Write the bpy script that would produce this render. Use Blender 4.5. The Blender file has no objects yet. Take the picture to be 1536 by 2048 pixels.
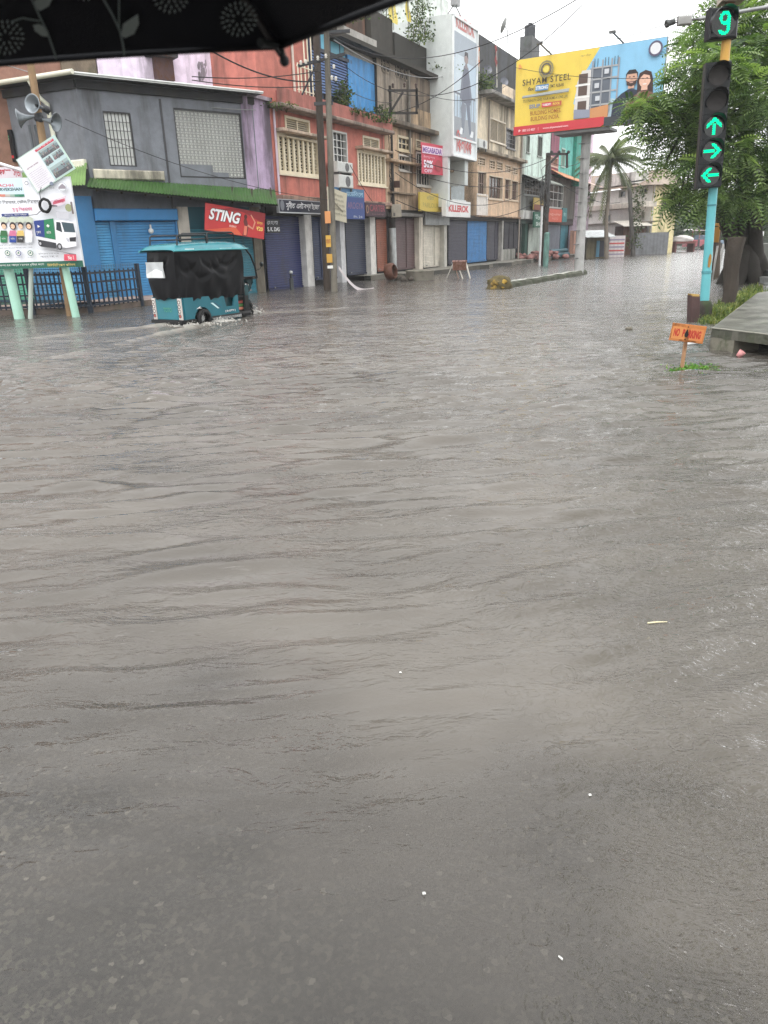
import bpy, bmesh, math, random
import numpy as np
from math import *
from mathutils import Vector, Matrix
random.seed(11)
S = bpy.context.scene
COL = S.collection
V = Vector
# ------------------------------------------------------------------ camera model (used to read real positions)
F = 1464.0; TH = radians(20.2); RO = radians(1.68); CZ = 1.65
_f = V((0, cos(TH), -sin(TH))); _u0 = V((0, sin(TH), cos(TH))); _r0 = V((1, 0, 0))
_r = _r0*cos(RO) - _u0*sin(RO); _u = _u0*cos(RO) + _r0*sin(RO)
def ray(x, y): return _f + _r*((x-768)/F) - _u*((y-1024)/F)
def G(x, y, z=0.0):
    d = ray(x, y); t = (z-CZ)/d.z
    return V((d.x*t, d.y*t, z))
def at(x, y, Y):
    d = ray(x, y); t = Y/d.y
    return V((d.x*t, Y, CZ+d.z*t))
def C(r, g, b):
    f = lambda c: (c/255/12.92) if c/255 < .04045 else ((c/255+.055)/1.055)**2.4
    a, b_, c = f(r), f(g), f(b); y = .3*a+.55*b_+.15*c; k = .14
    return (a+(y-a)*k, b_+(y-b_)*k, c+(y-c)*k)
class Fr:                       # a flat frame: x along, y up, z outward
    def __init__(s, o, ex, ey, en): s.o, s.ex, s.ey, s.en = V(o), V(ex), V(ey), V(en)
    def P(s, x, y, z=0.0): return s.o + s.ex*x + s.ey*y + s.en*z
    def uz(s, px, py, d=0.0):
        r = ray(px, py); o = s.o + s.en*d
        k = (o - V((0, 0, CZ))).dot(s.en)/r.dot(s.en)
        p = V((0, 0, CZ)) + r*k - s.o
        return p.dot(s.ex), p.dot(s.ey)
    def r(s, x0, y0, x1, y1, d=0.0):
        xm, ym = (x0+x1)/2, (y0+y1)/2
        return (s.uz(x0, ym, d)[0], s.uz(x1, ym, d)[0], s.uz(xm, y1, d)[1], s.uz(xm, y0, d)[1])
    def sub(s, x, y, z=0.0): return Fr(s.P(x, y, z), s.ex, s.ey, s.en)
    def rot(s, a):              # turned in its own plane
        return Fr(s.o, s.ex*cos(a)+s.ey*sin(a), s.ey*cos(a)-s.ex*sin(a), s.en)
UP = V((0, 0, 1))
def wallframe(p, q):
    p, q = V((p[0], p[1], 0)), V((q[0], q[1], 0)); t = (q-p).normalized()
    return Fr(p, t, UP, V((t.y, -t.x, 0)))
# ------------------------------------------------------------------ text outlines
_tc = {}
def text_mesh(body, bold=0.0, shear=0.0, space=1.0):
    k = (body, bold, shear, space)
    if k in _tc: return _tc[k]
    c = bpy.data.curves.new('t', 'FONT'); c.body = body; c.offset = bold; c.shear = shear; c.space_character = space
    c.resolution_u = 3
    o = bpy.data.objects.new('t', c)
    m = bpy.data.meshes.new_from_object(o)
    vs = [(v.co.x, v.co.y) for v in m.vertices]; fs = [tuple(p.vertices) for p in m.polygons]
    bpy.data.objects.remove(o); bpy.data.curves.remove(c); bpy.data.meshes.remove(m)
    if vs:
        x0 = min(v[0] for v in vs); x1 = max(v[0] for v in vs); y0 = min(v[1] for v in vs); y1 = max(v[1] for v in vs)
    else: x0 = x1 = y0 = y1 = 0
    _tc[k] = (vs, fs, x0, x1, y0, y1)
    return _tc[k]
# ------------------------------------------------------------------ mesh builder
class MB:
    def __init__(s): s.v, s.f, s.c, s.sm = [], [], [], []
    def pieces(s, gap=.03):                 # separate lumps, by touching boxes of their faces
        bx = []
        for i, f in enumerate(s.f):
            p = np.array([s.v[k] for k in f]); bx.append([p.min(0)-gap/2, p.max(0)+gap/2, [i]])
        ch = True
        while ch:
            ch = False; out = []
            for b in bx:
                for o in out:
                    if (b[0] <= o[1]).all() and (o[0] <= b[1]).all():
                        o[0] = np.minimum(o[0], b[0]); o[1] = np.maximum(o[1], b[1]); o[2] += b[2]; ch = True; break
                else: out.append(b)
            bx = out
        res = []
        for b in bx:
            m = MB()
            for i in sorted(b[2]): m.face([s.v[k] for k in s.f[i]], s.c[i], s.sm[i])
            res.append(m)
        return res
    def face(s, pts, col, sm=False):
        n = len(s.v); s.v += [tuple(p) for p in pts]; s.f.append(tuple(range(n, n+len(pts)))); s.c.append(col); s.sm.append(sm)
    def mesh(s, vs, fs, col, sm=False):
        n = len(s.v); s.v += [tuple(p) for p in vs]
        for i, f in enumerate(fs):
            s.f.append(tuple(a+n for a in f)); s.c.append(col[i] if isinstance(col, list) else col); s.sm.append(sm)
    def box(s, fr, x0, x1, y0, y1, z0, z1, col):
        p = [fr.P(x, y, z) for z in (z0, z1) for y in (y0, y1) for x in (x0, x1)]
        s.mesh(p, [(0, 2, 3, 1), (4, 5, 7, 6), (0, 1, 5, 4), (2, 6, 7, 3), (0, 4, 6, 2), (1, 3, 7, 5)], col)
    def bbox(s, fr, x0, x1, y0, y1, z0, z1, col, b=0.02):   # box with chamfered front rim
        p = [fr.P(x, y, z0) for y in (y0, y1) for x in (x0, x1)]
        q = [fr.P(x, y, z1-b) for y in (y0, y1) for x in (x0, x1)]
        t = [fr.P(x, y, z1) for y in (y0+b, y1-b) for x in (x0+b, x1-b)]
        s.mesh(p+q+t, [(0, 2, 3, 1), (0, 1, 5, 4), (1, 3, 7, 5), (3, 2, 6, 7), (2, 0, 4, 6),
                       (4, 5, 9, 8), (5, 7, 11, 9), (7, 6, 10, 11), (6, 4, 8, 10), (8, 9, 11, 10)], col)
    def rect(s, fr, x0, x1, y0, y1, z, col): s.face([fr.P(x0, y0, z), fr.P(x1, y0, z), fr.P(x1, y1, z), fr.P(x0, y1, z)], col)
    def poly(s, fr, pts, z, col): s.face([fr.P(a, b, z) for a, b in pts], col)
    def disc(s, fr, x, y, r, z, col, n=16, ry=None):
        s.poly(fr, [(x+r*cos(2*pi*i/n), y+(ry or r)*sin(2*pi*i/n)) for i in range(n)], z, col)
    def ring(s, fr, x, y, r0, r1, z, col, n=20):
        for i in range(n):
            a, b = 2*pi*i/n, 2*pi*(i+1)/n
            s.poly(fr, [(x+r0*cos(a), y+r0*sin(a)), (x+r1*cos(a), y+r1*sin(a)), (x+r1*cos(b), y+r1*sin(b)), (x+r0*cos(b), y+r0*sin(b))], z, col)
    def text(s, fr, body, x, y, h, z, col, w=None, align='l', bold=0.0, shear=0.0, space=1.0):
        vs, fs, x0, x1, y0, y1 = text_mesh(body, bold, shear, space)
        if not vs: return 0
        k = h/max(1e-6, y1-y0); kx = (w/(x1-x0)) if w else k
        W = (x1-x0)*kx; ox = x - (W/2 if align == 'c' else W if align == 'r' else 0)
        s.mesh([fr.P(ox+(a-x0)*kx, y+(b-y0)*k, z) for a, b in vs], fs, col)
        return W
    def tube(s, pts, r, col, n=8, cap=True, sm=True):
        pts = [V(p) for p in pts]; m = len(pts); rs = r if isinstance(r, (list, tuple)) else [r]*m
        vs, fs = [], []; ref = None
        for i, p in enumerate(pts):
            t = (pts[min(i+1, m-1)]-pts[max(i-1, 0)]).normalized()
            if ref is None: ref = t.orthogonal().normalized()
            ref = (ref - t*ref.dot(t))
            ref = ref.normalized() if ref.length > 1e-6 else t.orthogonal().normalized()
            b = t.cross(ref)
            for j in range(n):
                a = 2*pi*j/n; vs.append(p+(ref*cos(a)+b*sin(a))*rs[i])
        for i in range(m-1):
            for j in range(n):
                k = (j+1) % n; fs.append((i*n+j, i*n+k, (i+1)*n+k, (i+1)*n+j))
        s.mesh(vs, fs, col, sm)
        if cap:
            s.mesh(vs[:n], [tuple(range(n-1, -1, -1))], col); s.mesh(vs[-n:], [tuple(range(n))], col)
    def bar(s, a, b, w, h, col, up=UP):     # square bar
        a, b = V(a), V(b); t = (b-a).normalized(); x = t.cross(up)
        x = x.normalized() if x.length > 1e-4 else t.orthogonal().normalized()
        y = x.cross(t); L = (b-a).length
        s.box(Fr(a, t, y, x), 0, L, -h/2, h/2, -w/2, w/2, col)
    def lathe(s, base, axis, prof, col, n=20, sm=True):   # prof: (radius, height)
        base, axis = V(base), V(axis).normalized(); x = axis.orthogonal().normalized(); y = axis.cross(x)
        vs, fs = [], []
        for r, h in prof:
            for j in range(n):
                a = 2*pi*j/n; vs.append(base+axis*h+(x*cos(a)+y*sin(a))*r)
        for i in range(len(prof)-1):
            for j in range(n):
                k = (j+1) % n; fs.append((i*n+j, i*n+k, (i+1)*n+k, (i+1)*n+j))
        s.mesh(vs, fs, col, sm)
    def ball(s, c, r, col, n=10, m=6, sq=(1, 1, 1)):
        vs, fs = [], []
        for i in range(m+1):
            p = pi*i/m
            for j in range(n):
                a = 2*pi*j/n; vs.append(V(c)+V((r*sin(p)*cos(a)*sq[0], r*sin(p)*sin(a)*sq[1], r*cos(p)*sq[2])))
        for i in range(m):
            for j in range(n):
                k = (j+1) % n; fs.append((i*n+j, (i+1)*n+j, (i+1)*n+k, i*n+k))
        s.mesh(vs, fs, col, True)
    def grid(s, pts, col, sm=True):         # pts[i][j]
        n, m = len(pts), len(pts[0])
        s.mesh([p for r in pts for p in r], [(i*m+j, i*m+j+1, (i+1)*m+j+1, (i+1)*m+j) for i in range(n-1) for j in range(m-1)], col, sm)
    def lump(s, c, r, col, seed=0, sq=(1, 1, 1), n=16, m=10, rough=.25):
        rnd = random.Random(seed); ph = [(rnd.uniform(0, 6.3), rnd.uniform(1, 4), rnd.uniform(1, 4), rnd.uniform(-1, 1)) for _ in range(7)]
        vs, fs = [], []
        for i in range(m+1):
            p = pi*i/m
            for j in range(n):
                a = 2*pi*j/n; q = V((sin(p)*cos(a), sin(p)*sin(a), cos(p)))
                k = 1+rough*sum(w*sin(q.x*f1*2+q.z*f2*2+h+q.y*f1) for h, f1, f2, w in ph)/3
                vs.append(V(c)+V((q.x*sq[0], q.y*sq[1], q.z*sq[2]))*r*k)
        for i in range(m):
            for j in range(n):
                k = (j+1) % n; fs.append((i*n+j, (i+1)*n+j, (i+1)*n+k, i*n+k))
        s.mesh(vs, fs, col, True)
    def build(s, name, mat, loc=(0, 0, 0)):
        L = V(loc); me = bpy.data.meshes.new(name)
        me.from_pydata([(a-L.x, b-L.y, c-L.z) for a, b, c in s.v], [], s.f)
        at_ = me.color_attributes.new('Col', 'FLOAT_COLOR', 'CORNER')
        buf = np.ones((len(me.loops), 4), np.float32); cnt = np.array([len(f) for f in s.f])
        if len(s.f): buf[:, :3] = np.repeat(np.array(s.c, np.float32), cnt, axis=0)
        at_.data.foreach_set('color', buf.ravel())
        me.polygons.foreach_set('use_smooth', np.array(s.sm, bool))
        me.materials.append(mat); me.update()
        return bpy.data.objects.new(name, me)
SPLIT = {'pillar', 'downpipe', 'padlock', 'window_hood', 'stain', 'rafter', 'ledge', 'upper_wall', 'wall', 'bracket', 'canopy', 'roof_parapet', 'roof_block', 'climbing_rung', 'roof_sticker', 'warning_plate', 'flower_print', 'lintel', 'concrete_frame', 'rail', 'upper_storey', 'patch', 'tin_sheet', 'parapet', 'eave_shade_band'}
class T:                                    # a thing: an Empty at its base with parts
    def __init__(s, name, label, cat, loc, group=None):
        s.loc = V(loc); s.o = bpy.data.objects.new(name, None); s.o.empty_display_size = .2
        s.o.location = s.loc; COL.objects.link(s.o); s.o['label'] = label; s.o['category'] = cat
        if group: s.o['group'] = group
    def part(s, name, mb, mat, parent=None, label=None):
        if not mb.f: return None
        if name in SPLIT and len(mb.f) < 900:
            ps = mb.pieces()
            if len(ps) > 1:
                for p in ps[1:]: s.part1(name, p, mat, parent, label)
                mb = ps[0]
        return s.part1(name, mb, mat, parent, label)
    def part1(s, name, mb, mat, parent=None, label=None):
        o = mb.build(name, mat, s.loc); COL.objects.link(o); o.parent = parent or s.o
        if label: o['label'] = label
        return o
def solo(name, mb, mat, label, cat, loc=None, group=None):
    if loc is None: loc = mb.v[0]
    o = mb.build(name, mat, loc); o.location = V(loc); COL.objects.link(o); o['label'] = label; o['category'] = cat
    if group: o['group'] = group
    return o
def structure(name, mb, mat, kind='structure', label=None):
    o = mb.build(name, mat); COL.objects.link(o); o['kind'] = kind
    if label: o['label'] = label
    return o
# ------------------------------------------------------------------ materials
class NT:
    def __init__(s, name):
        s.m = bpy.data.materials.new(name); s.m.use_nodes = True; s.t = s.m.node_tree; s.t.nodes.clear()
        s.out = s.n('ShaderNodeOutputMaterial')
    def n(s, ty, **kw):
        x = s.t.nodes.new(ty)
        for k, v in kw.items():
            if k[0] == '_': x.inputs[k[1:].replace('_', ' ')].default_value = v
            else: setattr(x, k, v)
        return x
    def l(s, a, b): s.t.links.new(a, b)
    def math(s, op, a, b=None, c=None):
        x = s.n('ShaderNodeMath', operation=op)
        for i, q in enumerate((a, b, c)):
            if q is None: continue
            if isinstance(q, (int, float)): x.inputs[i].default_value = q
            else: s.l(q, x.inputs[i])
        return x.outputs[0]
    def mixc(s, fac, a, b, blend='MIX'):
        x = s.n('ShaderNodeMix', data_type='RGBA', blend_type=blend)
        for sock, q in ((x.inputs[0], fac), (x.inputs[6], a), (x.inputs[7], b)):
            if isinstance(q, (int, float)): sock.default_value = q
            elif isinstance(q, tuple): sock.default_value = (*q, 1)
            else: s.l(q, sock)
        return x.outputs[2]
    def noise(s, vec, scale, detail=4, rough=.55):
        x = s.n('ShaderNodeTexNoise'); x.inputs['Scale'].default_value = scale; x.inputs['Detail'].default_value = detail
        x.inputs['Roughness'].default_value = rough
        s.l(vec, x.inputs['Vector']); return x.outputs['Fac']
    def mapr(s, v, a, b, c=0., d=1., smooth=True):
        x = s.n('ShaderNodeMapRange', interpolation_type='SMOOTHSTEP' if smooth else 'LINEAR'); x.clamp = True
        s.l(v, x.inputs[0])
        for i, q in enumerate((a, b, c, d)): x.inputs[i+1].default_value = q
        return x.outputs[0]
    def pos(s, sc=(1, 1, 1)):
        g = s.n('ShaderNodeNewGeometry'); m = s.n('ShaderNodeMapping'); m.inputs['Scale'].default_value = sc
        s.l(g.outputs['Position'], m.inputs['Vector']); return m.outputs['Vector']
def mk(name, rough=.8, grime=.4, gscale=.9, streak=.22, spec=.35, metal=0., bump=.15, bscale=30, var=.12, dirt=(.035, .032, .026), g0=.48, g1=.72, coat=0., wave=None, moss=0.):
    t = NT(name); b = t.n('ShaderNodeBsdfPrincipled'); a = t.n('ShaderNodeAttribute', attribute_name='Col')
    col = a.outputs['Color']
    n2 = t.noise(t.pos(), 3.1, 5)
    col = t.mixc(1.0, col, t.mixc(t.mapr(n2, .3, .7, 0, 1), (1-var,)*3, (1+var,)*3), 'MULTIPLY')
    if grime:
        n1 = t.noise(t.pos((gscale, gscale, gscale*streak)), 1.0, 7, .65)
        col = t.mixc(t.math('MULTIPLY', t.mapr(n1, g0, g1), grime), col, dirt)
    if moss:
        n3 = t.noise(t.pos((1, 1, .6)), 1.7, 6, .7)
        col = t.mixc(t.math('MULTIPLY', t.mapr(n3, .52, .66), moss), col, (.035, .06, .018))
    t.l(col, b.inputs['Base Color'])
    b.inputs['Roughness'].default_value = rough; b.inputs['Metallic'].default_value = metal
    b.inputs['Specular IOR Level'].default_value = spec; b.inputs['Coat Weight'].default_value = coat; b.inputs['Coat Roughness'].default_value = .1
    if bump:
        x = t.n('ShaderNodeBump', _Strength=bump, _Distance=.02)
        t.l(t.noise(t.pos(), bscale, 4), x.inputs['Height']); t.l(x.outputs[0], b.inputs['Normal'])
    t.l(b.outputs[0], t.out.inputs[0]); return t.m
PLASTER = mk('plaster', .75, .62, 1.3, .14, bump=.25, bscale=14)
OLDPLASTER = mk('weathered_plaster', .8, .8, 1.1, .18, bump=.35, bscale=12, g0=.40, g1=.66)
CONCRETE = mk('concrete', .7, .6, 1.4, .6, bump=.5, bscale=18, moss=.35, spec=.4)
WETCONC = mk('wet_concrete', .28, .45, .8, 1, bump=.25, bscale=9, spec=.5)
PAINT = mk('gloss_paint', .38, .18, 1.5, .3, bump=.04, bscale=40, var=.05)
SHUT = mk('shutter_paint', .45, .5, 1.5, .3, bump=.06, bscale=20, var=.1)
PRINT = mk('printed_vinyl', .5, .1, 1.2, .3, bump=.05, bscale=6, var=.03)
METAL = mk('galvanised_metal', .42, .3, 2.5, .4, metal=.7, bump=.08)
STEEL = mk('dark_steel', .5, .3, 3, .3, bump=.05)
WOOD = mk('weathered_wood', .8, .55, 3, .12, bump=.4, bscale=25)
BRICK = mk('brick_masonry', .85, .55, 1.2, .6, bump=.6, bscale=10)
TIN = mk('corrugated_tin', .45, .45, 1.6, .5, bump=.1, bscale=8, moss=.25)
MOSSY = mk('mossy_concrete', .75, .75, 2.2, .8, bump=.7, bscale=16, moss=.75)
BODY = mk('vehicle_paint', .22, .12, 2, .5, bump=0, var=.06, coat=.25, spec=.4)
TARP = mk('plastic_tarpaulin', .34, 0, bump=.08, bscale=9, var=.1, spec=.13)
RUBBER = mk('rubber', .7, .3, 4, 1, bump=.1)
GLASS = mk('dark_glass', .12, .15, 1, .4, bump=.02, bscale=2, spec=.6)
CHROME = mk('bright_metal', .22, .1, 4, 1, metal=.95, bump=0)
CLOTH = mk('umbrella_cloth', .75, 0, bump=.2, bscale=900, var=.1, spec=.2)
BARK = mk('bark', .9, .65, 3, .25, bump=.9, bscale=22, moss=.2)
RUSTY = mk('rusted_metal', .75, .7, 7, .7, bump=.3, bscale=40, dirt=(.09, .035, .012), g0=.45, g1=.62)
def leafmat(name, tr=.3, rough=.45):
    t = NT(name); a = t.n('ShaderNodeAttribute', attribute_name='Col'); n = t.noise(t.pos(), 1.3, 3)
    col = t.mixc(1.0, a.outputs['Color'], t.mixc(t.mapr(n, .3, .7), (.72, .74, .7), (1.25, 1.2, 1.1)), 'MULTIPLY')
    b = t.n('ShaderNodeBsdfPrincipled', _Roughness=rough); b.inputs['Specular IOR Level'].default_value = .35; t.l(col, b.inputs['Base Color'])
    d = t.n('ShaderNodeBsdfTranslucent'); t.l(t.mixc(1.0, col, (1.3, 1.5, .6), 'MULTIPLY'), d.inputs['Color'])
    m = t.n('ShaderNodeMixShader'); m.inputs[0].default_value = tr
    t.l(b.outputs[0], m.inputs[1]); t.l(d.outputs[0], m.inputs[2]); t.l(m.outputs[0], t.out.inputs[0]); return t.m
LEAF = leafmat('leaf', .38)
GRASS = leafmat('grass_blade', .25)
def clearmat(name, tint, alpha, rough=.08):
    t = NT(name); b = t.n('ShaderNodeBsdfPrincipled', _Roughness=rough); b.inputs['Base Color'].default_value = (*tint, 1)
    tr = t.n('ShaderNodeBsdfTransparent'); m = t.n('ShaderNodeMixShader'); m.inputs[0].default_value = alpha
    t.l(tr.outputs[0], m.inputs[1]); t.l(b.outputs[0], m.inputs[2]); t.l(m.outputs[0], t.out.inputs[0]); return t.m
CLEAR = clearmat('clear_screen', (.5, .6, .6), .22)
FOAMM = clearmat('foam_water', (.62, .6, .56), .62, .35)
def emitmat(name, col, s):
    t = NT(name); e = t.n('ShaderNodeEmission', _Strength=s); e.inputs['Color'].default_value = (*col, 1); t.l(e.outputs[0], t.out.inputs[0]); return t.m
GREENLED = emitmat('green_light', (.0, 1., .42), 1.25)
WHITE = C(232, 230, 226)
# ------------------------------------------------------------------ world, sun, camera
W = bpy.data.worlds.new('World'); S.world = W; W.use_nodes = True
nt = W.node_tree; bg = nt.nodes['Background']
SUN_EL, SUN_AZ = radians(62), radians(200)       # high behind the viewer, through thick rain cloud
sk = nt.nodes.new('ShaderNodeTexSky'); sk.sky_type = 'NISHITA'; sk.sun_disc = False
sk.sun_elevation = SUN_EL; sk.sun_rotation = SUN_AZ; sk.air_density = 1.0; sk.dust_density = 8.0; sk.ozone_density = 1.0
hs = nt.nodes.new('ShaderNodeHueSaturation'); hs.inputs['Saturation'].default_value = .10
mx = nt.nodes.new('ShaderNodeMix'); mx.data_type = 'RGBA'; mx.inputs[0].default_value = .72; mx.inputs[7].default_value = (11.0, 11.15, 11.2, 1)
nt.links.new(sk.outputs[0], hs.inputs['Color']); nt.links.new(hs.outputs[0], mx.inputs[6]); nt.links.new(mx.outputs[2], bg.inputs['Color'])
bg.inputs['Strength'].default_value = .15
mx.inputs[7].default_value = (12.8, 12.9, 12.9, 1)
sl = bpy.data.lights.new('sun', 'SUN'); sl.energy = .7; sl.angle = radians(25); sl.color = (1, .97, .93)
so = bpy.data.objects.new('sun', sl); COL.objects.link(so)
so.rotation_euler = (pi/2-SUN_EL, 0, pi-SUN_AZ)
sd = V((sin(SUN_AZ)*cos(SUN_EL), cos(SUN_AZ)*cos(SUN_EL), sin(SUN_EL))); so.rotation_euler = sd.to_track_quat('Z', 'Y').to_euler(); so.location = sd*60
cam = bpy.data.cameras.new('camera'); co = bpy.data.objects.new('camera', cam); COL.objects.link(co); S.camera = co
cam.sensor_fit = 'VERTICAL'; cam.sensor_height = 36; cam.sensor_width = 27; cam.lens = 36*F/2048; cam.clip_start = .02; cam.clip_end = 3000
R = Matrix((_r, _u, -_f)).transposed().to_4x4(); R.translation = V((0, 0, CZ)); co.matrix_world = R
cam.dof.use_dof = True; cam.dof.focus_distance = 16; cam.dof.aperture_fstop = 9
S.view_settings.view_transform = 'Standard'; S.view_settings.look = 'None'; S.view_settings.exposure = .38; S.view_settings.gamma = 1
S.cycles.use_denoising = True; S.cycles.denoising_prefilter = 'NONE'; S.cycles.max_bounces = 6; S.cycles.transparent_max_bounces = 12; S.cycles.caustics_reflective = False; S.cycles.caustics_refractive = False
S.cycles.sample_clamp_indirect = 4
# ------------------------------------------------------------------ layout frames
LC = G(218, 605); C0 = G(535, 583)
FG = wallframe(LC, C0)                                  # grey building, street side
_d = ray(1560, 462); FR = wallframe(C0, (C0.x+_d.x*10, C0.y+_d.y*10))   # the row of shops
FL = wallframe((LC.x-9.1, LC.y+4.2), LC)                # grey building, other side
# rickshaw pose
RA = radians(58.5); RH = V((cos(RA), sin(RA), 0)); RL = V((-sin(RA), cos(RA), 0)); RO_ = G(405, 647)+RL*.43; RO_.z = -.10
# ------------------------------------------------------------------ water
def fan(nr, nc, y0, y1, k):
    ys = (y0+1.9)*((y1+1.9)/(y0+1.9))**(np.arange(nr)/(nr-1))-1.9; us = np.linspace(-1, 1, nc)
    return ((ys+2.5)*k)[:, None]*us[None, :], np.repeat(ys[:, None], nc, 1)
def vnoise(x, y, seed):                # smooth value noise
    rs = np.random.RandomState(seed); g = rs.rand(64, 64)
    xi = np.floor(x).astype(int); yi = np.floor(y).astype(int); fx = x-xi; fy = y-yi
    fx = fx*fx*(3-2*fx); fy = fy*fy*(3-2*fy); a = lambda i, j: g[(xi+i) % 64, (yi+j) % 64]
    return a(0, 0)*(1-fx)*(1-fy)+a(1, 0)*fx*(1-fy)+a(0, 1)*(1-fx)*fy+a(1, 1)*fx*fy
def segdist(x, y, a, b):
    dx, dy = b[0]-a[0], b[1]-a[1]; L2 = dx*dx+dy*dy
    t = np.clip(((x-a[0])*dx+(y-a[1])*dy)/L2, 0, 1)
    s = ((x-a[0])*dy-(y-a[1])*dx)/sqrt(L2)
    return np.hypot(x-a[0]-t*dx, y-a[1]-t*dy), t, s
KX = 1.15
X, Y = fan(860, 500, -.8, 75, KX); EDGE = np.clip((1-np.abs(X/((Y+2.5)*KX)))*8, 0, 1)*np.clip((Y+.8)*2, 0, 1)
wx = X+.25*(vnoise(X*.7, Y*.7, 1)-.5)+.08*(vnoise(X*2.1, Y*2.1, 2)-.5); wy = Y+.3*(vnoise(X*.6+9, Y*.6, 3)-.5)+.1*(vnoise(X*1.9+5, Y*1.9, 4)-.5)
zone2 = np.exp(-((Y-9.5)/5.)**2)*np.clip(.35+1.1*vnoise(X*.22+4, Y*.3+2, 77), 0, 1.2); H = np.zeros_like(X); rs = np.random.RandomState(5); cell = (Y+2)*.0057
for i in range(56):
    lam = exp(rs.uniform(log(.09), log(.7))); th = radians(rs.normal(100, 12 if lam < .36 else 20)); k = 2*pi/lam
    patch = np.clip(1.9*vnoise(X*.33+i*3.7, Y*.33+i*1.3, 20+i)-.35, 0, 1.5)
    far = np.clip((lam/cell-2.2)/2.2, 0, 1); near = np.clip((Y-1.0)/(1.5+2.5*min(1, lam)), .05, 1)
    ph = k*(wx*cos(th)+wy*sin(th))+rs.uniform(0, 6.28); s_ = np.sin(ph)
    H += .058*lam/(2*pi)*patch*far*near*(s_ + .45*s_*s_)*(.42 if lam > .42 else .75)*(1+(1.15*zone2 if .12 < lam < .36 else .1*zone2))
zone = np.exp(-((Y-8.5)/5.5)**2); H *= .8+.45*zone
foam = np.zeros_like(X)  # wake foam; its pale tone also paints the sky reflecting off wake crests
def ridge(a, b, h, w, fo, tail=1.0):
    global H, foam
    d, t, s = segdist(X, Y, a, b); n = vnoise(X*1.7+h*90, Y*1.7, 60)
    e = (1-t)**tail
    H += h*np.exp(-(d/w)**2)*e*(.55+.9*n) - .5*h*np.exp(-((s-2.2*w)/(1.3*w))**2)*e*(t > 0)*(t < 1)
    foam = np.maximum(foam, (fo if fo > .2 else 0)*np.exp(-(d/(w*1.1))**2)*e*np.clip(1.9*n-.15, 0, 1)*(.55+.45*vnoise(X*9, Y*9, 71)))
rr = RO_-RL*.5
ridge((rr.x+.2, rr.y), (G(0, 742).x, G(0, 742).y), .06, .15, 1.0, .7)
ridge((rr.x-.2, rr.y+.2), (G(-60, 688).x, G(0, 688).y), .06, .18, 1.0, .6)
for k_ in range(1, 5): ridge((rr.x+.2+.28*k_, rr.y-.12*k_), (G(0, 742+20*k_).x+.6*k_, G(0, 742+24*k_).y), .022, .10, .25 if k_ < 3 else .08, .6)
ridge((RO_+RH*2.2).xy[:], (G(930, 600).x, G(930, 600).y), .035, .14, .6, 1.2)
ridge((RO_+RH*2.3).xy[:], (G(1536, 640).x, G(1536, 640).y), .012, .2, .0, 1.)
ridge(G(-60, 955).xy[:], G(620, 1010).xy[:], .018, .08, .12, .4)
ridge(G(620, 1000).xy[:], G(-60, 985).xy[:], .014, .06, .05, .4)
ridge(G(900, 720).xy[:], G(1300, 900).xy[:], .014, .1, 0, .4)
ridge(G(130, 760).xy[:], G(330, 1010).xy[:], .012, .07, 0, .4)
ridge(G(-40, 1190).xy[:], G(300, 1125).xy[:], .012, .06, .1, .6)
ridge(G(120, 745).xy[:], G(480, 850).xy[:], .02, .12, .1, .6)
ridge(G(30, 1525).xy[:], G(230, 1600).xy[:], .004, .03, .0, .5)
ridge(G(330, 1450).xy[:], G(620, 1560).xy[:], .003, .025, .0, .5)
H *= EDGE; foam *= EDGE
sq = np.clip((2.15+.9*vnoise(X*1.3+3, Y*1.6, 8)+.5*vnoise(X*4.3, Y*4.3, 9)-.75-.2*X+.75-.15*X-Y)/2.1, 0, 1); shal = .9*sq*sq*(3-2*sq)
shal *= EDGE; shal = np.maximum(shal, .35*np.exp(-((X-4.6)/1.2)**2-((Y-9.0)/.5)**2))
nr, nc = X.shape
me = bpy.data.meshes.new('flood_water')
idx = np.arange(nr*nc).reshape(nr, nc); q = np.stack([idx[:-1, :-1], idx[:-1, 1:], idx[1:, 1:], idx[1:, :-1]], -1).reshape(-1, 4)
vs = np.stack([X, Y, H], -1).reshape(-1, 3)
b = nr*nc; Y0_ = -.8; e0, e1 = (Y0_+2.5)*KX, 77.5*KX
extra = np.array([(-150, -60, 0), (150, -60, 0), (150, Y0_, 0), (-150, Y0_, 0), (-e0, Y0_, 0), (-e1, 75, 0), (-150, 75, 0), (e0, Y0_, 0), (e1, 75, 0), (150, 75, 0), (-150, 160, 0), (150, 160, 0)], float)
faces = [[b, b+1, b+2, b+3], [b+3, b+4, b+5, b+6], [b+7, b+2, b+9, b+8], [b+6, b+9, b+11, b+10]]
allq = np.concatenate([q, np.array(faces)]).astype(np.int32); allv = np.concatenate([vs, extra]).astype(np.float32)
me.vertices.add(len(allv)); me.vertices.foreach_set('co', allv.ravel()); me.loops.add(allq.size); me.loops.foreach_set('vertex_index', allq.ravel())
me.polygons.add(len(allq)); me.polygons.foreach_set('loop_start', np.arange(0, allq.size, 4, dtype=np.int32)); me.polygons.foreach_set('loop_total', np.full(len(allq), 4, np.int32))
me.update(calc_edges=True); me.polygons.foreach_set('use_smooth', np.ones(len(allq), bool))
for nm, arr in (('foam', foam), ('shal', shal)):
    a_ = me.attributes.new(nm, 'FLOAT', 'POINT'); a_.data.foreach_set('value', np.concatenate([arr.ravel(), np.zeros(12)]).astype(np.float32))
t = NT('flood_water')
fo = t.n('ShaderNodeAttribute', attribute_name='foam').outputs['Fac']; sh = t.n('ShaderNodeAttribute', attribute_name='shal').outputs['Fac']
g = t.n('ShaderNodeNewGeometry'); P = g.outputs['Position']
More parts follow.
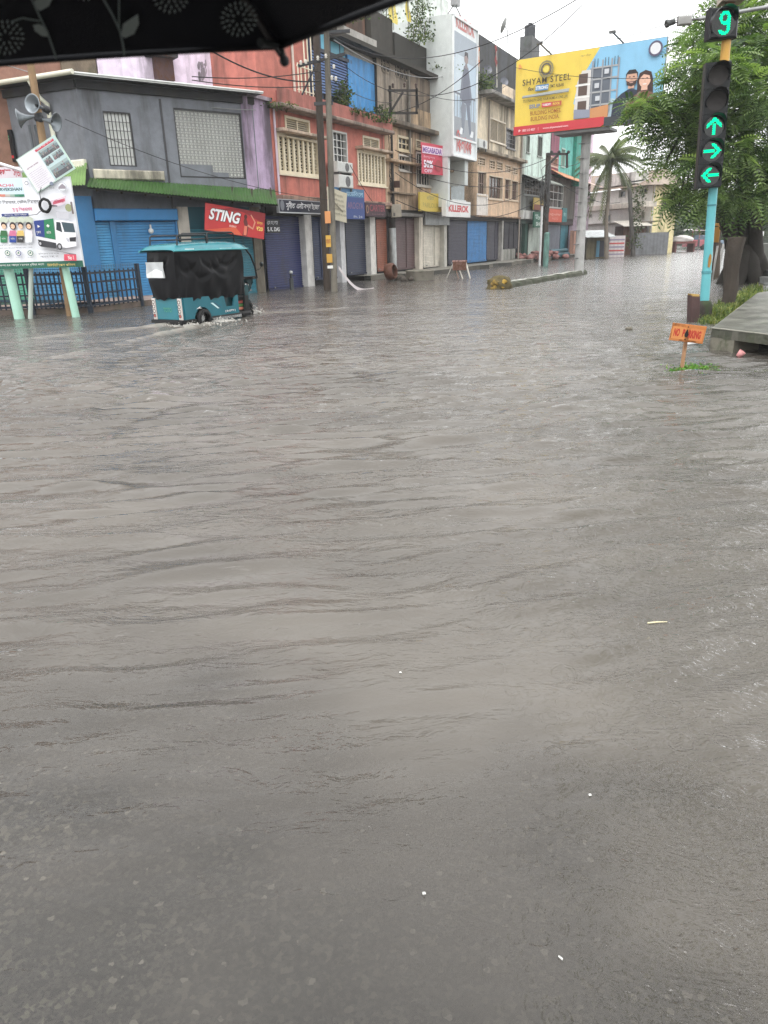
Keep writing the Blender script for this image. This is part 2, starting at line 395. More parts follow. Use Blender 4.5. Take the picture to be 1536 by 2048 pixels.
sep = t.n('ShaderNodeSeparateXYZ'); t.l(P, sep.inputs[0])
cd = t.n('ShaderNodeCameraData')
dist = sep.outputs['Y']
# fine wind ripple, elongated across the stream, and the rings of falling drops
def mapped(sc, rz=0):
    m = t.n('ShaderNodeMapping'); m.inputs['Scale'].default_value = sc; m.inputs['Rotation'].default_value = (0, 0, rz); t.l(P, m.inputs['Vector']); return m.outputs[0]
dw = t.n('ShaderNodeTexNoise'); dw.inputs['Scale'].default_value = 1.6; dw.inputs['Detail'].default_value = 3; t.l(P, dw.inputs['Vector'])
wv = t.n('ShaderNodeVectorMath', operation='MULTIPLY_ADD'); t.l(dw.outputs['Color'], wv.inputs[0]); wv.inputs[1].default_value = (.35, .35, 0); t.l(P, wv.inputs[2])
def mapw(sc, rz):
    m = t.n('ShaderNodeMapping'); m.inputs['Scale'].default_value = sc; m.inputs['Rotation'].default_value = (0, 0, rz); t.l(wv.outputs[0], m.inputs['Vector']); return m.outputs[0]
n1 = t.noise(mapw((9, 26, 1), .18), 1.0, 3, .6); n2 = t.noise(mapw((20, 60, 1), .1), 1.0, 2, .6); n3 = t.noise(mapw((2.6, 9, 1), .16), 1.0, 4, .6); n4 = t.noise(mapw((26, 62, 1), -.55), 1.0, 2, .6)
rside = t.mapr(t.math('SUBTRACT', sep.outputs['X'], t.math('MULTIPLY', dist, .24)), -.15, .75)
rside = t.math('MULTIPLY', rside, t.mapr(dist, 3., 6., 1., .1))
patchy = t.mapr(t.noise(mapped((.55, .9, 1)), 1.0, 4, .6), .36, .66, .12, 1.)
fine = t.math('MULTIPLY', t.math('ADD', t.math('MULTIPLY', n1, .75), t.math('MULTIPLY', n2, .30)), patchy)
fine = t.math('MULTIPLY', fine, t.mapr(dist, 1.0, 3.4, .26, 1.))
fine = t.math('ADD', fine, t.math('MULTIPLY', n3, t.mapr(dist, 3., 16, .5, 1.7)))
rv = t.n('ShaderNodeVectorMath', operation='MULTIPLY_ADD'); dn2 = t.n('ShaderNodeTexNoise'); dn2.inputs['Scale'].default_value = 9; dn2.inputs['Detail'].default_value = 2; t.l(P, dn2.inputs['Vector']); t.l(dn2.outputs['Color'], rv.inputs[0]); rv.inputs[1].default_value = (.05, .05, 0); t.l(P, rv.inputs[2])
def rings(scale, off, thr):
    vo = t.n('ShaderNodeTexVoronoi', feature='F1', voronoi_dimensions='2D'); vo.inputs['Scale'].default_value = scale
    m = t.n('ShaderNodeMapping'); m.inputs['Location'].default_value = off; t.l(P, m.inputs['Vector']); t.l(m.outputs[0], vo.inputs['Vector'])
    t.l(rv.outputs[0], m.inputs['Vector'])
    sc = t.n('ShaderNodeSeparateColor'); t.l(vo.outputs['Color'], sc.inputs[0])
    rad = t.math('MULTIPLY', sc.outputs[0], .42); d = t.math('SUBTRACT', vo.outputs['Distance'], rad)
    wave = t.math('SINE', t.math('MULTIPLY', d, 55.0)); env = t.math('EXPONENT', t.math('MULTIPLY', t.math('MULTIPLY', d, d), -160.0))
    on = t.math('GREATER_THAN', sc.outputs[1], thr)
    return t.math('MULTIPLY', t.math('MULTIPLY', wave, env), on)
rg = t.math('ADD', t.math('ADD', rings(6.5, (0, 0, 0), .55), t.math('MULTIPLY', rings(11.5, (3.3, 1.7, 0), .3), .6)), t.math('MULTIPLY', rings(17, (1.3, 5.7, 0), .2), .45))
rgm = t.math('MULTIPLY', t.mapr(t.math('SUBTRACT', sep.outputs['X'], t.math('MULTIPLY', dist, .2)), -.5, .9, .22, 1.5), t.mapr(dist, 5., 12., 1., .0))
fine = t.math('ADD', fine, t.math('MULTIPLY', t.math('MULTIPLY', n4, rside), .42))
hgt = t.math('ADD', fine, t.math('MULTIPLY', t.math('MULTIPLY', rg, rgm), .042))
bp = t.n('ShaderNodeBump', _Strength=1.0, _Distance=.024); t.l(hgt, bp.inputs['Height'])
mud = t.mixc(t.mapr(t.noise(mapped((.35, .6, 1)), 1.0, 5, .6), .35, .65), (.100, .090, .079), (.138, .124, .108))
mud = t.mixc(fo, mud, (.42, .395, .35))
df = t.n('ShaderNodeBsdfDiffuse'); t.l(mud, df.inputs['Color']); t.l(bp.outputs[0], df.inputs['Normal'])
tr = t.n('ShaderNodeBsdfTransparent'); m1 = t.n('ShaderNodeMixShader'); t.l(sh, m1.inputs[0]); t.l(df.outputs[0], m1.inputs[1]); t.l(tr.outputs[0], m1.inputs[2])
gl = t.n('ShaderNodeBsdfGlossy', _Roughness=.05); t.l(bp.outputs[0], gl.inputs['Normal']); t.l(t.mapr(dist, 5, 45, .04, .15), gl.inputs['Roughness'])
fb = t.n('ShaderNodeFresnel', _IOR=1.54); t.l(bp.outputs[0], fb.inputs['Normal']); fg = t.n('ShaderNodeFresnel', _IOR=1.54)
fmix = t.math('ADD', t.math('MULTIPLY', fb.outputs[0], t.mapr(dist, 2.5, 12, .75, .3)), t.math('MULTIPLY', fg.outputs[0], t.mapr(dist, 2.5, 12, .25, .7)))
m2 = t.n('ShaderNodeMixShader'); t.l(t.math('MULTIPLY', fmix, t.mapr(fo, 0, 1, 1, .45)), m2.inputs[0]); t.l(m1.outputs[0], m2.inputs[1]); t.l(gl.outputs[0], m2.inputs[2]); t.l(m2.outputs[0], t.out.inputs[0])
me.materials.append(t.m)
wo = bpy.data.objects.new('flood_water', me); COL.objects.link(wo); wo['kind'] = 'structure'
# ------------------------------------------------------------------ ground below the flood
mb = MB(); gx = [-240, -120, -60, -25, -12, -6, -3, -1.5, 0, 1.5, 3, 4, 5, 6.5, 8, 12, 20, 40, 90, 150, 240]; gy = [-150, -30, -5, 0, .6, 1, 1.5, 2, 2.6, 3.5, 5, 7, 8.6, 9.4, 11, 14, 20, 30, 50, 80, 140, 240]
def gz(x, y):
    z = -.16+.135*exp(-max(0, y-.6)/1.6-abs(x)/14)
    return z
mb.grid([[V((x, y, gz(x, y) if y < 165 else .3)) for y in gy] for x in gx], (.06, .058, .055))
t = NT('asphalt_ground'); b_ = t.n('ShaderNodeBsdfPrincipled', _Roughness=.8)
def cell(sc):
    vo = t.n('ShaderNodeTexVoronoi'); vo.inputs['Scale'].default_value = sc; dn = t.n('ShaderNodeTexNoise'); dn.inputs['Scale'].default_value = sc*.8; dn.inputs['Detail'].default_value = 3
    P_ = t.pos(); t.l(P_, dn.inputs['Vector']); va = t.n('ShaderNodeVectorMath', operation='MULTIPLY_ADD'); t.l(dn.outputs['Color'], va.inputs[0]); va.inputs[1].default_value = (.8/sc,)*3; t.l(P_, va.inputs[2]); t.l(va.outputs[0], vo.inputs['Vector'])
    q = t.n('ShaderNodeSeparateColor'); t.l(vo.outputs['Color'], q.inputs[0]); return q.outputs
c1, c2 = cell(115), cell(62)
colr = t.mixc(t.mapr(c1[0], .1, 1.0), (.03, .029, .027), (.115, .108, .092)); colr = t.mixc(t.mapr(c2[1], .72, .95, 0, .8), colr, (.22, .20, .16)); colr = t.mixc(t.mapr(c2[2], .985, .995, 0, .8), colr, (.5, .46, .38)); colr = t.mixc(t.mapr(c1[2], .8, .97, 0, .6), colr, (.03, .03, .028))
colr = t.mixc(t.mapr(t.noise(t.pos(), 2.2, 6, .65), .35, .7, 0, .6), colr, (.06, .056, .049))
t.l(colr, b_.inputs['Base Color']); t.l(b_.outputs[0], t.out.inputs[0])
structure('ground', mb, t.m)

hz = MB(); hz.box(Fr((0, 0, 0), (1, 0, 0), (0, 1, 0), (0, 0, 1)), -250, 250, -160, 250, -1.4, 32, (1, 1, 1))
t = NT('haze'); pv = t.n('ShaderNodeVolumePrincipled', _Density=.0007); pv.inputs['Color'].default_value = (.93, .95, .97, 1); pv.inputs['Anisotropy'].default_value = .2; t.l(pv.outputs[0], t.out.inputs[1])
structure('haze', hz, t.m, 'stuff')
S.cycles.volume_bounces = 1
# ------------------------------------------------------------------ building helpers
def wall(mb, fr, x0, x1, y0, y1, holes, col, d=0., depth=.22):
    xs = sorted({x0, x1, *[h[0] for h in holes], *[h[1] for h in holes]}); ys = sorted({y0, y1, *[h[2] for h in holes], *[h[3] for h in holes]})
    xs = [x for x in xs if x0-1e-6 <= x <= x1+1e-6]; ys = [y for y in ys if y0-1e-6 <= y <= y1+1e-6]
    for a, b in zip(xs, xs[1:]):
        for c, e in zip(ys, ys[1:]):
            m, n = (a+b)/2, (c+e)/2
            if any(h[0] < m < h[1] and h[2] < n < h[3] for h in holes): continue
            mb.rect(fr, a, b, c, e, d, col)
    for a, b, c, e in holes:
        for p, q in (((a, c), (a, e)), ((a, e), (b, e)), ((b, e), (b, c)), ((b, c), (a, c))):
            mb.face([fr.P(*p, d), fr.P(*q, d), fr.P(*q, d-depth), fr.P(*p, d-depth)], col)
DARKP = (.012, .013, .015)
def window(t, fr, rc, style='grille', fc=C(222, 208, 178), pc=DARKP, d=0., depth=.2, fw=.07, nx=4, ny=3, bw=.03, bc=None, sill=True, out=.03):
    x0, x1, y0, y1 = rc; bc = bc or fc
    m = MB()
    for a in ((x0, x0+fw, y0, y1), (x1-fw, x1, y0, y1), (x0+fw, x1-fw, y1-fw, y1), (x0+fw, x1-fw, y0, y0+fw)): m.box(fr, *a, d-depth+.03, d+out, fc)
    w = t.part('window', m, PAINT)
    p = MB(); p.rect(fr, x0, x1, y0, y1, d-depth+.02, pc); t.part('pane', p, GLASS if sum(pc) < .3 else PAINT, w)
    g = MB(); X0, X1, Y0, Y1 = x0+fw, x1-fw, y0+fw, y1-fw
    if style == 'bars':
        for i in range(1, nx): x = X0+(X1-X0)*i/nx; g.box(fr, x-bw/2, x+bw/2, Y0, Y1, d-.06, d-.03, bc)
        for i in range(1, ny): y = Y0+(Y1-Y0)*i/ny; g.box(fr, X0, X1, y-bw/3, y+bw/3, d-.03, d-.012, bc)
    elif style == 'wide':
        for i in range(1, nx): x = X0+(X1-X0)*i/nx; g.box(fr, x-bw/2, x+bw/2, Y0, Y1, d-.08, d-.01, bc)
        for i in range(1, ny*2):
            y = Y0+(Y1-Y0)*i/(ny*2); g.box(fr, X0, X1, y-.012, y+.012, d-.10, d-.082, bc)
        for i in range(nx):
            for k in range(ny): x = X0+(X1-X0)*(i+.5)/nx; y = Y0+(Y1-Y0)*(k+.5)/ny; g.ring(fr, x, y, .05, .075, d-.09, bc, 8)
    elif style == 'louvre':
        k = max(3, int((Y1-Y0)/.07))
        for i in range(k): y = Y0+(Y1-Y0)*i/k; g.face([fr.P(X0, y, d-.02), fr.P(X1, y, d-.02), fr.P(X1, y+.062, d-.07), fr.P(X0, y+.062, d-.07)], bc)
        for i in range(1, nx): x = X0+(X1-X0)*i/nx; g.box(fr, x-.03, x+.03, Y0, Y1, d-.03, d, fc)
    elif style == 'lace':
        for i in range(1, nx): x = X0+(X1-X0)*i/nx; g.box(fr, x-.012, x+.012, Y0, Y1, d-.06, d-.04, bc)
        for k in range(ny):
            for i in range(nx): x = X0+(X1-X0)*(i+.5)/nx; y = Y0+(Y1-Y0)*(k+.5)/ny; g.ring(fr, x, y, .045, .075, d-.05, bc, 8)
    t.part('grille', g, STEEL if sum(bc) < .2 else PAINT, w)
    if sill:
        s = MB(); s.box(fr, x0-.06, x1+.06, y0-.06, y0-.002, d-.02, d+.09, fc); t.part('sill', s, PAINT, w)
    return w
def roller(t, fr, x0, x1, y0, y1, col, d=-.25, pitch=.085, split=0, guides=True):
    m = MB(); n = int((y1-y0)/pitch); rows = []
    for i in range(n):
        y = y0+(y1-y0)*i/n; p = (y1-y0)/n
        rows += [[fr.P(x0, y, d+.028), fr.P(x1, y, d+.028)], [fr.P(x0, y+p*.72, d+.02), fr.P(x1, y+p*.72, d+.02)], [fr.P(x0, y+p*.86, d), fr.P(x1, y+p*.86, d)]]
    m.grid(rows, col, False)
    s = t.part('roller_shutter', m, SHUT)
    b = MB(); b.box(fr, x0, x1, y0-.02, y0+.06, d+.03, d+.06, tuple(c*.8 for c in col))
    for k in range(1, split+1): x = x0+(x1-x0)*k/(split+1); b.box(fr, x-.05, x+.05, y0+.06, y1, d+.03, d+.06, tuple(c*.75 for c in col))
    t.part('bottom_rail', b, SHUT, s)
    l = MB()
    for x in (x0+.12*(x1-x0), x0+.88*(x1-x0)): l.box(fr, x-.05, x+.05, y0+.06, y0+.12, d+.06, d+.09, (.25, .25, .25))
    t.part('padlock', l, METAL, s)
    return s
def corrug(a0, a1, b0, b1, col, pitch=.11, amp=.022, thick=0):
    """corrugated sheet between ridge a0-a1 and eave b0-b1"""
    m = MB(); a0, a1, b0, b1 = map(V, (a0, a1, b0, b1)); n = max(4, int(((a1-a0).length+(b1-b0).length)/2/pitch*4))
    nm = (a1-a0).cross(b0-a0).normalized()
    if nm.z < 0: nm = -nm
    rows = []
    for j in range(7):
        v = j/6; rows.append([(a0.lerp(a1, i/n)).lerp(b0.lerp(b1, i/n), v)+nm*amp*sin(i*pi/2)*1.0-UP*.03*sin(v*pi)*sin(i*.021*5) for i in range(n+1)])
    m.grid(rows, col, True)
    return m
# ------------------------------------------------------------------ grey corner building
GREY = C(118, 122, 130)
t = T('grey_building', 'two storey dark grey corner building with green tin awnings and blue shutters', 'building', LC)
w1 = (.70, 1.60, 4.23, 5.82); w2 = (3.08, 5.6, 3.95, 6.08)
m = MB(); wall(m, FG, 0, 6.1, 2.95, 6.75, [w1, w2], GREY)
lw = FL.r(-40, 232, 26, 330); lw = (lw[0], lw[1], lw[2], lw[3])
LL = (LC-FL.o).length
wall(m, FL, 0, LL, 2.95, 6.75, [lw], GREY)
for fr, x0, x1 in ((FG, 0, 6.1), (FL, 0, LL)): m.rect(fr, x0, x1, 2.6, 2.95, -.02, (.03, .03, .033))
m.rect(FG, 6.1, 6.1, 0, 6.75, 0, GREY); m.box(FG, 0.3, 6.05, 0, 6.7, -6, -.24, (.02, .02, .022)); m.box(FL, .3, LL-.1, 0, 6.7, -3.2, -.24, (.02, .02, .022))
m.face([FG.P(6.1, 0, 0), FG.P(6.1, 0, -6), FG.P(6.1, 6.75, -6), FG.P(6.1, 6.75, 0)], GREY)
t.part('wall', m, PLASTER)
m = MB()      # pilaster line, dark band painting in the soffit's shade under the eave
m.box(FG, 2.62, 2.68, 2.95, 6.3, .002, .03, (.05, .05, .055)); t.part('downpipe', m, STEEL)
m = MB(); m.box(FG, -.02, 6.12, 6.38, 6.62, .003, .1, C(46, 47, 50)); m.box(FL, 0, LL, 6.38, 6.62, .003, .1, C(60, 62, 66)); t.part('eave_shade_band', m, OLDPLASTER)
m = MB(); rz = 6.72
o1 = FL.P(LL+.35, 0, .45); c0 = V((o1.x, o1.y, 0))
pa, pb, pc_, pd = FL.P(-.2, rz, .5), V((c0.x, c0.y, rz)), FG.P(6.25, rz, .55), FG.P(6.25, rz+.25, -6)
pe = FL.P(-.2, rz+.3, -4)
m.face([pa, pb, pc_, pd, pe], C(150, 152, 155)); m.face([p-UP*.07 for p in (pe, pd, pc_, pb, pa)], (.03, .03, .033))
for a, b in ((pa, pb), (pb, pc_), (pc_, pd)): m.face([a, b, b-UP*.07, a-UP*.07], C(200, 202, 200))
r_ = t.part('roof', m, PLASTER)
m = MB(); m.tube([pa+FL.en*.08-UP*.02, pb+FL.en*.08+FL.ex*.1-UP*.01], .075, C(226, 224, 205)); m.tube([FL.P(LL-2.3+.9, 6.68, .5), FL.P(LL-1.25, 6.2, .35), FL.P(LL-1.2, 6.05, .12), FL.P(LL-1.15, 4.2, .08)], .075, C(226, 226, 205)); t.part('gutter_pipe', m, PAINT, r_)
m = MB(); m.tube([pb-UP*.01, pc_-UP*.01], .03, C(215, 217, 215)); t.part('roof_edge', m, PAINT, r_)
window(t, FG, w1, 'bars', (.03, .03, .032), C(238, 240, 236), nx=7, ny=6, bw=.02, depth=.12, fw=.04, sill=False, out=-.02)
wn = window(t, FG, w2, 'lace', (.03, .03, .032), C(232, 234, 228), nx=17, ny=12, bc=(.30, .30, .29), depth=.12, fw=.05, sill=False, out=-.02)
m = MB(); m.rect(FG, w2[0], w2[0]+1.25, w2[2], w2[2]+.42, -.03, GREY); m.rect(FG, w2[0]+1.25, w2[0]+1.85, w2[2], w2[2]+.2, -.03, GREY); t.part('patch', m, PLASTER, wn)
window(t, FL, lw, 'bars', (.02, .02, .022), DARKP, nx=8, ny=5, bw=.02, fw=.06, sill=False, bc=(.04, .04, .04))
m = MB(); m.bbox(FG, .12, 2.48, 3.82, 4.12, -.01, .10, C(214, 206, 184), .04); m.bbox(FL, LL-1.4, LL-.05, 4.12, 4.4, -.01, .16, C(222, 218, 200), .05); t.part('ledge', m, OLDPLASTER)
GR = C(56, 96, 36)
def zon(fr, px, py, d): u, z = fr.uz(px, py, d); return fr.P(u, z, d)
e0, e1 = zon(FG, 172, 373, 1.0), zon(FG, 556, 409, 1.25)
m = corrug(FG.P(-.02, 3.86, .03), FG.P(6.75, 3.62, .03), e0, e1, GR); aw = t.part('awning', m, TIN)
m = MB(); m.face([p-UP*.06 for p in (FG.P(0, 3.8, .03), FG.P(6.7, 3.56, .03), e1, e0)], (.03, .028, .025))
for i in range(9):
    a = FG.P(.3+i*.78, 3.66, .05); b = e0.lerp(e1, (.3+i*.78)/6.8)-UP*.11; m.bar(a, b-(b-a).normalized()*.1, .06, .06, (.05, .04, .03))
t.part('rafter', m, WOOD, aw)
f0, f1 = zon(FL, 100, 372, .9), zon(FL, 150, 378, .9)
f1 = e0*1.0
m = corrug(FL.P(LL-4.2, 4.30, .03), FL.P(LL+.02, 4.30, .03), FL.P(LL-4.2, 3.62, 1.1), e0+UP*.05, C(112, 146, 78)); t.part('awning', m, TIN, label='paler green side awning over the corner')
BL = C(34, 116, 170)
D = .28
def gu(fr, px, py=500, d=D): return fr.uz(px, py, d)[0]
x_p0, x_p1, x_a1, x_b0, x_b1 = gu(FG, 163), gu(FG, 198), gu(FG, 228), gu(FG, 238), gu(FG, 358)
roller(t, FG, x_p1, x_a1, .08, 2.55, C(46, 140, 190), D-.12); roller(t, FG, x_b0, x_b1, .08, 2.55, C(40, 132, 188), D-.12)
m = MB(); m.box(FG, x_p0, x_p1, .05, 3.3, -.2, D, BL); m.box(FG, x_a1, x_b0, .05, 2.55, -.2, D-.03, BL); m.box(FG, x_b1, x_b1+.06, .05, 2.55, -.2, D-.03, BL)
t.part('pillar', m, PAINT, label='bright blue painted shop pillars')
m = MB(); m.bbox(FG, x_p1+.02, x_b1+.08, 2.56, 2.93, -.2, D+.1, C(24, 124, 186), .03); t.part('shutter_box', m, PAINT)
m = MB(); m.box(FG, x_b1+.08, x_b1+.5, .0, 3.0, -.2, D-.02, C(190, 184, 172)); m.box(FG, gu(FG, 510), gu(FG, 526), 0, 3.0, -.2, D-.02, C(120, 112, 98)); t.part('pillar', m, OLDPLASTER, label='bare plaster pillars beside the teal shutter')
roller(t, FG, x_b1+.5, gu(FG, 510), .02, 2.3, C(26, 120, 140), D-.15)
m = MB(); m.rect(FG, x_b1+.5, gu(FG, 510), 2.3, 3.0, D-.16, C(26, 92, 108)); t.part('shutter_box', m, PAINT)
for px0, px1, c in ((64, 158, C(52, 140, 190)), (-40, 60, C(72, 170, 140))): roller(t, FL, gu(FL, px0, 560, .1), gu(FL, px1, 560, .1), .1, 2.7, c, .02, pitch=.1)
m = MB(); m.rect(FL, 0, LL+.2, 0, 2.95, .0, C(30, 84, 110)); t.part('shop_front', m, PAINT)
# light bulb below the awning
m = MB(); p = at(302, 462, 26.6); m.ball(p, .09, C(215, 218, 215)); m.tube([p+UP*.08, p+UP*.2], .035, (.6, .6, .6)); m.tube([p+UP*.2, p+UP*.75], .008, (.02, .02, .02), 5)
solo('light_bulb', m, PAINT, 'white unlit light bulb hanging under the green awning', 'light bulb', p)
# plinth below the fence
m = MB(); pl = [G(-60, 634), G(62, 629), G(185, 625), G(300, 610), G(390, 598)]
for a, b in zip(pl, pl[1:]):
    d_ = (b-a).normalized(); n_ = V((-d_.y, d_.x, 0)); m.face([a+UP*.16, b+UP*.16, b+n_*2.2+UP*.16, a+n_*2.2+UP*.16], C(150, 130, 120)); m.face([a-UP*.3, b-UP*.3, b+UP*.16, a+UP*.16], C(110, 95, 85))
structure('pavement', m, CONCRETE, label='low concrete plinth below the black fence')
# ------------------------------------------------------------------ lilac building, brick building behind
LIL = C(206, 186, 212)
x0, x1 = FR.uz(508, 300)[0]-.3, 1.05
t = T('lilac_building', 'tall lilac plastered building squeezed between the grey and coral ones', 'building', FR.P(x0, 0))
m = MB(); m.box(FR, x0, x1, 3.3, 6.6, -5, -.02, C(196, 170, 204)); m.box(FR, x0, x1, 0, 3.3, -5, -.6, (.05, .05, .06))
t.part('wall', m, OLDPLASTER)
m = MB(); m.box(FR, x0, x1, 6.6, 6.72, -4, .12, C(180, 165, 180)); t.part('cornice', m, OLDPLASTER)
d2 = -2.6; a = FG.uz(196, 140, d2)[0]; b = FG.uz(527, 140, d2)[0]
m = MB(); m.box(FG, a, b, 5.5, 11.5, d2-5, d2, C(232, 214, 234)); up = t.part('upper_wall', m, PLASTER)
m = MB(); bx = FG.r(306, 112, 342, 162, d2); m.box(FG, bx[0], bx[1], bx[2], bx[3]+.1, d2, d2+.25, C(84, 60, 58)); m.box(FG, bx[0]-.25, bx[1]+.1, bx[3]-.1, bx[3]+.1, d2, d2+.5, C(60, 62, 66)); t.part('vent_box', m, RUSTY, up)
m = MB(); j = FG.uz(447, 140, d2)[0]; m.box(FG, j-.02, j+.02, 6, 11.4, d2+.002, d2+.02, (.12, .11, .12)); t.part('joint', m, PLASTER, up)
m = MB()
for i in range(70):
    px = random.choice([404, 404, 405, 485, 508]); y0_ = random.uniform(126, 160) if px < 450 else random.uniform(155, 176)
    u, z = FG.uz(px+random.gauss(0, 4), y0_, d2); m.disc(FG, u, z, random.uniform(.015, .05), d2+.004+.0004*i, (.34, .30, .34), 7, random.uniform(.03, .12))
t.part('stain', m, OLDPLASTER, up)
t = T('brick_building', 'bare red brick building rising behind the grey corner building', 'building', FG.P(-8, 0, d2))
m = MB(); m.box(FG, -9, a-.03, 4, 10.6, d2-5, d2-.1, C(150, 108, 90)); t.part('wall', m, BRICK)
m = MB(); c_ = FG.uz(160, 140, d2)[0]; m.box(FG, c_-.6, a-.05, 5, 10.8, d2-.1, d2+.02, C(120, 104, 84)); m.box(FG, -9.1, a+.2, 10.6, 10.9, d2-5.2, d2+.2, C(110, 96, 84)); t.part('concrete_frame', m, CONCRETE)
# ------------------------------------------------------------------ poster board on mint legs
FP = Fr((-12, 20.2, 0), (1, 0, 0), UP, (0, -1, 0))
def pp(px, py, d=.05): return FP.uz(px, py, d)
class Sheet:                                 # flat printing on a frame, each layer a hair above the last
    def __init__(s, fr, d, step=.0016): s.fr, s.d, s.st, s.m = fr, d, step, MB(); s.z = d
    def up(s): s.z += s.st; return s.z
    def poly(s, px, col): z = s.up(); s.m.poly(s.fr, [s.fr.uz(x, y, s.d) for x, y in px], z, col)
    def rect(s, x0, y0, x1, y1, col): z = s.up(); r = s.fr.r(x0, y0, x1, y1, s.d); s.m.rect(s.fr, *r, z, col)
    def disc(s, x, y, r, col, n=14, ry=None):
        z = s.up(); u, v = s.fr.uz(x, y, s.d); u2, _ = s.fr.uz(x+r, y, s.d); _, v2 = s.fr.uz(x, y-(ry or r), s.d); s.m.disc(s.fr, u, v, u2-u, z, col, n, v2-v)
    def text(s, body, x0, y0, x1, y1, col, bold=0., shear=0., space=1.):
        z = s.up(); r = s.fr.r(x0, y0, x1, y1, s.d); s.m.text(s.fr, body, r[0], r[2], r[3]-r[2], z, col, w=r[1]-r[0], bold=bold, shear=shear, space=space)
ub1 = (pp(147, 352)[0]+pp(160, 530)[0])/2; zb0, zb1 = pp(90, 536)[1], pp(90, 354)[1]
t = T('poster_board', 'white cleanliness campaign poster board on mint green legs beside the black fence', 'poster board', FP.P(ub1-1.2, 0))
m = MB(); m.box(FP, ub1-3.7, ub1, zb0, zb1, -.02, .05, C(225, 228, 232)); t.part('board', m, PRINT)
sh = Sheet(FP, .05)
RED, GRN, NAV, GY = C(214, 62, 84), C(32, 110, 84), C(44, 62, 130), C(130, 130, 136)
sh.m.rect(FP, ub1-3.69, ub1-.01, zb0, zb1-.01, sh.up(), C(236, 238, 244))
sh.m.rect(FP, ub1-3.69, ub1-.01, zb0+.001, zb0+.16, sh.up(), C(36, 104, 84))
sh.m.rect(FP, ub1-3.69, ub1-1.2, zb1-.42, zb1-.01, sh.up(), C(206, 226, 238))
sh.text('SWACHH', -18, 368, 27, 374, RED, .02); sh.text('SURVEKSHAN', -10, 375.5, 44, 382, C(50, 100, 96), .03)
for i, c in enumerate((C(214, 110, 90), C(214, 130, 110), C(190, 180, 170), C(150, 175, 160), C(60, 140, 110), C(40, 128, 96))): sh.rect(-8+i*9.5, 388.5, 1.5+i*9.5, 393.5, c)
sh.text('স্বচ্ছ িশৱসাগৰ, েসউজ িশৱসাগৰ', -14, 399, 82, 410, C(50, 50, 58), .004); sh.text('সু মু িশৱসাগৰ', 25, 413, 65, 424, C(216, 80, 130), .01)
sh.rect(4, 427, 58, 433, NAV); sh.text('আমাৰ ঘৰ, আমাৰ দািয়ত্ব', 9, 428, 54, 432, WHITE)
for i, (x, cs, cb, hair) in enumerate(((8.5, C(50, 110, 62), C(38, 130, 82), 0), (27, C(214, 110, 150), C(40, 74, 160), 1), (43, C(222, 188, 90), C(60, 60, 60), 0), (60, C(236, 226, 232), C(230, 234, 238), 1))):
    sk_ = C(240, 196, 160)
    sh.disc(x, 440, 9, C(196, 205, 186), 12, 7)
    if hair: sh.disc(x, 452, 6.6, C(50, 36, 40), 14, 7.5)
    sh.disc(x, 450, 5.6, C(50, 40, 44), 14, 6); sh.disc(x, 453, 4.4, sk_, 12, 4.8)
    sh.poly([(x-6, 461), (x+6, 461), (x+8, 473), (x-8, 473)], cs); sh.poly([(x-7, 472), (x+7, 472), (x+6.5, 485), (x-6.5, 485)], cb)
    for q in (-1.7, 1.7): sh.disc(x+q, 452.5, .6, (.03, .02, .02), 6)
    sh.text('জৈব' if i % 2 else 'সেউজ', x-4, 475, x+4, 479, WHITE)
for y in (488, 494): sh.text('আেমা ঘৰেৰ আবৰ্জনা িনিদৰ্ষ্ট স্থানত েপলাম', 1, y, 68, y+3.6, GY)
for x in (18, 40, 64): sh.disc(x, 506, 5.6, GRN if x != 40 else NAV, 16); sh.disc(x, 506, 4.2, WHITE, 14); sh.poly([(x, 502.5), (x+2.6, 507), (x-2.6, 507)], GRN); sh.text('আবৰ্জনা', x-6, 513.5, x+6, 515.5, GY)
sh.text('পিৰষ্কাৰ নগৰ গঢ়ক', 80, 505, 121, 509.5, GY); sh.text('আমাৰ সপোন', 84, 511, 120, 515, GY)
sh.text('আেমাৰ সকলোেৱ আহক চহৰখন ধুনীয়া কেৰা', -20, 527, 92, 533, WHITE, .004); sh.text('িমউিনিচেপল পিৰষদ', 98, 526, 154, 532, C(226, 190, 90), .004)
sh.disc(128, 374, 9, C(186, 188, 196), 18); sh.disc(128, 374, 8, C(222, 226, 232), 18); sh.poly([(121, 374), (128, 368), (135, 374), (135, 378), (121, 378)], C(150, 140, 150))
sh.disc(57, 367, 4, C(90, 100, 130), 12); sh.disc(57, 367, 3, WHITE, 12); sh.disc(107, 368, 4, C(120, 130, 150), 12); sh.text('ভাৰত', 96, 375, 113, 379, GY)
# church-like building picture, tree, truck
sh.poly([(104, 402), (136, 392), (134, 408), (106, 416)], C(222, 200, 214)); sh.poly([(110, 404), (133, 397), (134, 403), (110, 410)], C(206, 84, 110)); sh.text('পৌৰসভা', 112, 399, 131, 406, C(180, 50, 80), .01)
sh.disc(141, 416, 7, C(150, 156, 110), 10, 8); sh.rect(146, 404, 150, 428, C(120, 110, 110))
sh.poly([(116, 422), (142, 424), (142, 440), (116, 436)], C(196, 196, 204))
sh.poly([(76, 497), (120, 502), (156, 508), (156, 512), (128, 504), (84, 498)], C(120, 120, 126))
sh.poly([(72, 442), (92, 440), (94, 475), (76, 472)], C(38, 64, 140)); sh.poly([(92, 440), (111, 437), (115, 479), (94, 475)], C(26, 128, 82))
sh.poly([(76, 473), (117, 480), (117, 486), (78, 478)], C(236, 236, 240)); sh.poly([(80, 479), (117, 486), (117, 497), (86, 493)], C(60, 60, 66))
